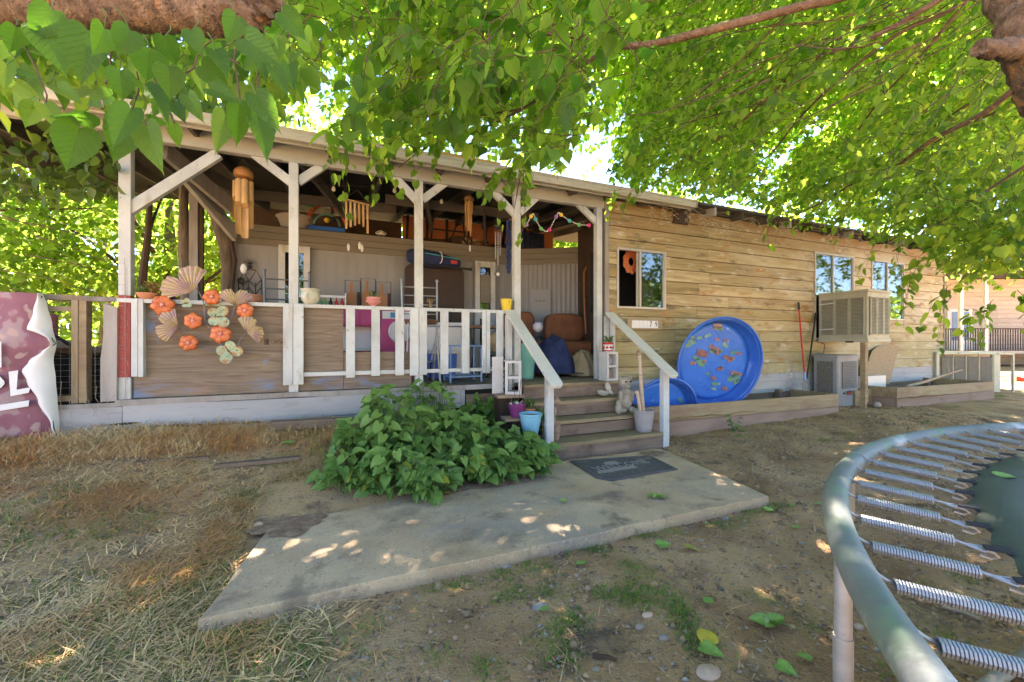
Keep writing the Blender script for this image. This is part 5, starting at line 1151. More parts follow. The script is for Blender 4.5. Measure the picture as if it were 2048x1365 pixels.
def cloth(name,c,rx_,ry_,h,m,label,seed):
    def fn(u,v):
        x_=(u-.5)*2;y_=(v-.5)*2; r_=min(1,math.hypot(x_,y_)**1.6); 
        zz=h*(1-r_**2)*(.8+.2*noise.noise((x_*2,y_*2,seed)))+.045*noise.noise((x_*4+seed,y_*4,1))+.03*math.sin(x_*9+y_*5+seed)*(.4+r_)+.018*noise.noise((x_*11,y_*11,seed))
        return (c[0]+x_*rx_*(1+.12*noise.noise((y_*3,seed,0))),c[1]+y_*ry_,max(c[2]+zz,c[2]-.0) if r_<.98 else c[2]+.01*noise.noise((x_*5,y_*5,2)))
    o=obj(name,MB().grid(fn,44,36),m,None,solid=.008); return tag(o,label,'blanket')
p=onY(1106,700,.75); cloth('navy_blanket',(p.x,.75,DZ+.06),.33,.38,.66,M['navy'],'crumpled navy blanket heaped over the front of the recliner',3)
p=onY(1163,715,.65); cloth('khaki_blanket',(p.x,.62,DZ+.02),.26,.30,.44,M['khaki'],'crumpled khaki blanket heaped behind the white cinder block',8)
p=onY(1056,680,.42); t=thing('teal_bin',(p.x,.5,DZ),'teal plastic bin beside the fourth post behind the left handrail','bin')
c=Vector((p.x+.02,.50,DZ)); obj('bin_body',MB().lathe([(.001,0),(.10,0),(.145,.50),(.155,.505),(.155,.52),(.14,.52),(.10,.03),(.001,.03)],c,24,sq=(1,.8)),M['teal'],t)
# items stored on top of the trailer ledge
LZ=3.07
p=onY(592,448,2.75); t=thing('old_wash_basin',(p.x,2.75,LZ),'large pale basin stored on the ledge behind the second post','basin')
obj('basin_body',MB().lathe([(.16,0),(.20,.04),(.27,.22),(.30,.25),(.28,.26),(.001,.24)],(p.x,2.75,LZ),26),M['basin'],t)
a=onY(617,455,2.6);b=onY(690,462,2.6); t=thing('toy_activity_gym',((a.x+b.x)/2,2.6,LZ),'toy activity gym with orange arch and blue base stored on the ledge','toy')
obj('base',MB().box(a.x,b.x,2.5,2.8,LZ,LZ+.10),M['blue'],t,bev=.01)
mx_=(a.x+b.x)/2; obj('arch',MB().tube([(mx_+.30*math.cos(q),2.6,LZ+.13+.36*math.sin(q)) for q in np.linspace(.15,2.99,14)],.035,8),M['flower'],t)
obj('inner_arch',MB().tube([(mx_+.20*math.cos(q),2.58,LZ+.12+.20*math.sin(q)) for q in np.linspace(.1,3.04,12)],.016,6),M['teal'],t)
for s_ in (-1,1):
    f=obj('flower_toy',MB().ball((mx_+s_*.26,2.58,LZ+.52),.045,8,6),M['eggy'],t)
    for k in range(4): obj('petal',MB().ball((mx_+s_*.26+.055*math.cos(k*1.57+.8),2.57,LZ+.52+.055*math.sin(k*1.57+.8)),.035,8,6),(M['pink'] if k%2 else M['greenp']),f)
    obj('leaf_toy',MB().ball((mx_+s_*.25,2.58,LZ+.43),.09,8,5,(1,.3,.25)),M['greenp'],t)
obj('hanging_toy',MB().ball((mx_,2.56,LZ+.22),.05,8,6),M['eggy'],t); obj('hanging_toy',MB().ball((mx_+.1,2.56,LZ+.24),.045,8,6),M['black'],t); obj('white_tag',MB().box(mx_-.05,mx_+.05,2.56,2.57,LZ+.42,LZ+.47),M['plastic'],t)
p=onY(762,467,2.45); t=thing('caged_work_lamp',(p.x,2.45,LZ),'small white caged lamp lying on the ledge right of the flat bamboo chime','lamp')
mb=MB()
for k in range(5): mb.tube([(p.x-.09+.0*k,2.45,LZ+.06)]+[(p.x-.09+.18*s_,2.45+.05*math.cos(k*1.26)*math.sin(s_*3.14),LZ+.06+.05*math.sin(k*1.26)*math.sin(s_*3.14)) for s_ in np.linspace(.1,.9,6)]+[(p.x+.09,2.45,LZ+.06)],.004,4)
obj('cage',mb,M['plastic'],t,kind='stuff'); obj('bulb',MB().ball((p.x,2.45,LZ+.06),.03,10,8,(1.6,1,1)),M['bulb'],t)
t=thing('black_metal_rack',(.55,2.9,LZ),'dark metal plant rack and crate stored on the ledge before the orange tarp','rack')
for (a_,b_) in (((.2,2.9,LZ),(.25,2.9,LZ+.55)),((.9,2.9,LZ),(.85,2.9,LZ+.55)),((.2,2.9,LZ+.35),(.9,2.9,LZ+.35)),((.55,2.9,LZ),(.75,2.9,LZ+.6)),((1.3,2.8,LZ+.1),(2.0,2.5,LZ+.12))): obj('bar',MB().tube([a_,b_],.016,6),M['black'],t)
t=thing('wooden_crate',(.75,2.7,LZ),'small dark crate with straw heaped on it, stored on the ledge','crate')
obj('crate_body',MB().box(.55,.95,2.65,2.95,LZ,LZ+.2),M['stud'],t,bev=.004); sprig('straw_heap',t,(.95,2.62,LZ+.02),160,.12,.2,.07,M['chip'],w=.1)
t=thing('storage_tote',(2.1,2.6,LZ),'dark slatted box stored on the ledge at the right end','box')
obj('box_body',MB().box(1.95,2.45,2.5,2.9,LZ,LZ+.38),M['navystrap'],t,bev=.01)
for k in range(4): obj('slat',MB().box(1.97+k*.12,2.03+k*.12,2.48,2.497,LZ+.02,LZ+.36),M['black'],t)
# leaning poles near side wall
t=thing('leaning_pole',(2.45,1.2,DZ),'brown bent pole leaning in the corner by the side wall','pole')
obj('shaft',MB().tube([onY(1172,668,.9),onY(1169,610,1.0),onY(1168,545,1.1),onY(1173,534,1.1),onY(1186,524,1.0)],.018,7),M['cutboard'],t)

# ================================================= AROUND THE STEPS
def cinder(name,c,rz,label):
    t=thing(name,c,label,'cinder block'); Mx=Matrix.Translation(Vector(c))@Matrix.Rotation(rz,4,'Z'); w,d,h=.19,.19,.40; k=.032
    mb=MB(); 
    mb.box(-w/2,-w/2+k,-d/2,d/2,0,h,Mx); mb.box(w/2-k,w/2,-d/2,d/2,0,h,Mx)
    for z_ in (0,h/2-k/2,h-k): mb.box(-w/2+k-.001,w/2-k+.001,-d/2+.002,d/2-.002,z_+.001,z_+k-.001,Mx)
    obj('block_body',mb,M['block'],t); return t
cinder('cinder_block',(2.055,-.19,DZ),.05,'white cinder block standing on the top step against the right post')
for k,z_ in enumerate((.035,.22)):
    c=Vector((2.055,-.22,DZ+z_)); o=obj('small_jar',MB().lathe([(.001,0),(.026,0),(.032,.03),(.030,.07),(.018,.09),(.020,.11),(.001,.108)],c,14),(M['driftwood'],M['coolergrey'])[k]); tag(o,('small brown jar in the lower hole of the white cinder block','small grey-blue lidded jar in the upper hole of the white cinder block')[k],'jar')
c=Vector((2.05,-.19,DZ+.401)); t=pot('patterned_pot',c,[(.055,0),(.066,.09),(.070,.095),(.072,.12),(.072,.13)],M['plastic'],'small red and white patterned pot with a succulent on top of the cinder block','pot')
obj('red_band',MB().lathe([(.0725,.10),(.0745,.103),(.0745,.128),(.0725,.13)],c,24),M['redp'],t); obj('red_band',MB().lathe([(.0565,.005),(.060,.006),(.062,.022),(.0585,.024)],c,24),M['redp'],t)
for k in range(8):
    a_=k*.785; obj('rosette',MB().ball(c+Vector((.0655*math.cos(a_),.0655*math.sin(a_),.06)),.017,8,6,(1,1,1)),M['redp'],t)
sprig('foliage',t,c+Vector((0,0,.12)),60,.07,.05,.06,M['succ'],w=.16)
# left shelf of pots
t=thing('plant_shelf',(.45,-.5,0),'rough plank shelf on stacked offcuts to the left of the steps','shelf')
sz=.62
obj('shelf_plank',MB().beam((.28,-.42,sz+.0),(.60,-.47,sz),.22,.035),M['driftwood'],t); obj('support',MB().box(.33,.50,-.38,-.22,.0,sz-.02),M['stud'],t)
obj('lower_plank',MB().beam((.25,-.72,.40),(.62,-.76,.40),.2,.03),M['driftwood'],t); obj('support',MB().box(.33,.55,-.8,-.66,-.02,.385),M['stud'],t)
cinder('cinder_block',(.50,-.44,sz+.018),-.45,'pale cinder block standing on the plank shelf left of the steps')
o=obj('grey_slab',MB().box(.26,.40,-.36,-.34,sz+.0185,sz+.46),M['block'],None,bev=.004); tag(o,'flat pale grey panel standing on the plank shelf behind the left newel','panel')
c=Vector((.42,-.73,.416)); t=pot('purple_pot',c,[(.07,0),(.075,.01),(.095,.12),(.10,.13),(.10,.15)],M['purple'],'purple pot with bare stems on the low plank left of the steps','pot')
mb=MB(); mb.tube([c+Vector((-.02,0,.12)),c+Vector((-.03,0,.25)),c+Vector((-.045,0,.36))],.004,5); mb.tube([c+Vector((.0,0,.12)),c+Vector((.03,0,.25)),c+Vector((.04,-.02,.42))],.004,5); obj('stem',mb,M['twigbark'],t,kind='stuff'); sprig('foliage',t,c+Vector((0,-.02,.13)),30,.03,.08,.035,M['shell'],w=.3)
c=Vector((.565,-.75,.416)); t=pot('small_terracotta_pot',c,[(.045,0),(.06,.07),(.067,.072),(.068,.09)],M['terracotta'],'small terracotta pot with green leaves beside the purple pot','pot')
sprig('foliage',t,c+Vector((0,0,.09)),110,.10,.05,.035,M['succ'])
t=thing('stump_stand',(.47,-1.0,0),'dark weathered stump carrying the light blue pot','stump'); obj('stump',MB().lathe([(.10,-.03),(.09,.1),(.10,.2),(.11,.245),(.001,.25)],(.47,-.98,0),12),M['driftwood'],t)
c=Vector((.47,-.98,.252)); pot('light_blue_pot',c,[(.070,0),(.078,.01),(.105,.13),(.118,.215),(.124,.22),(.126,.24)],M['bluepot'],'light blue embossed pot beside the left newel of the steps','pot')
# candy canes
for k,(u,v0,v1) in enumerate(((995,800,740),(1006,790,735),(1013,775,728))):
    p=onY(u,v0,-.16); h=(onY(u,v1,-.16)-p).z
    t=thing('candy_cane_stake',(p.x,-.16,.35),('red and white candy cane stake, leftmost by the left newel','red and white candy cane stake, middle one by the left newel','red and white candy cane stake, rightmost by the left newel')[k],'candy cane','candy cane stakes by the steps')
    pts_=[Vector((p.x,-.16,z_)) for z_ in np.linspace(.32,p.z+h,18)]+[Vector((p.x-.04+.04*math.cos(q),-.16,p.z+h+.04*math.sin(q))) for q in np.linspace(.3,3.3,8)]
    a_=MB();b_=MB()
    for i in range(len(pts_)-1): (a_ if i%2 else b_).tube([pts_[i],pts_[i+1]],.009,7)
    obj('red_stripe',a_,M['candyr'],t,kind='stuff'); obj('white_stripe',b_,M['plastic'],t,kind='stuff')
# carved figure, shells, bowl
t=thing('carved_animal_statue',(1.96,-.52,.345),'weathered carved stone animal with a baby at the right of the steps','statue')
c=Vector((1.97,-.50,.53-.0)); c.z=.35; yb=-.44
def blob(name,dx,dz,r,sc,dy=0,mat=None): return obj(name,MB().ball((1.97+dx,-.66+dy,.350+dz),r,20,14,sc,jit=.30),mat or M['stone'],t)
blob('body',0,.17,.105,(.80,.75,1.6)); blob('head',.01,.375,.082,(1.05,.8,.95)); blob('muzzle',.0,.34,.04,(1.2,1,.7),-.06); blob('ear',-.065,.43,.028,(.8,.6,1.1)); blob('ear',.085,.44,.028,(.8,.6,1.1))
blob('arm',-.085,.2,.035,(.8,.9,2.2),-.03); blob('arm',.085,.2,.035,(.8,.9,2.2),-.03); blob('paw',-.07,.04,.05,(1,1.2,.75),-.05); blob('paw',.07,.04,.05,(1,1.2,.75),-.05); blob('baby',-.11,.09,.06,(.8,.8,1.5),-.02); blob('tuft',.0,.25,.03,(2,.8,.8),-.07)
blob('eye',-.03,.40,.012,(1,1,1),-.062,M['dark']); blob('eye',.045,.40,.012,(1,1,1),-.062,M['dark'])
t=thing('shell_ornament',(1.84,-.40,.53),'pair of open white clam shells on the third step beside the statue','ornament')
for k,(dx,dz,r_,a_) in enumerate(((-.06,.045,.075,.3),(.02,.12,.065,1.2),(.05,.05,.05,-.3))):
    obj('shell_half',MB().lathe([(.001,-r_*.5),(r_*.5,-r_*.42),(r_*.9,-r_*.1),(r_,r_*.12),(r_*.93,r_*.12),(r_*.8,-r_*.05),(.001,-r_*.3)],(1.86+dx,-.42,.535+dz),16,M=Matrix.Rotation(a_,4,'X')@Matrix.Rotation(.4*k,4,'Y')),M['shell'],t)
c=Vector((2.02,-.96,.166)); t=pot('grey_plastic_pot',c,[(.088,0),(.095,.012),(.105,.09),(.115,.18),(.122,.24),(.128,.245),(.130,.262)],M['greypot'],'grey ribbed plastic pot holding two birch sticks on the bottom step','pot',32)
a=onY(1279,705,-.93);t=thing('birch_stick',(2.04,-.95,.40),'long pale birch stick standing in the grey pot','stick')
obj('shaft',MB().tube([Vector((2.04,-.95,.20)),Vector((2.02,-.93,.55)),a-Vector((0,0,.06)),a+Vector((-.01,0,.03))],[.026,.024,.021,.02],9),M['birch'],t); obj('snapped_tip',MB().ball(a+Vector((-.015,-.005,.0)),.026,8,6,(1,1,1.6),jit=.6),M['driftwood'],t)
a=onY(1274,785,-.97);t=thing('short_birch_stick',(1.95,-.97,.40),'short forked birch stick standing in the grey pot','stick')
obj('shaft',MB().tube([Vector((1.965,-.97,.22)),Vector((1.96,-.97,.40)),a+Vector((0,0,.02))],[.022,.02,.02],8),M['birch'],t); obj('fork',MB().tube([a-Vector((0,0,.02)),a+Vector((-.035,0,.01))],[.016,.012],6),M['birch'],t)
# driftwood figures at left of the steps
t=thing('driftwood_totem',(.80,-.85,.166),'weathered driftwood animal figure propped at the left of the steps','statue')
for dx,dz,r_,sc in ((0,.07,.07,(.8,.8,1.3)),(-.02,.2,.05,(.7,.7,1.5)),(.0,.30,.045,(.7,.8,1.3)),(-.01,.42,.06,(1.1,.9,.75)),(.03,.12,.05,(.7,.8,1.6))): obj('carved_piece',MB().ball((.79+dx,-.93,.18+dz),r_,14,10,sc,jit=.5),M['driftwood'],t)
# door mat
t=thing('welcome_mat',(1.25,-1.6,.004),'dark rubber welcome mat with worn print lying on the concrete below the steps','door mat')
ma,mb_,mc,md=onZ(1138,923,.004),onZ(1206,966,.004),onZ(1356,940,.004),onZ(1302,913,.004)
mbv=ma.lerp(mb_,.82); mbw=mb_.lerp(mc,.10)
def slabp(pts_,z0,z1): n=len(pts_); return MB().add([Vector((p.x,p.y,z0)) for p in pts_]+[Vector((p.x,p.y,z1)) for p in pts_],[tuple(range(n))[::-1],tuple(range(n,2*n))]+[(i,(i+1)%n,n+(i+1)%n,n+i) for i in range(n)])
obj('mat_base',slabp([ma,mbv,mbw,mc,md],.002,.012),M['mat'],t,bev=.003)
ctr=(ma+mc)/2; pts_=[ma,mbv,mbw,mc,md]; ins=[ctr+(p-ctr)*.94 for p in pts_]
mb=MB()
for i in range(5): mb.beam(ins[i]+UP*.010,ins[(i+1)%5]+UP*.010,.016,.008)
obj('raised_border',mb,M['mat'],t,kind='stuff')
ex=(mc-mb_).normalized(); ey=(ma-mb_).normalized(); o0=onZ(1243,933,.0)
vs,fs=text_mesh('WELCOME',.21,.0008)
obj('lettering',MB().add([o0+ex*v[0]*.66+ey*v[1]*.85+UP*(.0138+v[2]) for v in vs],fs),M['matlight'],t)
q=onZ(1232,943,0); obj('printed_bar',MB().add([q-ex*.22-ey*.03+UP*.0135,q+ex*.25-ey*.03+UP*.0135,q+ex*.25+ey*.05+UP*.0135,q-ex*.2+ey*.05+UP*.0135],[(0,1,2,3)]),M['matlight'],t)
q=onZ(1222,929,0); obj('printed_motif',MB().add([q+ex*.09*math.cos(a_)+ey*.06*math.sin(a_)+UP*.0135 for a_ in np.linspace(0,5.8,9)],[tuple(range(9))]),M['matlight'],t)
# ================================================= POOLS, PLANTERS, COOLERS (right of the steps)
def planter(name,x0,x1,y0,y1,zb,zt,label,nb=2):
    t=thing(name,((x0+x1)/2,(y0+y1)/2,0),label,'planter box')
    mid=zb+(zt-zb)*.5
    def pl(ax,ay,bx,by,z0,z1,m,nm='side_board'):
        return obj(nm,MB().beam((ax,ay,(z0+z1)/2),(bx,by,(z0+z1)/2),.038,z1-z0),m,t,bev=.003)
    sk=-.12
    pl(x0,y0,x1,y0+sk,mid+.002,zt,M['planter']); pl(x0,y0-.003,x1,y0+sk-.003,zb-.05,mid-.002,M['planterlow'])
    pl(x0+.02,y0+.02,x0+.02,y1,mid+.002,zt,M['planter']); pl(x0+.02,y0+.02,x0+.02,y1,zb-.05,mid-.002,M['planterlow'])
    pl(x1-.02,y0+sk+.02,x1-.02,y1,mid+.002,zt,M['planter']); pl(x1-.02,y0+sk+.02,x1-.02,y1,zb-.05,mid-.002,M['planterlow'])
    pl(x0,y1,x1,y1,zb-.05,zt-.04,M['riser'])
    obj('corner_post',MB().box(x1-.5,x1-.41,y1-.13,y1-.04,zb,zt+.02),M['riser'],t)
    obj('soil',MB().grid(lambda u,v:(x0+.03+(x1-x0-.06)*u,y0-.1+(y1-y0+.08)*v,zt-.17+.03*noise.noise((u*12,v*3,x0))),50,10),M['ground'],t)
    return t
planter('planter_box',2.30,6.15,-.70,-.06,-.02,.40,'long raised planter box of stained boards holding the blue pools')
planter('planter_box',7.66,10.95,-.92,-.10,.06,.44,'raised planter box before the far end of the house, a bare branch in it')
t=thing('bare_branch',onZ(1850,765,.42),'crooked bare branch lying across the far planter box','branch')
obj('limb',MB().tube([at(1812,774,7.9),at(1850,764,8.1),at(1885,752,8.3),at(1925,740,8.5)],[.03,.028,.02,.012],7),M['branchw'],t); obj('side_twig',MB().tube([at(1898,748,8.35),at(1895,725,8.35),at(1899,712,8.35)],[.014,.01,.006],6),M['branchw'],t); obj('side_twig',MB().tube([at(1906,746,8.4),at(1902,762,8.4)],[.012,.008],6),M['branchw'],t)
def pool(name,cu,cv,D,r,depth,yaw,lean,label,prints,seed):
    c=at(cu,cv,D); t=thing(name,(c.x,c.y,.05),label,'paddling pool')
    fwd=(-FW)  # opening faces back along the view, then yawed
    base=Matrix((( RT.x,FW.x,0,0),(RT.y,FW.y,0,0),(0,0,1,0),(0,0,0,1)))
    Mx=Matrix.Translation(c)@base@Matrix.Rotation(yaw,4,'Z')@Matrix.Rotation(lean,4,'X')@Matrix.Rotation(R(90),4,'X')
    # local: z is the opening axis
    prof=[(r,0),(r*.965,-depth*.08),(r*.935,-depth*.5),(r*.90,-depth*.9),(r*.87,-depth)]
    n=72; vs=[]
    for i,(q,z_) in enumerate(prof):
        for k in range(n):
            a=2*math.pi*k/n; s_=1+(.006*math.cos(18*a) if 0<i<4 else 0); vs.append(Mx@Vector((q*s_*math.cos(a),q*s_*math.sin(a),z_)))
    fs=[(i*n+k,i*n+(k+1)%n,(i+1)*n+(k+1)%n,(i+1)*n+k) for i in range(4) for k in range(n)]
    w_=MB().add(vs,fs); w_.sm=True; obj('wall',w_,M['blue'],t,solid=.004)
    vs=[Mx@Vector((0,0,-depth+.004))]
    fs=[]
    m_=10
    for j in range(1,m_+1):
        for k in range(n):
            a=2*math.pi*k/n; q=r*.872*j/m_; vs.append(Mx@Vector((q*math.cos(a),q*math.sin(a),-depth+.006*noise.noise((q*5*math.cos(a),q*5*math.sin(a),seed)))))
    fs=[(0,1+k,1+(k+1)%n) for k in range(n)]+[(1+(j-1)*n+k,1+j*n+k,1+j*n+(k+1)%n,1+(j-1)*n+(k+1)%n) for j in range(1,m_) for k in range(n)]
    f_=MB().add(vs,fs); f_.sm=True; obj('floor',f_,M['bluefloor'],t,solid=.004)
    rim=[Mx@Vector(((r+.012)*math.cos(a),(r+.012)*math.sin(a),.004)) for a in np.linspace(0,2*math.pi,73)]
    obj('rim',MB().tube(rim,.018,8,cap=False),M['blue'],t)
    rr=random.Random(seed)
    ripple=MB()
    for k in range(prints):
        a=rr.uniform(0,6.28); q=r*.80*math.sqrt(rr.random()); cx_,cy_=q*math.cos(a),q*math.sin(a); L_=rr.uniform(.038,.062)*(1.9 if k%7==0 else 1); ro=rr.uniform(-.7,.7)+(3.14 if k%2 else 0)
        pts_=[]
        for i in range(14):
            b=2*math.pi*i/14; x_=math.cos(b)*L_; y_=math.sin(b)*L_*.55
            if i in (6,8): x_*=1.35; y_=(.5 if i==6 else -.5)*L_*1.1
            if i==7: x_*=.9
            pts_.append((x_*math.cos(ro)-y_*math.sin(ro)+cx_,x_*math.sin(ro)+y_*math.cos(ro)+cy_))
        mb=MB().add([Mx@Vector((x_,y_,-depth+.0125)) for x_,y_ in pts_],[tuple(range(14))]); f=obj('fish_print',mb,M['print_g'] if k%2 else M['print_r'],t)
        e=MB().add([Mx@Vector((cx_+L_*.6*math.cos(ro)+.005*math.cos(b),cy_+L_*.6*math.sin(ro)+.005*math.sin(b),-depth+.014)) for b in np.linspace(0,5.6,9)],[tuple(range(9))]); obj('eye_print',e,M['eggy'],f)
    for k in range(16):
        a=rr.uniform(0,6.28); q=r*rr.uniform(.2,.75); x_,y_=q*math.cos(a),q*math.sin(a); pts_=[]
        for i in range(8):
            pts_.append(Mx@Vector((x_+.05*i*.5+.012*math.sin(i*1.7+k),y_-.02*i+.015*math.cos(i*2+k),-depth+.013)))
        if all((Mx.inverted()@p).xy.length<r*.84 for p in pts_): ripple.tube(pts_,.0022,3)
    M.setdefault('ripple',pm('ripple_print',[(.3,(.15,.36,.74)),(.7,(.22,.44,.8))],(4,4,4),rough=.4))
    if ripple.v: obj('ripple_print',ripple,M['ripple'],t,kind='stuff')
pool('blue_paddling_pool',1441,728,6.22,.685,.16,R(10),R(9),'large round blue paddling pool with fish prints leaning on the plank wall',38,4)
pool('blue_paddling_pool',1322,838,5.95,.60,.10,R(18),R(14),'smaller plain blue paddling pool lying behind the right handrail post',4,11)
# wall cooler
def louvres(mb,o_,ux,w_,z0,z1,nn,step=.024):
    z_=z0
    while z_<z1:
        a=o_+UP*(z_-o_.z); b=a+ux*w_
        mb.add([a+nn*.004,b+nn*.004,b+nn*.004+UP*.003,a+nn*.004+UP*.003,a-nn*.012+UP*.014,b-nn*.012+UP*.014,b-nn*.012+UP*.018,a-nn*.012+UP*.018],[(0,1,2,3),(4,7,6,5),(0,4,5,1),(3,2,6,7),(0,3,7,4),(1,5,6,2)])
        z_+=step
def cooler(name,x0,x1,y0,y1,z0,z1,label,body,panelsL,panelsF,mat2,pz=(.12,.85)):
    t=thing(name,((x0+x1)/2,(y0+y1)/2,z0),label,'evaporative cooler'); h=z1-z0
    obj('cabinet',MB().box(x0+.015,x1-.015,y0+.015,y1,z0,z1-.02),body,t,bev=.01); obj('lid',MB().box(x0-.008,x1+.008,y0-.008,y1,z1-.05,z1),body,t,bev=.012); obj('base_pan',MB().box(x0-.004,x1+.004,y0-.004,y1,z0-.02,z0+.05),body,t,bev=.008)
    za=z0+h*pz[0];zb=z0+h*pz[1]
    for side,nP in (('L',panelsL),('F',panelsF)):
        if side=='L': o_=Vector((x0+.012,y1-.06,0)); ux=Vector((0,-1,0)); W_=(y1-y0)-.12; nn=Vector((-1,0,0))
        else: o_=Vector((x0+.06,y0+.012,0)); ux=Vector((1,0,0)); W_=(x1-x0)-.12; nn=Vector((0,-1,0))
        gap=.03; pw=(W_-gap*(nP-1))/nP
        for k in range(nP):
            oo=o_+ux*(k*(pw+gap))
            a=oo+UP*za+nn*.0035; b=a+ux*pw
            obj('pad',MB().add([a,b,b+UP*(zb-za),a+UP*(zb-za)],[(0,1,2,3)]),M['pad'],t)
            m2=MB(); louvres(m2,Vector((oo.x,oo.y,za))+nn*.016,ux,pw,za,zb,nn); obj('louvre_panel',m2,mat2,t,kind='stuff')
            fr=MB(); 
            for q in (0,pw): fr.beam(oo+ux*q+UP*za+nn*.02,oo+ux*q+UP*zb+nn*.02,.014,.012,up=nn)
            fr.beam(oo+UP*za+nn*.02,oo+ux*pw+UP*za+nn*.02,.012,.014); fr.beam(oo+UP*zb+nn*.02,oo+ux*pw+UP*zb+nn*.02,.012,.014)
            obj('panel_frame',fr,body,t,kind='stuff')
    return t
t=cooler('wall_evaporative_cooler',6.98,7.67,-.84,-.03,1.27,2.17,'large beige louvred evaporative cooler mounted outside the middle window on a post',M['beige'],3,3,M['louvre'])
obj('bracket',MB().tube([(6.9,-.1,1.95),(6.9,-.35,1.96)],.01,6),M['plastic'],t); obj('bracket',MB().tube([(6.9,-.1,1.48),(6.9,-.35,1.49)],.01,6),M['plastic'],t); obj('drain_fitting',MB().box(6.96,7.0,-.62,-.5,1.24,1.27),M['black'],t)
t=thing('cooler_support_post',(6.99,-.80,.06),'two nailed pine studs propping up the front of the wall cooler','post')
obj('stud',MB().box(7.0,7.06,-.80,-.71,.20,1.245),M['planter'],t,bev=.003); obj('stud',MB().box(6.955,6.998,-.81,-.73,.0,1.245),M['planter'],t,bev=.003)
# standing grey cooler with deck-like grille
t=thing('grey_floor_cooler',(7.05,-.3,.08),'grey plastic floor-standing cooler with honeycomb side grille under the wall cooler','evaporative cooler')
obj('cabinet',MB().box(6.75,7.36,-.50,-.08,.08,1.0),M['coolergrey'],t,bev=.02); obj('top_cap',MB().box(6.74,7.37,-.51,-.07,.97,1.02),M['coolergrey'],t,bev=.015)
obj('side_grille',MB().box(6.742,6.748,-.42,-.15,.30,.90),M['pad'],t); obj('front_grille',MB().box(6.86,7.30,-.508,-.502,.42,.90),M['pad'],t)
mb=MB()
for k in range(15):
    for j in range(8):
        mb.beam((6.739,-.42+.034*j,.315+.04*k),(6.739,-.40+.034*j,.315+.04*k+(.015 if j%2 else -.015)),.006,.006)
obj('honeycomb',mb,M['louvre'],t,kind='stuff')
mb=MB()
for k in range(15): mb.box(6.875+k*.028,6.883+k*.028,-.514,-.5085,.42,.90)
for k in range(17): mb.box(6.86,7.30,-.518,-.5145,.43+k*.028,.436+k*.028)
obj('front_bars',mb,M['coolergrey'],t,kind='stuff')
obj('warning_label',MB().box(6.99,7.13,-.512,-.5085,.30,.37),M['black'],t); obj('warning_mark',MB().box(7.02,7.10,-.5145,-.5125,.31,.35),M['redp'],t); obj('knob',MB().lathe([(.016,0),(.014,.015),(.001,.016)],(6.92,-.50,.33),10,M=RX),M['black'],t)
obj('cord',MB().tube([(6.80,-.09,1.02),(6.9,-.06,1.05),(7.1,-.06,1.03),(7.15,-.05,1.2),(6.95,-.03,1.3)],.006,5),M['black'],t)
# particle board with foam block
a=onY(1722,770,-.30);b=onY(1800,692,-.04)
t=thing('particle_board_sheet',(a.x+.3,-.2,.1),'broken sheet of particle board leaning on the wall behind the support post','board')
o_=[(1722,770),(1733,735),(1745,702),(1757,693),(1776,690),(1800,693),(1790,724),(1779,768)]
pts_=[onY(u,v,-.28+.24*(770-v)/80) for u,v in o_]; n=len(pts_); nn=Vector((0,.016,0))
obj('sheet',MB().add(pts_+[p+nn for p in pts_],[tuple(range(n)),tuple(range(n,2*n))[::-1]]+[(i,i+n,(i+1)%n+n,(i+1)%n) for i in range(n)]),M['osb'],t)
a=onY(1721,754,-.45);b=onY(1772,774,-.45); o=obj('foam_block',MB().box(a.x,b.x,-.45,-.32,b.z,a.z),M['plastic'],bev=.004); tag(o,'pale foam block lying at the foot of the particle board','block')
t=thing('plank_offcut',(8.0,-.5,.1),'short stained plank beside the support post in front of the foam block','plank'); a=onY(1712,790,-.55);b=onY(1795,781,-.55); obj('board',MB().beam((a.x,-.52,.22),(b.x,-.55,.24),.04,.3),M['planter'],t)
t=thing('round_stone',onZ(1752,812,.09),'rounded stone on the ground beside the support post','stone'); 
o=obj('stone_body',MB().ball(onZ(1754,811,.12),.085,14,10,(1,.8,.75),jit=.3),M['rockm'],t)
# long-handled tools
for nm,m1,pts_,lab in (('red_long_handled_shovel',M['redp'],((1598,620,-.05),(1603,680,-.12),(1609,745,-.2)),'shovel with red handle and black grip leaning on the wall left of the coolers'),('black_long_handled_tool',M['black'],((1630,640,-.05),(1622,700,-.12),(1613,760,-.2)),'long black handled tool leaning on the wall beside the red one')):
    P=[onY(*q) for q in pts_]; t=thing(nm,P[-1],lab,'garden tool'); obj('handle',MB().tube(P,.015,7),m1,t)
    d=(P[2]-P[1]).normalized(); g=(P[0]-P[1]).normalized(); obj('grip',MB().tube([P[0],P[0]+g*.14],.020,7),M['black'],t); obj('ferrule',MB().tube([P[2],P[2]+d*.14],[.017,.024],7),M['spring'] if nm[0]=='b' else M['lightblue'],t)
    e=P[2]+d*.12; obj('blade',MB().add([e+Vector((-.03,0,0)),e+Vector((.03,0,0)),e+d*.1+Vector((.10,0,0)),e+d*.3+Vector((.08,0,0)),e+d*.36,e+d*.3+Vector((-.08,0,0)),e+d*.1+Vector((-.10,0,0))],[tuple(range(7))]),M['greymetal'],t,solid=.004)
t=thing('tangled_wire',(5.9,-.4,.4),'loose tangle of thin blue-grey twine over the planter beside the pool','twine')
mb=MB(); 
for k in range(9):
    c=onY(1575+rng.uniform(-25,25),735+rng.uniform(-22,25),-.45); ph=rng.uniform(0,6); r1=rng.uniform(.12,.34)
    mb.tube([c+Vector((r1*math.cos(q+ph),.06*math.sin(2*q),r1*.7*math.sin(q*1.0+ph*.5)+.03*math.sin(5*q))) for q in np.linspace(0,rng.uniform(2.5,5),18)],.0022,4)
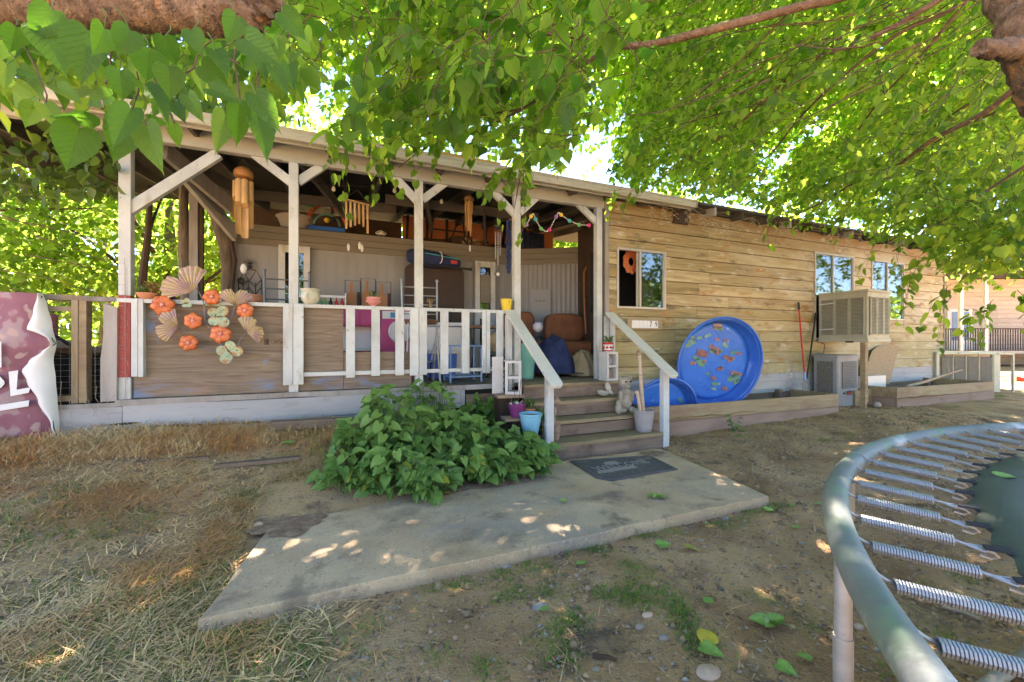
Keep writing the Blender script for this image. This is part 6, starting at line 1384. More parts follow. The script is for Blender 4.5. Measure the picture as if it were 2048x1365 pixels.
M['twine']=pm('twine_bluegrey',[(.3,(.16,.26,.30)),(.7,(.26,.38,.42))],(9,9,9),rough=.7)
obj('strand',mb,M['twine'],t,kind='stuff'); c=onY(1581,751,-.46); mb=MB()
for k in range(14): mb.tube([c+Vector((.05*math.cos(q+k),.03*math.sin(q*2+k),.04*math.sin(q+k*1.3))) for q in np.linspace(0,3,7)],.002,4)
obj('knot',mb,M['plastic'],t,kind='stuff')
# big old cooler cabinet lying on its side at the far end
base=Matrix((( RT.x,FW.x,0,0),(RT.y,FW.y,0,0),(0,0,1,0),(0,0,0,1)))
pc=at(2000,798,9.4); pc.z=.05
c=thing('toppled_cooler_cabinet',pc,'large cream cooler cabinet lying on its side beyond the far planter box','evaporative cooler')
Mx=Matrix.Translation(pc)@base@Matrix.Rotation(R(-6),4,'Z')
W_=1.30;H_=.96;Dp=.75
obj('cabinet_top',MB().box(-W_,.30,0,Dp,H_-.05,H_,M=Mx),M['beige2'],c,bev=.01); obj('cabinet_bottom',MB().box(-W_,.30,0,Dp,0,.05,M=Mx),M['beige2'],c); obj('cabinet_back',MB().box(-W_,.30,Dp-.03,Dp,.05,H_-.05,M=Mx),M['beige2'],c); obj('cabinet_end',MB().box(-W_,-W_+.06,.005,Dp-.03,.05,H_-.05,M=Mx),M['beige2'],c)
obj('corner_upright',MB().box(-.12,.02,.004,.1,.05,H_-.05,M=Mx),M['beige2'],c,bev=.01); obj('corner_upright',MB().box(.27,.30,.003,.05,.05,H_-.05,M=Mx),M['beige2'],c)
for k in range(4):
    x_=-W_+.12+k*.27; a=[(x_,.03,.12),(x_+.235,.03,.12),(x_+.235,.03,H_-.10),(x_,.03,H_-.10)]
    obj('pad',MB().add([Mx@Vector(p) for p in a],[(0,1,2,3)]),M['pad'],c); m2=MB(); z_=.13
    while z_<H_-.11: m2.box(x_,x_+.235,.010,.022,z_,z_+.007,M=Mx); z_+=.02
    obj('louvre_panel',m2,M['louvre'],c,kind='stuff'); obj('panel_bar',MB().box(x_+.235,x_+.225,.006,.035,.05,H_-.05,M=Mx),M['beige2'],c)
for k in range(3): obj('screw',MB().ball(Mx@Vector((-.85+k*.4,-.004,H_-.022)),.012,6,4),M['black'],c)
obj('inner_panel',MB().box(.04,.26,.5,.52,.05,H_-.05,M=Mx),M['brick'],c)
o=obj('red_tote',MB().box(.0,.8,.0,.5,0,.55,M=Matrix.Translation(at(2075,760,11.5)*1+Vector((0,0,-.5)))@base),M['redp'],bev=.02); tag(o,'red plastic tote beyond the toppled cooler at the right edge','tote')
# ================================================= NEIGHBOUR HOUSE
nc=at(1960,683,19); nc.z=0
nb=thing('neighbour_house',nc,'neighbouring tan plank house with blue door window beyond the far end of the yard','house')
Mx=Matrix.Translation(nc)@base@Matrix.Rotation(R(-4),4,'Z')
z=.0;k=0
while z<4.4:
    for a_,b_ in ((-5,-.2),(-.195,3.0),(3.0,10)):
        obj('plank',MB().box(a_,b_,2.2-.012,2.26,z,z+.21,M=Mx),M['nsiding'] if z>1.0 else M['brick'],nb)
    z+=.22
obj('wall_core',MB().box(-5,10,2.27,6,0,4.4,M=Mx),M['dark'],nb)
obj('roof',MB().box(-5.5,10.5,-.5,6.5,4.42,4.6,M=Mx),M['shingle'],nb)
obj('deck',MB().box(-1.7,10,-.2,2.18,.70,.82,M=Mx),M['nsiding'],nb)
d=obj('door',MB().box(.55,1.75,2.12,2.18,.83,2.9,M=Mx),M['plastic'],nb); obj('door_window',MB().box(.75,1.55,2.10,2.118,1.3,2.75,M=Mx),M['bluewin'],d)
for x_ in (-1.0,.05,2.1,4.5): obj('deck_post',MB().box(x_,x_+.13,-.18,-.05,0,4.4,M=Mx),M['plastic'],nb)
rl=thing('neighbour_railing',nc+Vector((0,0,.8)),'dark metal baluster railing along the neighbouring deck','railing')
obj('hand_rail',MB().box(-1.65,9.9,-.165,-.115,1.80,1.85,M=Mx),M['stud'],rl)
for k in range(60):
    x_=-1.6+k*.105; obj('baluster',MB().box(x_,x_+.025,-.155,-.13,.83,1.80,M=Mx),M['stud'],rl)
# ================================================= LEFT FENCE AND BANNER
FZ=1.69
fe=thing('timber_frame_fence',(-4.2,.03,.7),'rough timber fence with wire netting running left from the red-banded post','fence')
def FY(u,v,Y=.05): return onY(u,v,Y)
a=FY(166,592); obj('top_rail',MB().box(-6.5,a.x-.0,.03,.075,FZ-.045,FZ+.0),M['fencewood'],fe); obj('top_rail',MB().box(a.x+.002,-3.35,.02,.08,FZ-.05,FZ-.008),M['greywood'],fe)
obj('middle_rail',MB().box(-6.5,FY(146,600).x,.03,.07,FZ-.15,FZ-.105),M['fencewood'],fe); obj('bottom_rail',MB().box(-6.5,FY(146,600).x,.03,.07,.72,.77),M['fencewood'],fe)
x_=FY(146,600).x; obj('post',MB().box(x_,x_+.045,.02,.11,.70,FZ-.047),M['fencewood'],fe); obj('post',MB().box(x_+.047,x_+.10,.03,.13,.70,FZ-.047),M['planter'],fe)
x0=FY(204,700,.0).x; 
mb=MB().add([Vector(p) for p in ((x0,-.03,.71),(x0+.115,-.03,.71),(x0+.12,-.03,1.58),(x0+.02,-.03,1.62),(x0+.02,-.03,1.3),(x0,.0-.03,1.1),(x0,.01,.71),(x0+.115,.01,.71),(x0+.12,.01,1.58),(x0+.02,.01,1.62),(x0+.02,.01,1.3),(x0,.01,1.1))],[(0,1,2,3,4,5),(11,10,9,8,7,6)]+[(i,i+6,(i+1)%6+6,(i+1)%6) for i in range(6)]); obj('peeling_board',mb,M['greywood'],fe)
for x_ in (-4.9,-5.6): obj('post',MB().box(x_,x_+.09,.03,.10,.70,FZ-.047),M['fencewood'],fe)
obj('diagonal_strut',MB().tube([FY(110,672,.2),FY(168,708,.2),FY(212,735,.2)],.016,6),M['black'],fe)
mb=MB(); xa,xb=-6.0,FY(204,700).x
for k in range(17): z_=.78+k*.055; mb.tube([(xa,.075,z_),(xb,.078,z_+.004*math.sin(k))],.0012,3,cap=False)
for k in range(36): x_=xb-k*.06; mb.tube([(x_,.077,.76),(x_,.077,FZ-.1)],.0012,3,cap=False)
obj('wire_netting',mb,M['rope'],fe,kind='stuff')
mb=MB()
for k in range(6):
    z_=1.60-k*.125; mb.tube([(-3.35,-.012,z_),(-3.30,-.02,z_+.005),(-3.275,-.015,z_-.02),(-3.268,-.015,z_-.07)],.0016,4)
for k in range(9): z_=2.0-k*.1; mb.tube([(-3.35,-.008,z_),(-3.29,-.012,z_),(-3.285,-.012,z_-.1)],.0014,4)
mb.tube([(-3.295,-.012,2.05),(-3.29,-.014,1.2),(-3.285,-.02,.75),(-3.30,-.075,.5),(-3.24,-.09,.3)],.0018,4)
t=thing('wire_lights_on_post',(-3.3,-.02,1.7),'strand of thin wire stapled down the red-banded corner post','wire'); obj('strand',mb,M['rope'],t,kind='stuff')
mb=MB()
for k in range(10): 
    q=Vector((-3.9+.06*k,-.07,.75)); mb.tube([q+Vector((random.uniform(-.1,.1),0,random.uniform(-.1,.25))),q,q+Vector((random.uniform(-.1,.2),-.02,random.uniform(-.25,0)))],.0018,4)
obj('loose_vine',mb,M['rope'],fe,kind='stuff')
bk=thing('rusted_drum_behind_fence',(-4.3,.8,.6),'dark boxes and a pale bundle heaped behind the wire netting','junk pile')
obj('dark_box',MB().box(-4.9,-3.5,.6,1.1,.5,1.12),M['dark'],bk); obj('pale_bundle',MB().ball((onY(125,715,.75).x,.75,1.2),.13,12,8,(1.6,.8,.6),jit=.3),M['osb'],bk); obj('tan_sack',MB().ball((onY(190,725,.75).x,.75,1.16),.10,12,8,(1.6,.8,.5),jit=.3),M['driftwood'],bk)
obj('red_stake',MB().box(-4.28,-4.2,.9,.96,.7,1.55),M['red'],bk)
# banner: draped cloth, right edge folded over to show its white back
ban=thing('camouflage_banner',(-4.3,-.12,1.7),'faded maroon camouflage banner with white letters hanging from the fence, right edge folded over','banner')
def BY(u,v,dy=0): return onY(u,v,-.10+dy)
def curve(E_,v):
    for (v0,u0),(v1,u1) in zip(E_[:-1],E_[1:]):
        if v0<=v<=v1:
            t_=(v-v0)/(v1-v0); t_=t_*t_*(3-2*t_) if v1-v0>12 else t_; return u0+(u1-u0)*t_
    return E_[-1][1]
RU=[(586,86),(625,74),(660,62),(666,80),(676,104),(690,113),(702,92),(722,66),(742,52),(762,62),(800,84),(850,108),(885,118),(905,118),(918,112)]
OU=[(586,87),(610,96),(650,106),(690,114),(720,108),(760,112),(800,115),(850,118),(885,119),(918,113)]
def right_u(v): return curve(RU,v)
def fold(x_,b): return .045*math.sin(x_*8.5+b*2.2)*(.35+.65*b)+.02*math.sin(x_*21+b*5)*b+.012*math.sin(x_*3+b*14)*b-.03*b
def bf(a,b):
    v=588+(917-588)*b; p=BY(right_u(v),v); x_=-6.3+(p.x+6.3)*a
    return (x_,-.10+fold(x_,b)*(1-.5*a**12)+.02*a**10,p.z+.006*math.sin(x_*9))
obj('cloth',MB().grid(bf,90,48),M['camo'],ban)
def cf(a,b):
    v=588+(897-588)*b; u0=right_u(v)-1.5; u1=max(curve(OU,v),u0+1.0); q=BY(u0+(u1-u0)*a,v,0)
    return (q.x,-.135+fold(q.x,b)*.4-.045*math.sin(math.pi*a)**.7+.03*a,q.z)
obj('folded_back',MB().grid(cf,12,60),M['bannerback'],ban)
mb=MB(); hm=[BY(right_u(v)-1,v,-.045) for v in range(592,910,12)]
mb.tube(hm,.004,5); obj('dark_hem',mb,M['blackstrap'],ban,kind='stuff')
def lett(outl,dy=-.062,dz=0):
    pts_=[BY(u,v,dy) for u,v in outl]; n=len(pts_); obj('letter',MB().add(pts_+[p+Vector((0,.0025,0)) for p in pts_],[tuple(range(n)),tuple(range(n,2*n))[::-1]]+[(i,i+n,(i+1)%n+n,(i+1)%n) for i in range(n)]),M['bannerback'],ban)
lett([(17,744),(36,741),(33,780),(61,775),(57,786),(21,793)]); lett([(-30,815),(58,801),(57,813),(-30,827)]); lett([(-30,748),(-2,752),(8,762),(9,768),(2,776),(-30,784)]); lett([(-12,686),(2,684),(3,735),(-12,737)])

# ================================================= TRAMPOLINE
TC=Vector((.636,-6.32,.90)); TR=2.152
tp_=thing('trampoline',(TC.x,TC.y,0),'large round galvanised trampoline with coil springs and green mat in the right foreground','trampoline')
A_=np.linspace(0,2*math.pi,181)
nseg=8
for s_ in range(nseg):
    a0=.25+2*math.pi*s_/nseg; aa=np.linspace(a0,a0+2*math.pi/nseg-.012,26)
    obj('rim_tube',MB().tube([TC+Vector((TR*math.cos(a),TR*math.sin(a),0)) for a in aa],.025,14),M['steel'],tp_)
    a1=a0+.0; obj('rim_joint',MB().tube([TC+Vector((TR*math.cos(a),TR*math.sin(a),0)) for a in np.linspace(a1-.055,a1+.045,5)],.0275,14),M['steel'],tp_)
MR=1.925
n=192; vs=[]
def matr(a): return MR-.014*abs(math.sin(a*96/2))-.004
for j in range(25):
    f=j/24
    for k in range(n):
        a=2*math.pi*k/n; r_=matr(a)*f; vs.append(TC+Vector((r_*math.cos(a),r_*math.sin(a),-.012-.03*(1-f*f)+.006*f**6*math.sin(a*96))))
fs=[(j*n+k,j*n+(k+1)%n,(j+1)*n+(k+1)%n,(j+1)*n+k) for j in range(24) for k in range(n)]
mm=MB().add(vs,fs); mm.sm=True; obj('jumping_mat',mm,M['mesh'],tp_,solid=.003)
# coil spring mesh shared by all
mb=MB(); turns=34; L_=.135; rr_=.0088; pts_=[]
for i in range(turns*8+1):
    q=i/8*2*math.pi; pts_.append(Vector((L_*i/(turns*8),rr_*math.cos(q),rr_*math.sin(q))))
mb.tube(pts_,.0021,5); 
tmp=obj('coil',mb,M['spring'],tp_); coil_me=tmp.data; bpy.data.objects.remove(tmp)
cv=np.empty(len(coil_me.vertices)*3); coil_me.vertices.foreach_get('co',cv); cv=cv.reshape(-1,3)+np.array([TC.x,TC.y,0]); coil_me.vertices.foreach_set('co',cv.ravel().astype(np.float32)); coil_me.update()
ha=MB().tube([(-.036,0,.020),(-.026,0,.014),(-.012,0,.006),(0,rr_*.5,0)],.0026,6); hb=MB().tube([(L_,rr_*.4,0),(L_+.02,0,-.002),(L_+.05,0,-.006),(L_+.058,.004,-.012),(L_+.05,.008,-.02),(L_+.035,.008,-.018)],.0028,6)
tmp=obj('rim_hook',ha,M['spring'],tp_); ha_me=tmp.data; bpy.data.objects.remove(tmp)
cv=np.empty(len(ha_me.vertices)*3); ha_me.vertices.foreach_get('co',cv); cv=cv.reshape(-1,3)+np.array([TC.x,TC.y,0]); ha_me.vertices.foreach_set('co',cv.ravel().astype(np.float32)); ha_me.update()
tmp=obj('hook',hb,M['spring'],tp_); hook_me=tmp.data; bpy.data.objects.remove(tmp)
cv=np.empty(len(hook_me.vertices)*3); hook_me.vertices.foreach_get('co',cv); cv=cv.reshape(-1,3)+np.array([TC.x,TC.y,0]); hook_me.vertices.foreach_set('co',cv.ravel().astype(np.float32)); hook_me.update()
vb=MB(); vb.tube([(.0,-.013,0),(.018,-.005,.002),(.024,0,.003),(.018,.005,.002),(.0,.013,0),(-.001,0,0),(.0,-.013,0)],.0019,5)
tmp=obj('v_ring',vb,M['spring'],tp_); ring_me=tmp.data; bpy.data.objects.remove(tmp)
cv=np.empty(len(ring_me.vertices)*3); ring_me.vertices.foreach_get('co',cv); cv=cv.reshape(-1,3)+np.array([TC.x,TC.y,0]); ring_me.vertices.foreach_set('co',cv.ravel().astype(np.float32)); ring_me.update()
NS=96
for k in range(NS):
    a=2*math.pi*(k+.35)/NS; d=Vector((math.cos(a),math.sin(a),0))
    s0=Vector((TC.x,TC.y,TC.z))+d*(TR-.040)
    rotz=a+math.pi
    wpos=s0-tp_.location
    o=bpy.data.objects.new('spring',coil_me); COL.objects.link(o); o.parent=tp_; o.location=wpos; o.rotation_euler=(0,R(3),rotz)
    h=bpy.data.objects.new('hook',hook_me); COL.objects.link(h); h.parent=o; h=bpy.data.objects.new('rim_hook',ha_me); COL.objects.link(h); h.parent=o
    e=TC+d*(MR+.015)-tp_.location
    g=bpy.data.objects.new('v_ring',ring_me); COL.objects.link(g); g.parent=tp_; g.location=e+Vector((0,0,-.012)); g.rotation_euler=(0,0,a)
    sgd=Vector((-d.y,d.x,0)); q0=TC+d*(MR+.014)+UP*-.010; q1=TC+d*(MR-.02)+UP*-.007
    obj('webbing_loop',MB().add([q0-sgd*.009,q0+sgd*.009,q1+sgd*.014,q1-sgd*.014,q0-sgd*.009+UP*.004,q0+sgd*.009+UP*.004,q1+sgd*.014+UP*.004,q1-sgd*.014+UP*.004],[(0,3,2,1),(4,5,6,7),(0,1,5,4),(1,2,6,5),(2,3,7,6),(3,0,4,7)]),M['blackstrap'],tp_)
# legs: vertical pairs joined by a bowed foot tube
lg=onZ(1712,1060,.60)
la=math.atan2(at(1718,1000,1.13).y-TC.y,at(1718,1000,1.13).x-TC.x)
def leg_pair(a1,a2):
    p=[TC+Vector(((TR-.0)*math.cos(a),(TR-.0)*math.sin(a),0)) for a in (a1,a2)]
    for q in p:
        obj('leg',MB().tube([q-UP*.02,Vector((q.x,q.y,.42))],.021,12),M['steelold'],tp_)
        obj('leg_sleeve',MB().tube([q-UP*.018,q-UP*.12],.0255,12),M['steel'],tp_)
    c=(p[0]+p[1])/2; 
    pts_=[Vector((p[0].x,p[0].y,.45)),Vector((p[0].x,p[0].y,.20)),p[0].lerp(p[1],.03)*1,p[0].lerp(p[1],.15),p[0].lerp(p[1],.85),p[0].lerp(p[1],.97),Vector((p[1].x,p[1].y,.20)),Vector((p[1].x,p[1].y,.45))]
    for i,z_ in ((2,.07),(3,.0),(4,.0),(5,.07)): pts_[i].z=z_
    obj('foot_tube',MB().tube(pts_,.0235,12),M['steelold'],tp_)
leg_pair(la,la-.72); leg_pair(la-1.57,la-1.57-.72); leg_pair(la+1.57,la+1.57-.72); leg_pair(la+3.14,la+3.14-.72)
# ================================================= VEGETATION
M['leaf']=leafmat('mulberry_leaf',(.035,.09,.015),(.12,.22,.035),(.15,.38,.03),(.60,.82,.09),.60,.3)
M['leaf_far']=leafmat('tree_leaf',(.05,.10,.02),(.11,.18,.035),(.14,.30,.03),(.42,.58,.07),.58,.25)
M['leaf_dark']=leafmat('shaded_tree_leaf',(.03,.07,.018),(.06,.11,.025),(.10,.20,.03),(.22,.36,.05),.45,.3)  # darker copy of the tree leaf, shade put into its colours
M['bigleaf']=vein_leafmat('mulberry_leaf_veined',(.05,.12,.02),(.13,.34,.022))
M['bigleaf_sunlit']=vein_leafmat('mulberry_leaf_sunlit',(.08,.18,.028),(.34,.56,.05))  # sunlit copy of the veined leaf, sunlight put into its colours
M['bush']=leafmat('arrow_leaf',(.07,.18,.035),(.17,.30,.065),(.07,.19,.03),(.16,.32,.05),.22,.45)
M['yellowleaf']=leafmat('yellow_leaf',(.42,.34,.03),(.5,.42,.06),(.5,.42,.05),(.55,.5,.08),.3,.3)
NEAR_V=np.array([(0,0,0),(0,.45,-.05),(0,1.0,-.16),(-.28,-.10,.07),(-.46,.20,.10),(-.38,.58,.05),(-.14,.84,-.06),(.28,-.10,.07),(.46,.20,.10),(.38,.58,.05),(.14,.84,-.06)],np.float32)
NEAR_F=np.array([(0,4,3),(0,1,4),(1,5,4),(1,6,5),(1,2,6),(0,7,8),(0,8,1),(1,8,9),(1,9,10),(1,10,2)])
FAR_V=np.array([(0,0,0),(-.30,.0,.06),(-.44,.38,.06),(0,1,-.08),(.44,.38,.06),(.30,.0,.06)],np.float32)
FAR_F=np.array([(0,3,2,1),(0,5,4,3)])
def norm(a): return a/np.maximum(np.linalg.norm(a,axis=-1,keepdims=True),1e-9)
def leaf_cloud(name,P,D,Nn,Sz,mat,parent,tpl='near',kind='stuff',asp=None):
    V0,F0=(NEAR_V,NEAR_F) if tpl=='near' else (FAR_V,FAR_F)
    D=norm(D); X_=norm(np.cross(D,Nn)); N_=np.cross(X_,D)
    asp=rng.uniform(.75,1.1,len(P)) if asp is None else asp
    curl=rng.uniform(.4,2.2,len(P))
    V=P[:,None,:]+Sz[:,None,None]*(X_[:,None,:]*V0[None,:,0:1]*asp[:,None,None]+D[:,None,:]*V0[None,:,1:2]+N_[:,None,:]*V0[None,:,2:3]*curl[:,None,None])
    Fq=(np.arange(len(P))*len(V0))[:,None,None]+F0[None]
    return npmesh(name,V.reshape(-1,3),Fq.reshape(-1,F0.shape[1]),mat,parent,kind)
def twig_mesh(name,pts,rad,mat,parent):
    """pts (T,S,3) polylines -> thin three sided tubes"""
    T,S_,_=pts.shape; off=np.array([(1,0,-.4),(-.5,.87,-.4),(-.5,-.87,.8)],np.float32)
    r=(rad if np.ndim(rad) else np.full(T,rad))[:,None,None,None]*np.linspace(1,.4,S_)[None,:,None,None]
    V=pts[:,:,None,:]+off[None,None]*r
    q=[]
    for i in range(S_-1):
        for k in range(3): q.append((i*3+k,i*3+(k+1)%3,(i+1)*3+(k+1)%3,(i+1)*3+k))
    Fq=(np.arange(T)*S_*3)[:,None,None]+np.array(q)[None]
    return npmesh(name,V.reshape(-1,3),Fq.reshape(-1,4),mat,parent,'stuff')
cam_np=np.array(CAM);fw_np=np.array(FW);rt_np=np.array(RT)
def projn(P):
    d=P-cam_np; D=d@fw_np; Ds=np.where(D>.05,D,.05)
    return CX+F*(d@rt_np)/Ds, CY-F*d[...,2]/Ds, D
def atn(u,v,D): return cam_np+D[:,None]*(fw_np+rt_np*((u-CX)/F)[:,None]+np.array([0,0,1.])*((CY-v)/F)[:,None])
def grow(P0,dir0,L,S_,droop,wig):
    """twigs as polylines that bend down"""
    T=len(P0); pts=np.zeros((T,S_,3)); p=P0.copy(); d=norm(dir0)
    for i in range(S_):
        pts[:,i]=p; d=norm(d+rng.normal(0,wig,(T,3))+np.array([0,0,-1.])*droop[:,None]); p=p+d*(L/S_)[:,None]
    return pts
def twig_leaves(pts,per,size,spread=.7):
    """leaves alternate along each twig; returns P,D,N,S"""
    T,S_,_=pts.shape; out=[]
    d=norm(np.diff(pts,axis=1)); d=np.concatenate([d,d[:,-1:]],1)
    for i in range(1,S_):
        for s_ in ((-1,1) if per==2 else ((1,) if i%2 else (-1,))):
            t=d[:,i]; side=norm(np.cross(t,np.array([0,0,1.]))+1e-4)*s_
            D=norm(t*.55+side*spread+np.array([0,0,-.55])+rng.normal(0,.32,(T,3)))
            Nn=norm(np.array([0,0,1.])+rng.normal(0,.5,(T,3))-D*.2)
            out.append((pts[:,i]+D*.025+rng.normal(0,.006,(T,3)),D,Nn,size*rng.uniform(.6,1.2,T)*(1-.25*i/S_)))
    return [np.concatenate([o[k] for o in out]) for k in range(4)]
# ---------- the big mulberry
trk=thing('mulberry_tree',(2.9,-4.9,0),'big mulberry tree whose leafy boughs hang over the yard, porch and roof','tree')
obj('trunk',MB().tube([(3.0,-4.9,-.1),(2.95,-4.9,.6),(2.85,-4.85,1.4),(2.6,-4.7,2.2),(2.3,-4.4,2.9)],[.30,.24,.21,.20,.17],16),M['bark'],trk)
def rough_limb(name,pts,rs,m,par,n=22,amp=.12,rings=10,seed=0):
    # refine the polyline and roughen the surface
    P=[Vector(p) for p in pts]; Q_=[];Rr=[]
    for i in range(len(P)-1):
        for k in range(rings):
            t_=k/rings; a=P[max(i-1,0)];b=P[i];c_=P[i+1];d_=P[min(i+2,len(P)-1)]
            Q_.append(.5*((2*b)+(c_-a)*t_+(2*a-5*b+4*c_-d_)*t_*t_+(3*b-a-3*c_+d_)*t_**3)); Rr.append(rs[i]+(rs[i+1]-rs[i])*t_)
    Q_.append(P[-1]);Rr.append(rs[-1]); mb=MB().tube(Q_,Rr,n)
    for i,v in enumerate(mb.v):
        k=min(i//n,len(Q_)-1); c=Q_[k]; o_=(v-c); L_=Rr[k]
        f=amp*noise.noise(v/L_*.9+Vector((seed,0,0)))+amp*.5*noise.noise(v/L_*3)+amp*.25*noise.noise(v/L_*8)
        mb.v[i]=c+o_*(1+f)
    return obj(name,mb,m,par)
# the stout stub-bearing limb at the top right corner
rough_limb('limb',[at(2330,330,1.75),at(2150,230,1.72),at(2062,95,1.7),at(2035,20,1.72),at(2020,-60,1.8),at(2100,-400,2.0)],[.12,.11,.085,.07,.075,.08],M['barknear'],trk,seed=2)
rough_limb('stub',[at(2050,95,1.68),at(2000,100,1.64),at(1958,97,1.62)],[.05,.036,.030],M['barknear'],trk,n=14,amp=.25,seed=5)
BR=[ # px polylines with distance and radii
 ([(2500,-260,2.4),(1950,-120,2.8),(1750,-30,3.0),(1590,10,3.1),(1420,58,3.2),(1300,84,3.3),(1215,90,3.4)],.035,.024),
 ([(1215,90,3.4),(1120,78,3.5),(1030,72,3.6),(985,62,3.7),(935,48,3.8)],.020,.008),
 ([(1225,92,3.4),(1150,135,3.5),(1075,200,3.6),(1010,240,3.7),(930,268,3.8),(860,290,3.9),(800,340,4.0)],.016,.004),
 ([(1180,88,3.4),(1165,70,3.4),(1130,58,3.5),(1075,48,3.6)],.013,.009),
 ([(1075,190,3.6),(1040,215,3.7),(960,235,3.8),(880,252,4.0)],.009,.003),
 ([(1180,85,3.4),(1115,150,3.4),(1080,220,3.4),(1058,290,3.3),(1045,350,3.3),(1030,420,3.3)],.007,.003),
 ([(965,60,3.7),(955,120,3.6),(920,170,3.6),(860,215,3.6),(800,250,3.6)],.008,.003),
 ([(660,-60,3.0),(715,20,3.0),(750,90,3.0),(762,170,3.0),(790,260,3.1)],.007,.003),
 ([(800,-60,2.8),(830,40,2.9),(870,120,2.9),(905,200,3.0)],.006,.003),
 ([(2000,-80,4.0),(1877,0,4.1),(1738,73,4.4),(1614,128,4.7),(1540,190,5.0),(1468,252,5.4),(1380,320,6.0),(1300,372,6.6)],.022,.006),
 ([(2150,140,3.6),(2048,175,3.8),(1960,232,4.1),(1866,278,4.5),(1790,335,4.9),(1720,362,5.3),(1640,410,5.9),(1556,446,6.6)],.024,.006),
 ([(1990,-60,4.4),(1900,20,4.5),(1793,69,4.7),(1680,164,5.1),(1600,240,5.6),(1534,314,6.2),(1450,370,7.0)],.018,.005),
 ([(2020,-90,4.3),(1928,7,4.4),(1833,120,4.8),(1760,200,5.2),(1690,300,5.8),(1640,350,6.2)],.014,.004),
 ([(2200,230,3.6),(2048,330,3.9),(1950,400,4.2),(1880,440,4.5),(1790,500,5.0)],.013,.004),
 ([(2200,120,5.0),(2040,200,5.2),(1920,260,5.8),(1800,330,6.5),(1680,400,7.5)],.016,.005),
 ([(2150,60,4.6),(1980,180,5.0),(1900,230,5.4),(1800,300,6.0),(1700,380,6.8),(1620,420,7.4)],.012,.004),
 ([(2200,-200,3.3),(1900,-60,3.6),(1700,60,4.0),(1560,180,4.4),(1400,250,5.0)],.014,.004),
 ([(1590,10,3.1),(1480,130,3.5),(1380,200,3.8),(1330,260,4.2)],.008,.003)]
BRW=[]
for pts_,r0,r1 in BR:
    kz=.82 if pts_[0][2]>=3.6 else 1
    P=[at(p[0],p[1],p[2]*kz) for p in pts_]; n=len(P); P=[p+Vector((noise.noise(p*3)*.04,noise.noise(p*3+Vector((5,0,0)))*.04,noise.noise(p*3+Vector((0,5,0)))*.04)) for p in P]
    rough_limb('branch',P,[(r0+(r1-r0)*i/(n-1))*(1.15 if kz<1 else 1.1) for i in range(n)],M['bark'] if r0>.018 else M['twigbark'],trk,n=10 if r0>.02 else 6,amp=.08,rings=4); BRW.append(np.array([list(p) for p in P]))
HUB=np.array(at(2250,-100,3.0))
# hanging twigs seen overhead: start points spread through the boughs
def interp(x,tab): return np.interp(x,[t[0] for t in tab],[t[1] for t in tab])
LOW=[(-300,120),(0,95),(300,105),(480,120),(560,170),(620,230),(680,285),(740,290),(800,285),(860,285),(900,280),(960,305),(1040,325),(1100,325),(1150,315),(1200,325),(1260,345),(1330,362),(1400,378),(1500,395),(1600,415),(1700,430),(1800,455),(1880,500),(1950,540),(2048,520),(2300,520)]
GAPS=[(640,170,55,110),(1215,150,60,60),(1205,240,45,90),(1170,300,50,60),(740,70,34,20),(1690,110,30,26),(1640,240,70,45),(1560,290,60,40),(1860,140,40,32),(1470,400,26,12),(1760,60,30,30),(1530,340,40,25),(620,60,30,40),(1120,20,25,25)]
def gapmask(u,v,k=1.0):
    m=np.ones(len(u),bool)
    for gu,gv,ru,rv in GAPS: m&=((u-gu)/(ru*k))**2+((v-gv)/(rv*k))**2>1
    return m
allP=[];allD=[];allN=[];allS=[];tw=[]
def canopy(n,u0,u1,D0,D1,L0,L1,size,S_=7,vtop=-350,lowoff=0,per=1,droop=.09,flow=.7,gk=1.0,tab=LOW):
    u=rng.uniform(u0,u1,n); vl=interp(u,tab)+lowoff; v=vtop+(vl-vtop)*rng.random(n)**.9
    D=rng.uniform(D0,D1,n); m=gapmask(u,v,gk); u,v,D=u[m],v[m],D[m]
    P=atn(u,v,D); out=norm(P-HUB); out[:,2]*=.3
    d=norm(out*flow+rng.normal(0,.4,(len(P),3)))
    L=rng.uniform(L0,L1,len(P)); T=grow(P-d*L[:,None]*.5,d,L,S_,np.full(len(P),droop),.13)
    # drop twigs that would reach through the porch roof or hang over the open sky gaps
    uu,vv,DD=projn(T[:,-1]); ok=gapmask(uu,vv,gk*.95)&(vv<interp(uu,tab)+lowoff+14)
    zr=3.50+.12*T[:,:,1]; inside=((T[:,:,1]>-.35)&(T[:,:,2]<zr+.12)&(T[:,:,0]<12.3)&(T[:,:,0]>-5.8)).any(1); ok&=~inside
    T=T[ok]; tw.append(T) if S_==7 else None
    P,D_,N_,S2=twig_leaves(T,per,size); allP.append(P);allD.append(D_);allN.append(N_);allS.append(S2)
canopy(470,560,1260,2.3,4.4,.35,.7,.13,vtop=-120)
canopy(1000,520,1300,4.8,9,.4,.8,.12,vtop=-100,lowoff=10)
canopy(260,-250,620,1.9,3.6,.35,.6,.11,vtop=-250)
canopy(1350,1200,2300,3.4,6.0,.4,.9,.085,vtop=-120,per=2,droop=.05)
canopy(2100,1230,2350,6,10,.5,1.1,.105,vtop=-60,per=2,droop=.05,lowoff=34)
canopy(300,1850,2300,3.4,5.5,.3,.6,.10,vtop=380,lowoff=10)
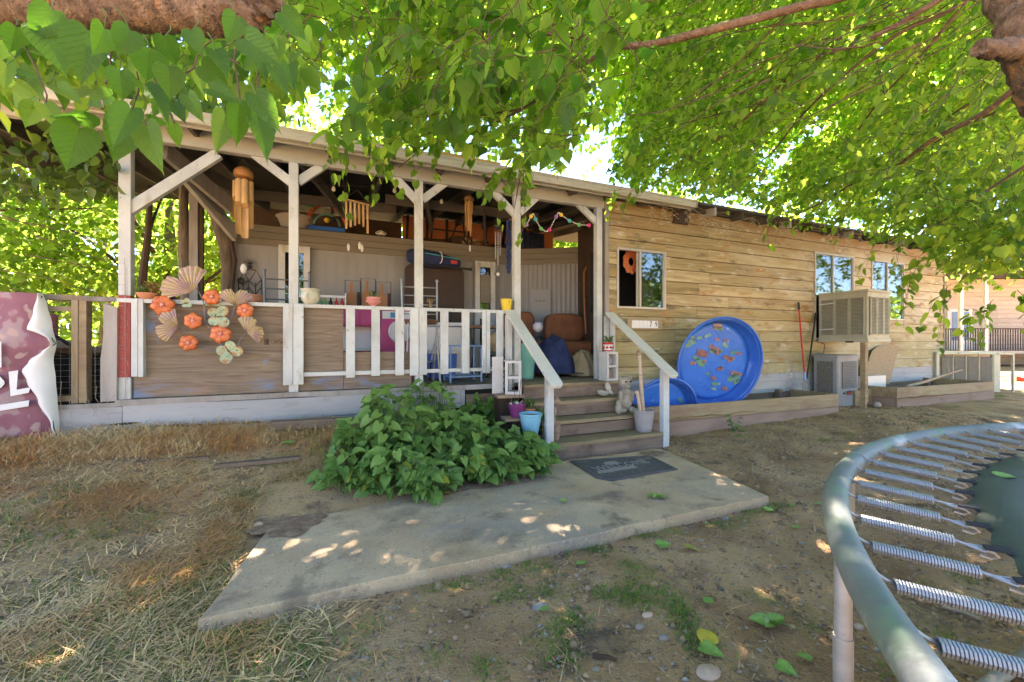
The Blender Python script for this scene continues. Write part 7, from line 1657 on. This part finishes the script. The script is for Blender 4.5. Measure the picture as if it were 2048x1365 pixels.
# drooping sprays in front of the house
SPR=[(700,300,4.0,690,425),(660,290,3.9,665,350),(740,290,3.6,735,345),(765,310,3.9,790,380),(790,330,4.0,745,400),(1050,330,3.2,1045,470),(1035,330,3.3,1000,440),(1020,370,3.3,965,395),(1065,340,3.3,1050,400),(960,300,3.5,940,330),(880,280,3.6,870,350),(820,290,3.6,830,345),(1235,400,4.6,1215,430),(1290,395,4.6,1245,430),(1560,420,4.3,1530,490),(1700,430,4.6,1660,480),(1800,470,4.4,1720,560),(1850,520,4.2,1800,650),(1900,590,4.1,1870,690),(1950,560,4.0,1840,655),(1800,480,5,1790,540),(1830,560,4.4,1810,600),(1990,620,4.0,1960,680),(1950,640,4.2,1930,680),(2030,600,4.4,2050,650)]
for (u0,v0,D0,u1,v1) in SPR:
    for q in range(2):
        a=np.array(at(u0+random.uniform(-8,8),v0-20*q,D0)); b=np.array(at(u1+random.uniform(-8,8)*q,v1-8*q,D0*.97+q*.08)); S_=7
        T=np.array([[a+(b-a)*(i/(S_-1))+np.array([0,0,.10*math.sin(math.pi*i/(S_-1))])+rng.normal(0,.012,3) for i in range(S_)]]); tw.append(T)
        P,D_,N_,S2=twig_leaves(T,1,.10); allP.append(P);allD.append(D_);allN.append(N_);allS.append(S2)
# extra boughs overhead, added along the sun direction to shade the yard
n=11500; zz_=np.where(rng.random(n)<.6,rng.uniform(5.4,8.5,n),rng.uniform(8.5,11.5,n)); ts=np.array(tosun)/tosun.z; P=np.stack([rng.uniform(-6.5,13,n)+ts[0]*zz_,rng.uniform(-7.4,.6,n)+ts[1]*zz_,zz_],1)
uu,vv,DD=projn(P); P=P[gapmask(uu,vv,.55)|(DD<.3)]
P=P
d=norm(P-HUB);d[:,2]*=.2;d=norm(d+rng.normal(0,.4,P.shape)); T=grow(P,d,np.full(len(P),.8),6,np.full(len(P),.06),.15)
hi=twig_leaves(T,2,.165)
leaf_cloud('shading_foliage',*hi,M['leaf'],trk,'far')
P=np.concatenate(allP);D_=np.concatenate(allD);N_=np.concatenate(allN);S2=np.concatenate(allS)
uu,vv,DD=projn(P+D_*S2[:,None]*.5)
vis=(uu>-60)&(uu<2110)&(vv>-60)&(vv<800)&(DD>.4)
app=np.where(vis,S2/np.maximum(DD,.4),0)
order=np.argsort(-app); top=order[:235]; rest=np.ones(len(P),bool); rest[top]=False
near=rest&(DD<4.4); far_=rest&~near
leaf_cloud('foliage',P[near],D_[near],N_[near],S2[near],M['leaf'],trk,'near')
leaf_cloud('distant_foliage',P[far_],D_[far_],N_[far_],S2[far_],M['leaf'],trk,'far')
# long bare side shoots that run with the boughs
n=62; u=rng.uniform(1280,2150,n); v=rng.uniform(-80,1,n)+rng.random(n)*(interp(u,LOW)-20); Pq=atn(u,v,rng.uniform(2.9,4.6,n)); dq=norm(Pq-HUB); dq[:,2]-=.10; LS=grow(Pq-dq*.9,norm(dq+rng.normal(0,.10,(n,3))),rng.uniform(.9,1.9,n),8,np.full(n,.03),.11)
uu,vv,DD=projn(LS[:,-1]); LS=LS[(vv<interp(uu,LOW)+10)&(LS[:,-1,1]<-.4)]; twig_mesh('side_shoots',LS,.0062,M['twigbark'],trk)
n=70; u=rng.uniform(600,1280,n); v=rng.uniform(-120,180,n); Pq=atn(u,v,rng.uniform(2.1,3.4,n)); dq=norm(np.stack([rng.normal(0,.35,n)-.1,rng.normal(0,.3,n),-.7-rng.random(n)*.5],1)); LS=grow(Pq,dq,rng.uniform(.4,.9,n),8,np.full(n,.02),.08)
uu,vv,DD=projn(LS[:,-1]); LS=LS[(vv<interp(uu,LOW)+10)&(LS[:,-1,1]<-.4)]; twig_mesh('hanging_shoots',LS,.0036,M['twigbark'],trk)
T=np.concatenate(tw); twig_mesh('twigs',T,.0032,M['twigbark'],trk)
# single leaves: one detailed mesh per variant, shared
def big_leaf_mesh(k,mat):
    """toothed heart-shaped leaf, unit length along y"""
    n=26; r_=random.Random(k); sk=r_.uniform(-.05,.05)
    ctrl=[(0,0),(.13,-.10),(.30,-.10),(.43,.03),(.48,.22),(.44,.42),(.34,.60),(.21,.76),(.09,.90),(.03,.97),(0,1.08)]
    edge=[]
    for i in range(n+1):
        s_=i/n*(len(ctrl)-1); j=min(int(s_),len(ctrl)-2); f=s_-j; x_=ctrl[j][0]*(1-f)+ctrl[j+1][0]*f; y_=ctrl[j][1]*(1-f)+ctrl[j+1][1]*f
        tooth=1+(.035 if i%2 else -.02)*(1 if 2<i<n-1 else 0); edge.append((x_*tooth,y_))
    vs=[];fs=[]
    cols=5
    for side in (-1,1):
        for i,(x_,y_) in enumerate(edge):
            mx_=max(0,min(1.08,y_+ .12*(x_)*(1 if y_<.1 else 1)))if i>0 else 0
            my=max(0.0,min(1.08,i/n*1.08))
            for j in range(cols+1):
                t_=j/cols; px=x_*t_*side; py=my+(y_-my)*t_
                z_=.22*abs(px)-.16*py*py+.022*math.sin(py*34+ (0))*abs(px)*2*(1 if j else 0)+.05*sk*math.sin(px*6)+ .05*math.sin(py*3+k)*px*side*(-1)
                vs.append((px+.04*sk*py,py,z_))
    m=cols+1
    for side in (0,1):
        o_=side*(n+1)*m
        for i in range(n):
            for j in range(cols): fs.append((o_+i*m+j,o_+i*m+j+1,o_+(i+1)*m+j+1,o_+(i+1)*m+j) if side else (o_+i*m+j,o_+(i+1)*m+j,o_+(i+1)*m+j+1,o_+i*m+j+1))
    me=bpy.data.meshes.new('leaf'); me.from_pydata(vs,[],fs); me.validate(); 
    bm=bmesh.new(); bm.from_mesh(me); bmesh.ops.remove_doubles(bm,verts=bm.verts,dist=.0005); bm.to_mesh(me); bm.free()
    me.shade_smooth(); me.materials.append(mat); return me
LM=[big_leaf_mesh(k,M['bigleaf'] if k%3 else M['bigleaf_sunlit']) for k in range(6)]
def put_leaf(me,base,d,nrm,L_,asp,parent,name='leaf'):
    d=Vector(d).normalized(); x_=d.cross(Vector(nrm)); x_=x_.normalized() if x_.length>1e-5 else d.orthogonal().normalized(); z_=x_.cross(d)
    o=bpy.data.objects.new(name,me); COL.objects.link(o); o.parent=parent
    Mx=Matrix(((x_.x*asp,d.x,z_.x,0),(x_.y*asp,d.y,z_.y,0),(x_.z*asp,d.z,z_.z,0),(0,0,0,1)))
    sc=Matrix.Diagonal((L_,L_,L_,1)); rel=Vector(base)-(parent.location if parent else Vector((0,0,0)))
    o.matrix_local=Matrix.Translation(rel)@Mx@sc
    return o
for i in top: put_leaf(LM[int(i)%6],P[i],D_[i],N_[i],S2[i],rng.uniform(.8,1.05),trk)
# ---------- the near limb with big hanging leaves, top left
nt_=thing('near_mulberry_bough',at(-900,60,1.6),'thick sawn-off mulberry bough across the top left corner with large hanging leaves','tree limb')
rough_limb('limb',[at(-900,60,1.5),at(-300,20,1.30),at(-60,12,1.22),at(150,18,1.2),at(330,22,1.2),at(430,25,1.19),at(480,32,1.18)],[.060,.058,.055,.054,.056,.060,.066],M['barknear'],nt_,n=30,amp=.16,rings=9,seed=9)
rough_limb('sawn_knob',[at(462,30,1.18),at(490,30,1.17),at(515,18,1.17),at(540,0,1.17),at(556,-14,1.18)],[.052,.056,.040,.034,.02],M['barknear'],nt_,n=22,amp=.45,rings=6,seed=4)
NL=[((462,752),(388,1005),215,1.12),((742,695),(668,965),190,1.15),((765,640),(650,860),150,1.05),((498,655),(262,735),110,1.1),((208,618),(128,755),112,1.3),((858,738),(925,1003),165,1.1),((1398,605),(1388,880),130,1.05),((1498,555),(1640,770),150,1.0),((1500,668),(1580,925),150,1.1),((1318,672),(1268,890),120,1.15),((1018,728),(1046,880),78,1.15),((655,565),(468,612),105,1.2),((212,565),(10,622),70,1.3),((520,185),(450,490),235,.95),((870,290),(858,490),195,1.0),((985,398),(1000,590),158,1.0),((962,215),(1032,408),130,.95),((240,175),(400,440),200,1.0),((700,415),(722,600),140,1.1),((1160,425),(1190,555),72,1.3),((1100,560),(1182,712),105,1.2),((1430,225),(1645,378),170,.95),((1650,75),(1802,235),150,1.0),((1180,385),(1352,508),150,1.0),((1228,520),(1432,600),90,1.0),((850,498),(1000,690),150,1.1),((150,478),(245,555),100,1.25),((30,482),(132,470),60,1.3),((330,510),(472,590),62,1.25),((262,612),(362,770),105,1.2),((610,170),(560,330),150,.9),((760,180),(690,330),150,.9),((1120,180),(1180,330),120,.95),((1260,300),(1330,430),120,1.0),((1380,100),(1330,260),130,1.0),((300,60),(180,260),150,1.0),((90,160),(60,330),120,1.1),((1520,320),(1560,480),95,1.15),((1600,400),(1690,560),95,1.15),((940,560),(900,690),80,1.2),((1020,610),(1075,700),60,1.2),((40,380),(20,520),90,1.2),((120,400),(255,470),80,1.2),((1690,380),(1720,520),70,1.2),((860,690),(1005,740),55,1.2)]
NLB=[big_leaf_mesh(20+k,M['bigleaf']) for k in range(4)]; NLY=[big_leaf_mesh(30+k,M['bigleaf_sunlit']) for k in range(4)]
pet=MB()
for k,(b_,t_,w_,D0) in enumerate(NL):
    s_=2048/700
    # crop coordinates -> photograph
    Pb=at(b_[0]/s_,b_[1]/s_,D0); Pt=at(t_[0]/s_,t_[1]/s_,D0+random.uniform(-.05,.05)); L_=(Pt-Pb).length/1.08
    asp=min(1.25,(w_/s_/F*D0)/(L_*.98)*1.0); d=(Pt-Pb).normalized(); toc=(CAM-Pb).normalized(); nrm=(toc+Vector((random.uniform(-.35,.35),random.uniform(-.35,.35),random.uniform(-.1,.6)))).normalized()
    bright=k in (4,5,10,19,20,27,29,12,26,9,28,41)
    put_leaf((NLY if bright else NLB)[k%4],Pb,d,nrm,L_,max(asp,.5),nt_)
    up_=Pb+Vector((random.uniform(-.02,.02),random.uniform(-.02,.02),.035)); pet.tube([Pb,Pb.lerp(up_,.6)+Vector((.004,0,0)),up_],[.0011,.0013,.0016],5)
obj('petioles',pet,M['succ'],nt_,kind='stuff')
tb=MB()
for pts_ in ([(760,690),(785,600),(810,540),(815,490),(800,420)],[(600,640),(592,590)],[(620,490),(645,430),(645,350),(655,300)],[(1085,430),(1135,400),(1155,330),(1200,270),(1270,215)],[(1405,590),(1395,500),(1370,360),(1385,240)],[(1510,550),(1508,450),(1510,350)],[(130,230),(160,300),(200,380),(245,480),(275,560),(270,600)],[(905,290),(925,240),(945,190)],[(1260,290),(1310,330),(1400,370)],[(1480,650),(1440,690),(1400,640)],[(1020,720),(980,640),(930,520),(900,450)]):
    s_=2048/700; tb.tube([at(u/s_,v/s_,1.15+.02*math.sin(i)) for i,(u,v) in enumerate(pts_)],[.0028-.0002*i for i in range(len(pts_))],6)
obj('twigs',tb,M['twigbark'],nt_,kind='stuff')
# more hanging foliage from the same bough, a little farther back
u=rng.uniform(-120,600,150); v=rng.uniform(20,150,150); Dd=rng.uniform(1.5,2.6,150); Pq=atn(u,v,Dd); dq=norm(np.stack([rng.normal(0,.5,150),rng.normal(0,.5,150),-.5+rng.normal(0,.2,150)],1))
T=grow(Pq,dq,rng.uniform(.12,.25,150),4,np.full(150,.1),.15); twig_mesh('back_twigs',T,.0018,M['twigbark'],nt_); leaf_cloud('back_foliage',*twig_leaves(T,1,.10),M['leaf'],nt_,'near')

# ---------- background trees
def tree(name,x,y,h,r,label,n,mat,lsz,tz=None,crown_z=None,flat=.75,zmin=None,group=None,limbs=6,r0=.16,lean=0):
    t=thing(name,(x,y,0),label,'tree',group); cz=crown_z if crown_z else h-r*flat
    obj('trunk',MB().tube([(x,y,-.2),(x+.1+lean*.3,y,h*.25),(x+lean*.7,y+.1,h*.5),(x+lean,y,h*.8)],[r0*1.25,r0,r0*.8,r0*.3],9),M['trunkgrey'],t)
    mb=MB()
    for k in range(limbs):
        a=k*2.4+x; z0=h*random.uniform(.28,.6); e=Vector((x+lean*.6+r*.8*math.cos(a),y+r*.8*math.sin(a),min(h-.3,z0+r*random.uniform(.1,.7)))); s0=Vector((x+lean*.5,y,z0)); mb.tube([s0,s0.lerp(e,.5)+UP*.25,e],[r0*.4,r0*.22,.015],6)
    obj('limb',mb,M['twigbark'],t,kind='stuff')
    # leaf clumps spread through the crown volume
    nc_=max(12,int(n/110)); q=norm(rng.normal(0,1,(nc_,3)))*rng.uniform(.35,1.0,(nc_,1))**.5; q*=np.array([r,r,r*flat]); C_=np.array([x+lean,y,cz])+q
    cr=rng.uniform(.22,.42,nc_)*r*.8
    idx=rng.integers(0,nc_,n); loc=rng.normal(0,.5,(n,3))*np.array([1.25,1.25,.55]); Pp=C_[idx]+loc*cr[idx][:,None]
    if zmin is not None: Pp=Pp[Pp[:,2]>zmin+.4*np.sin(Pp[:,0]*2.1)]
    zr=3.6+.12*Pp[:,1]; bad=(Pp[:,1]>-.4)&(Pp[:,1]<5.2)&(Pp[:,0]>-5.8)&(Pp[:,0]<12.3)&(Pp[:,2]<zr); Pp=Pp[~bad]; n=len(Pp)
    Dd=norm(np.stack([rng.normal(0,.6,n),rng.normal(0,.6,n),rng.normal(-.55,.4,n)],1)); Nn=norm(np.array([0,0,1.])+rng.normal(0,.55,(n,3)))
    leaf_cloud('crown',Pp,Dd,Nn,lsz*rng.uniform(.6,1.25,n),mat,t,'far',kind='stuff'); return t
TR_=[(-8.5,5.5,6.0,3.2,'leafy tree drooping low beyond the left fence, nearest the banner',9000,M['leaf_far'],.15,.95),
 (-5.2,7.5,6.8,3.2,'leafy tree behind the porch left end, seen between the two back posts',9000,M['leaf_far'],.15,1.0),
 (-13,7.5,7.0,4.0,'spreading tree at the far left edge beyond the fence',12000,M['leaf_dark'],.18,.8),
 (-9,14,8.5,4.5,'tall tree farther back at the left, above the porch gutter',10000,M['leaf_far'],.2,1.2),
 (-1.5,9.5,8.5,3.8,'tall bright tree behind the porch roof left of centre',12000,M['leaf_far'],.17,3.0),
 (4.6,10.5,8.0,3.4,'tall bright tree behind the middle of the roof',10000,M['leaf_far'],.17,3.0),
 (9.5,8.6,7.0,3.6,'bright tree behind the far end of the roof',14000,M['leaf_far'],.16,2.6),
 (14.5,7.5,7.0,3.4,'leafy tree at the far corner of the plank house',13000,M['leaf_far'],.16,3.0),
 (19.5,4.5,6.6,3.6,'leafy tree above the neighbouring house at the right edge',12000,M['leaf_far'],.16,4.1)]
for k,(x,y,h,r,lab,n,m_,ls,zm) in enumerate(TR_): tree('broadleaf_tree',x,y,h,r,lab,n,m_,ls,zmin=zm,group='broadleaf trees around the houses')
# trees behind the camera, which the window glass reflects
for k,(x,y,h,r) in enumerate(((-11,-24,7,4.5),(0,-27,8,5),(12,-25,7,4.5),(24,-18,7,4.5))):
    tree('street_tree',x,y,h,r,'broad tree across the yard behind the viewpoint, '+('westernmost of four','second of four from the west','third of four from the west','easternmost of four')[k],5000,M['leaf_far'],.3,zmin=1.5,group='trees across the yard')
# far wood that closes the horizon
n=26000; a=rng.uniform(-1.5,1.75,n); Rr=rng.uniform(26,36,n)+np.where(a>.5,26,0); fa=math.atan2(FW.x,FW.y); hgt=4.2+1.6*np.sin(a*5)+1.1*np.sin(a*13+1)
Pp=np.stack([CAM.x+Rr*np.sin(fa+a),CAM.y+Rr*np.cos(fa+a),rng.uniform(0,1,n)**.8*hgt],1)
o=leaf_cloud('far_wood',Pp,rng.normal(0,1,(n,3))-np.array([0,0,.6]),np.array([0,0,1.])+rng.normal(0,.5,(n,3)),rng.uniform(.35,.7,n),M['leaf_far'],None,'far'); tag(o,'mass of distant trees closing the horizon all round the yard','wood')
# sunlit trunks seen through the porch side
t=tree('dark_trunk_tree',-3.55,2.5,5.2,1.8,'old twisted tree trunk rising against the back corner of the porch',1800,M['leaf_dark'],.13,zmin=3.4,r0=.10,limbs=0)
rough_limb('forked_trunk',[onY(452,640,2.28),onY(455,540,2.28),onY(447,470,2.28),onY(425,410,2.2),onY(385,350,2.2)],[.085,.075,.10,.11,.09],M['trunkgrey'],t,n=16,amp=.2,rings=5,seed=7)
obj('leaning_branch',MB().tube([onY(462,600,2.2),onY(470,520,2.2),onY(462,480,2.2),onY(440,430,2.2)],.03,6),M['stud'],t)
t=thing('leaning_tree_pole',at(283,600,7),'thin dark leaning tree stem behind the left end of the porch','tree'); obj('stem',MB().tube([at(275,640,7),at(285,560,7),at(296,470,7),at(300,400,7),at(298,330,7)],[.07,.06,.05,.04,.03],8),M['stud'],t); obj('side_branch',MB().tube([at(296,470,7),at(310,430,7.1),at(330,380,7.2)],[.025,.02,.012],6),M['stud'],t)
# dark branches in the left foliage
mb=MB()
for k in range(9):
    v0=330+rng.uniform(0,270); x0=-40+rng.uniform(0,120); P=[at(x0,v0,5.6+.1*(k%5)),at(x0+90,v0+20+rng.uniform(-15,15),5.8),at(x0+190,v0+52+rng.uniform(-25,25),6.0)]; mb.tube(P,[.008,.006,.003],5)
t=thing('left_hanging_branches',at(60,450,5.7),'long thin drooping branches with dark leaves above the left fence','tree limb'); obj('branch',mb,M['twigbark'],t,kind='stuff')
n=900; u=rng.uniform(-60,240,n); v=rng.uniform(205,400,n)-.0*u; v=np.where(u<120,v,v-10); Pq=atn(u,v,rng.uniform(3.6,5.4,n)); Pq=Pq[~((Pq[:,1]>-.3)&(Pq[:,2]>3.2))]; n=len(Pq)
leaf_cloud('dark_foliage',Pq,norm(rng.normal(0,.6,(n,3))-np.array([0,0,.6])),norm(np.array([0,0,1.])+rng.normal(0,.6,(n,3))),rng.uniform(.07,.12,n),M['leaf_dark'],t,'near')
# ---------- the leafy clump by the steps
bu=thing('arrow_leaf_bush',(-.7,-.9,0),'dense clump of dark green arrow-shaped leaves growing beside the steps','bush')
AV=[(0,0,0),(0,.45,-.03),(0,1.05,-.22),(-.16,-.22,.05),(-.42,-.16,.03),(-.42,.12,.10),(-.34,.50,.07),(-.14,.84,-.06),(.16,-.22,.05),(.42,-.16,.03),(.42,.12,.10),(.34,.50,.07),(.14,.84,-.06)]
AF=[(0,4,3),(0,5,4),(0,1,5),(1,6,5),(1,7,6),(1,2,7),(0,8,9),(0,9,10),(0,10,1),(1,10,11),(1,11,12),(1,12,2)]
M['bush_y']=leafmat('arrow_leaf_yellowing',(.16,.24,.03),(.36,.38,.05),(.2,.3,.03),(.4,.4,.06),.3,.3)
def arrow_me(k,m_):
    r_=random.Random(k); vs=[(x_*(1+r_.uniform(-.12,.12)),y_,z_*r_.uniform(.5,1.8)+r_.uniform(-.03,.03)) for x_,y_,z_ in AV]
    me=bpy.data.meshes.new('leaf'); me.from_pydata(vs,[],AF)
    bm=bmesh.new(); bm.from_mesh(me); bmesh.ops.recalc_face_normals(bm,faces=bm.faces); bmesh.ops.subdivide_edges(bm,edges=bm.edges,cuts=1,use_grid_fill=True,smooth=.6); bm.to_mesh(me); bm.free()
    me.shade_smooth(); me.materials.append(m_); return me
AM=[arrow_me(k,M['bush']) for k in range(7)]; AY_=arrow_me(9,M['bush_y'])
# clumps: ground base point, spread, height
CL=[(onZ(700,985,0),.20,.34,46),(onZ(790,985,0),.22,.38,54),(onZ(860,990,0),.17,.28,50),(onZ(900,930,0),.25,.62,70),(onZ(800,930,.05),.25,.70,64),(onZ(860,890,.1),.22,.84,60),(onZ(960,935,0),.24,.50,64),(onZ(1020,930,0),.22,.42,60),(onZ(1065,945,0),.17,.34,50),(onZ(950,880,.0),.2,.66,46),(onZ(1000,880,0),.2,.62,40),(onZ(770,900,.15),.16,.60,34),(onZ(1080,900,0),.09,.5,28),(onZ(850,950,0),.22,.48,60),(onZ(770,950,.03),.2,.46,50),(onZ(720,960,0),.16,.36,36),(onZ(930,960,0),.2,.34,44),(onZ(990,960,0),.2,.30,40)]
lv=[];stm=MB()
for c,sp,h,k_ in CL:
    for i in range(int(k_*2.1)):
        a=random.uniform(0,6.28); r_=sp*math.sqrt(random.random())*1.25; hh=h*(.18+.82*random.random()**.8)*(1-.3*(r_/(sp*1.25))**2)
        p=Vector((c.x+r_*math.cos(a),min(c.y+r_*math.sin(a),-.10),0)); g=gz(p.x,p.y) if not(-2<p.x<1.85 and -2.7<p.y<-1.2) else .0
        p.z=g+hh; base=Vector((c.x+(p.x-c.x)*.3,c.y+(p.y-c.y)*.3,g-.01)); 
        out=Vector((math.cos(a),math.sin(a),0)); d=(out*.8+Vector((random.uniform(-.4,.4),-.35+random.uniform(-.4,.4),random.uniform(-.75,.45)))).normalized(); nrm=(UP*.8+Vector((0,-.55,0))+Vector((random.uniform(-.5,.5),random.uniform(-.5,.5),0))).normalized()
        lv.append((p,d,nrm,random.uniform(.06,.12),p.z)); stm.tube([base,base.lerp(p,.55)+out*.02,p],[.0035,.003,.002],4)
lv.sort(key=lambda q:(q[0]-CAM).length)
for i,(p,d,nrm,L_,z_) in enumerate(lv[:298]):
    put_leaf(AY_ if (random.random()<.05 and z_<.3) else AM[i%7],p,d,nrm,L_,random.uniform(.8,1.15),bu)
rest_=lv[298:]; mb=MB()
for p,d,nrm,L_,z_ in rest_:
    x_=d.cross(nrm).normalized(); zz=x_.cross(d); mb.add([p+x_*(a*L_)+d*(b*L_)+zz*(c*L_) for a,b,c in AV],AF)
obj('leaves_behind',mb,M['bush'],bu,kind='stuff',smooth=True); obj('leaf_stems',stm,M['succ'],bu,kind='stuff')
x_,y_=pick(700,-1.7,.55,-1.4,-.15); blades(x_,y_,gzn(x_,y_),rng.uniform(.12,.35,len(x_)),rng.uniform(.0015,.003,len(x_)),rng.uniform(.2,.8,len(x_)),M['grass'],'grass_stalks',parent=bu)
# weed by the planter and tufts
for k,(u,v,h,nl,lab) in enumerate(((1465,865,.26,22,'leafy green weed growing against the planter box beside the steps'),(1460,835,.24,12,'second sprig of green weed touching the top board of the near planter'))):
    c=onZ(u,v,.0); 
    if k==1: c.y+=.0
    t=thing('weed',c,lab,'plant'); mb=MB(); ml=MB()
    for i in range(nl):
        a=random.uniform(0,6.28); hh=h*random.random(); p=c+Vector((.09*math.cos(a)*(.4+hh*2),.05*math.sin(a)-.03,hh)); add_leaf(ml,p,(math.cos(a),math.sin(a)-.4,-.1),(0,-.4,1),random.uniform(.05,.09),.022); mb.tube([c,p],.002,4)
    obj('leaf_cluster',ml,M['bush'],t,kind='stuff'); obj('stem',mb,M['succ'],t,kind='stuff')
# ---------- fallen leaves, stones and sticks lying in the yard: each a thing
FL=[(1330,1095,.09,'g','fresh green leaf lying on bare soil right of centre',.2),(1385,1103,.09,'y2','yellow-green leaf lying beside the fresh green one, right of centre',-.5),(1165,1138,.06,'g','small green leaf on the soil below the middle of the slab',.4),(1090,1225,.045,'g','pale green leaf beside the flat grey stone',1.2),(1410,1278,.10,'y','bright yellow leaf lying upright on the soil near the bottom',1.5),(1425,1310,.09,'g','green leaf just below the bright yellow leaf',-.7),(1575,1345,.07,'g','green leaf at the bottom right near the trampoline leg',-1),(1605,1318,.055,'g','small green leaf close to the trampoline leg',2.4),(1540,1020,.07,'g','green leaf beside the right corner of the concrete slab',-.1),(1415,1208,.055,'g','round green leaf standing on the soil in the foreground weeds',1.4),(1585,1010,.06,'g','slender green leaf on the soil beyond the right end of the slab',.8),(1595,1058,.06,'g','dark green leaf on the soil right of the slab',.1),(1640,1010,.05,'g','green leaf near the trampoline rim beyond the slab',.3),(1130,1003,.05,'g','tiny green leaf on the slab beside the mat',.4),(895,988,.10,'y','curled yellow leaf on the slab edge under the bush',.3),(745,995,.09,'y2','yellowing leaf on the ground under the left of the bush',-1.1),(1255,862,.05,'g','small green leaf resting on the bottom step',.1),(2015,955,.05,'g','small leaf lying on the trampoline mat',.1)]
FM={'g':big_leaf_mesh(51,pm('fallen_leaf_green',[(.3,(.10,.24,.04)),(.7,(.22,.38,.09))],(3,3,3),rough=.5)),'y':big_leaf_mesh(52,pm('fallen_leaf_yellow',[(.3,(.50,.40,.03)),(.7,(.6,.5,.08))],(3,3,3),rough=.5)),'y2':big_leaf_mesh(53,pm('fallen_leaf_mottled',[(.3,(.26,.26,.05)),(.7,(.42,.38,.08))],(3,3,3),rough=.5))}
for u,v,L_,c_,lab,rot in FL:
    zz=.175 if 'step' in lab else (.885 if 'mat' in lab and 'trampoline' in lab else (.012 if 'slab' in lab and 'on the slab' in lab else None))
    p=onZ(u,v,zz if zz is not None else -.045)
    if zz is None: p.z=gz(p.x,p.y)+.018
    d=RT*math.cos(rot)+FW*math.sin(rot); o=put_leaf(FM[c_],p-d*L_*.5+UP*.004,d+UP*.10,UP+Vector((random.uniform(-.3,.3),random.uniform(-.3,.3),0)),L_,.9,None,'fallen_leaf'); tag(o,lab,'leaf','leaves fallen on the ground')
for (u,v,n_,lab) in ((1315,994,5,'small cluster of wilted green leaves lying on the concrete slab'),(1540,1245,6,'larger sprig of wilted green leaves on the soil near the trampoline'),(575,955,4,'single wilted green sprig lying on the straw left of the bush')):
    p=onZ(u,v,-.03 if v>1000 else .012)
    if v>1000 or u<600: p.z=gz(p.x,p.y)+.02
    t=thing('fallen_sprig',p,lab,'leaves')
    for i in range(n_):
        rot=i*1.3+.3; d=RT*math.cos(rot)+FW*math.sin(rot)*.6; put_leaf(FM['g'],p+d*.01+UP*.008,d+UP*.15,UP+Vector((random.uniform(-.6,.6),random.uniform(-.6,.6),0)),random.uniform(.05,.085),.8,t)
    obj('stem',MB().tube([p+RT*-.03,p+UP*.008,p+RT*.07+FW*.02],.002,5),M['twigbark'],t)
ST=[(1415,1347,.052,(1.25,.9,.45),M['rockp'],'flat pinkish rock at the bottom edge of the yard'),(1082,1212,.032,(1.2,.8,.35),M['greywood'],'flat grey stone in the foreground soil'),(1296,1235,.022,(1.3,.8,.5),M['rockp'],'small reddish stone beside grey pebbles'),(1280,1257,.020,(1.2,.9,.6),M['rockm'],'grey pebble left of the reddish stone'),(1327,1280,.022,(1.2,.9,.6),M['rockm'],'grey pebble below the reddish stone'),(1012,1122,.022,(1.2,.8,.5),M['rockm'],'pale stone tucked at the slab front edge'),(1452,1030,.026,(1.2,.8,.6),M['rockm'],'stone tucked under the slab near its right corner'),(1718,1245,.02,(1,.9,.8),M['rockp'],'orange-pink stone beside the trampoline leg'),(518,1062,.026,(1.2,.8,.7),M['rockp'],'tan stone at the left end of the slab'),(633,1205,.022,(1.2,.9,.8),M['rockm'],'pale stone in the grass below the left slab edge'),(1210,873,.04,(1.3,.7,.5),M['rockp'],'x')][:10]
for u,v,r_,sc,m_,lab in ST:
    p=onZ(u,v,-.04); p.z=gz(p.x,p.y)+r_*sc[2]*.5; o=obj('stone',MB().ball(p,r_,14,9,sc,jit=.5),m_); tag(o,lab,'stone','stones in the yard')
for u0,v0,u1,v1,r_,lab,m_ in ((1335,1215,1210,1300,.0,'',None),) if 0 else ((540,1245,582,1222,.009,'broken tan stick in the grass below the slab',M['fencewood']),(1185,1325,1235,1332,.008,'short brown stick near the bottom of the yard',M['stud']),(1502,935,1504,955,.007,'short stick standing in the soil right of the slab',M['fencewood']),(1312,1135,1392,1205,.003,'long thin bent twig on the foreground soil',M['fencewood']),(1380,1160,1394,1200,.003,'thin twig crossing the soil near the foreground leaf',M['fencewood']),(1885,1215,1965,1245,.009,'flat brown stick under the trampoline springs',M['fencewood'])):
    a=onZ(u0,v0,-.045);b=onZ(u1,v1,-.045); a.z=gz(a.x,a.y)+r_+.006;b.z=gz(b.x,b.y)+r_+.006; o=obj('stick',MB().tube([a,a.lerp(b,.5)+UP*.004+RT*.01,b],[r_,r_,r_*.7],6),m_); tag(o,lab,'stick','sticks lying in the yard')
# log edging and long stick along the mound
a=onZ(545,862,.33);b=onZ(735,845,.33); t=thing('edging_timber',a,'half-buried weathered timber in the straw below the porch skirt','timber')
a=onY(540,852,-.35);b=onY(735,842,-.30); obj('beam',MB().beam(a,b,.12,.09),M['riser'],t,bev=.01)
a=onZ(455,877,.26);b=onZ(692,872,.24); o=obj('stick',MB().tube([a+UP*.05,b+UP*.05],.012,6),M['branchw']); tag(o,'long pale stick lying on the straw left of the bush','stick')
for u0,v0,u1,v1,lab in ((270,972,420,955,'buried grey plank edge showing through the straw'),(430,965,600,945,'second buried plank edge nearer the bush')):
    a=onZ(u0,v0,.12);b=onZ(u1,v1,.12); a.z=gz(a.x,a.y)+.01;b.z=gz(b.x,b.y)+.01; o=obj('buried_plank',MB().beam(a,b,.07,.03),M['riser']); tag(o,lab,'plank')
# white plastic scrap
p=onZ(1447,857,.01); o=obj('white_bracket',MB().beam(p,p+Vector((.04,0,.07)),.02,.006).beam(p,p+Vector((.1,-.02,.0)),.02,.006),M['plastic']); tag(o,'small white plastic bracket on the soil by the planter','scrap')
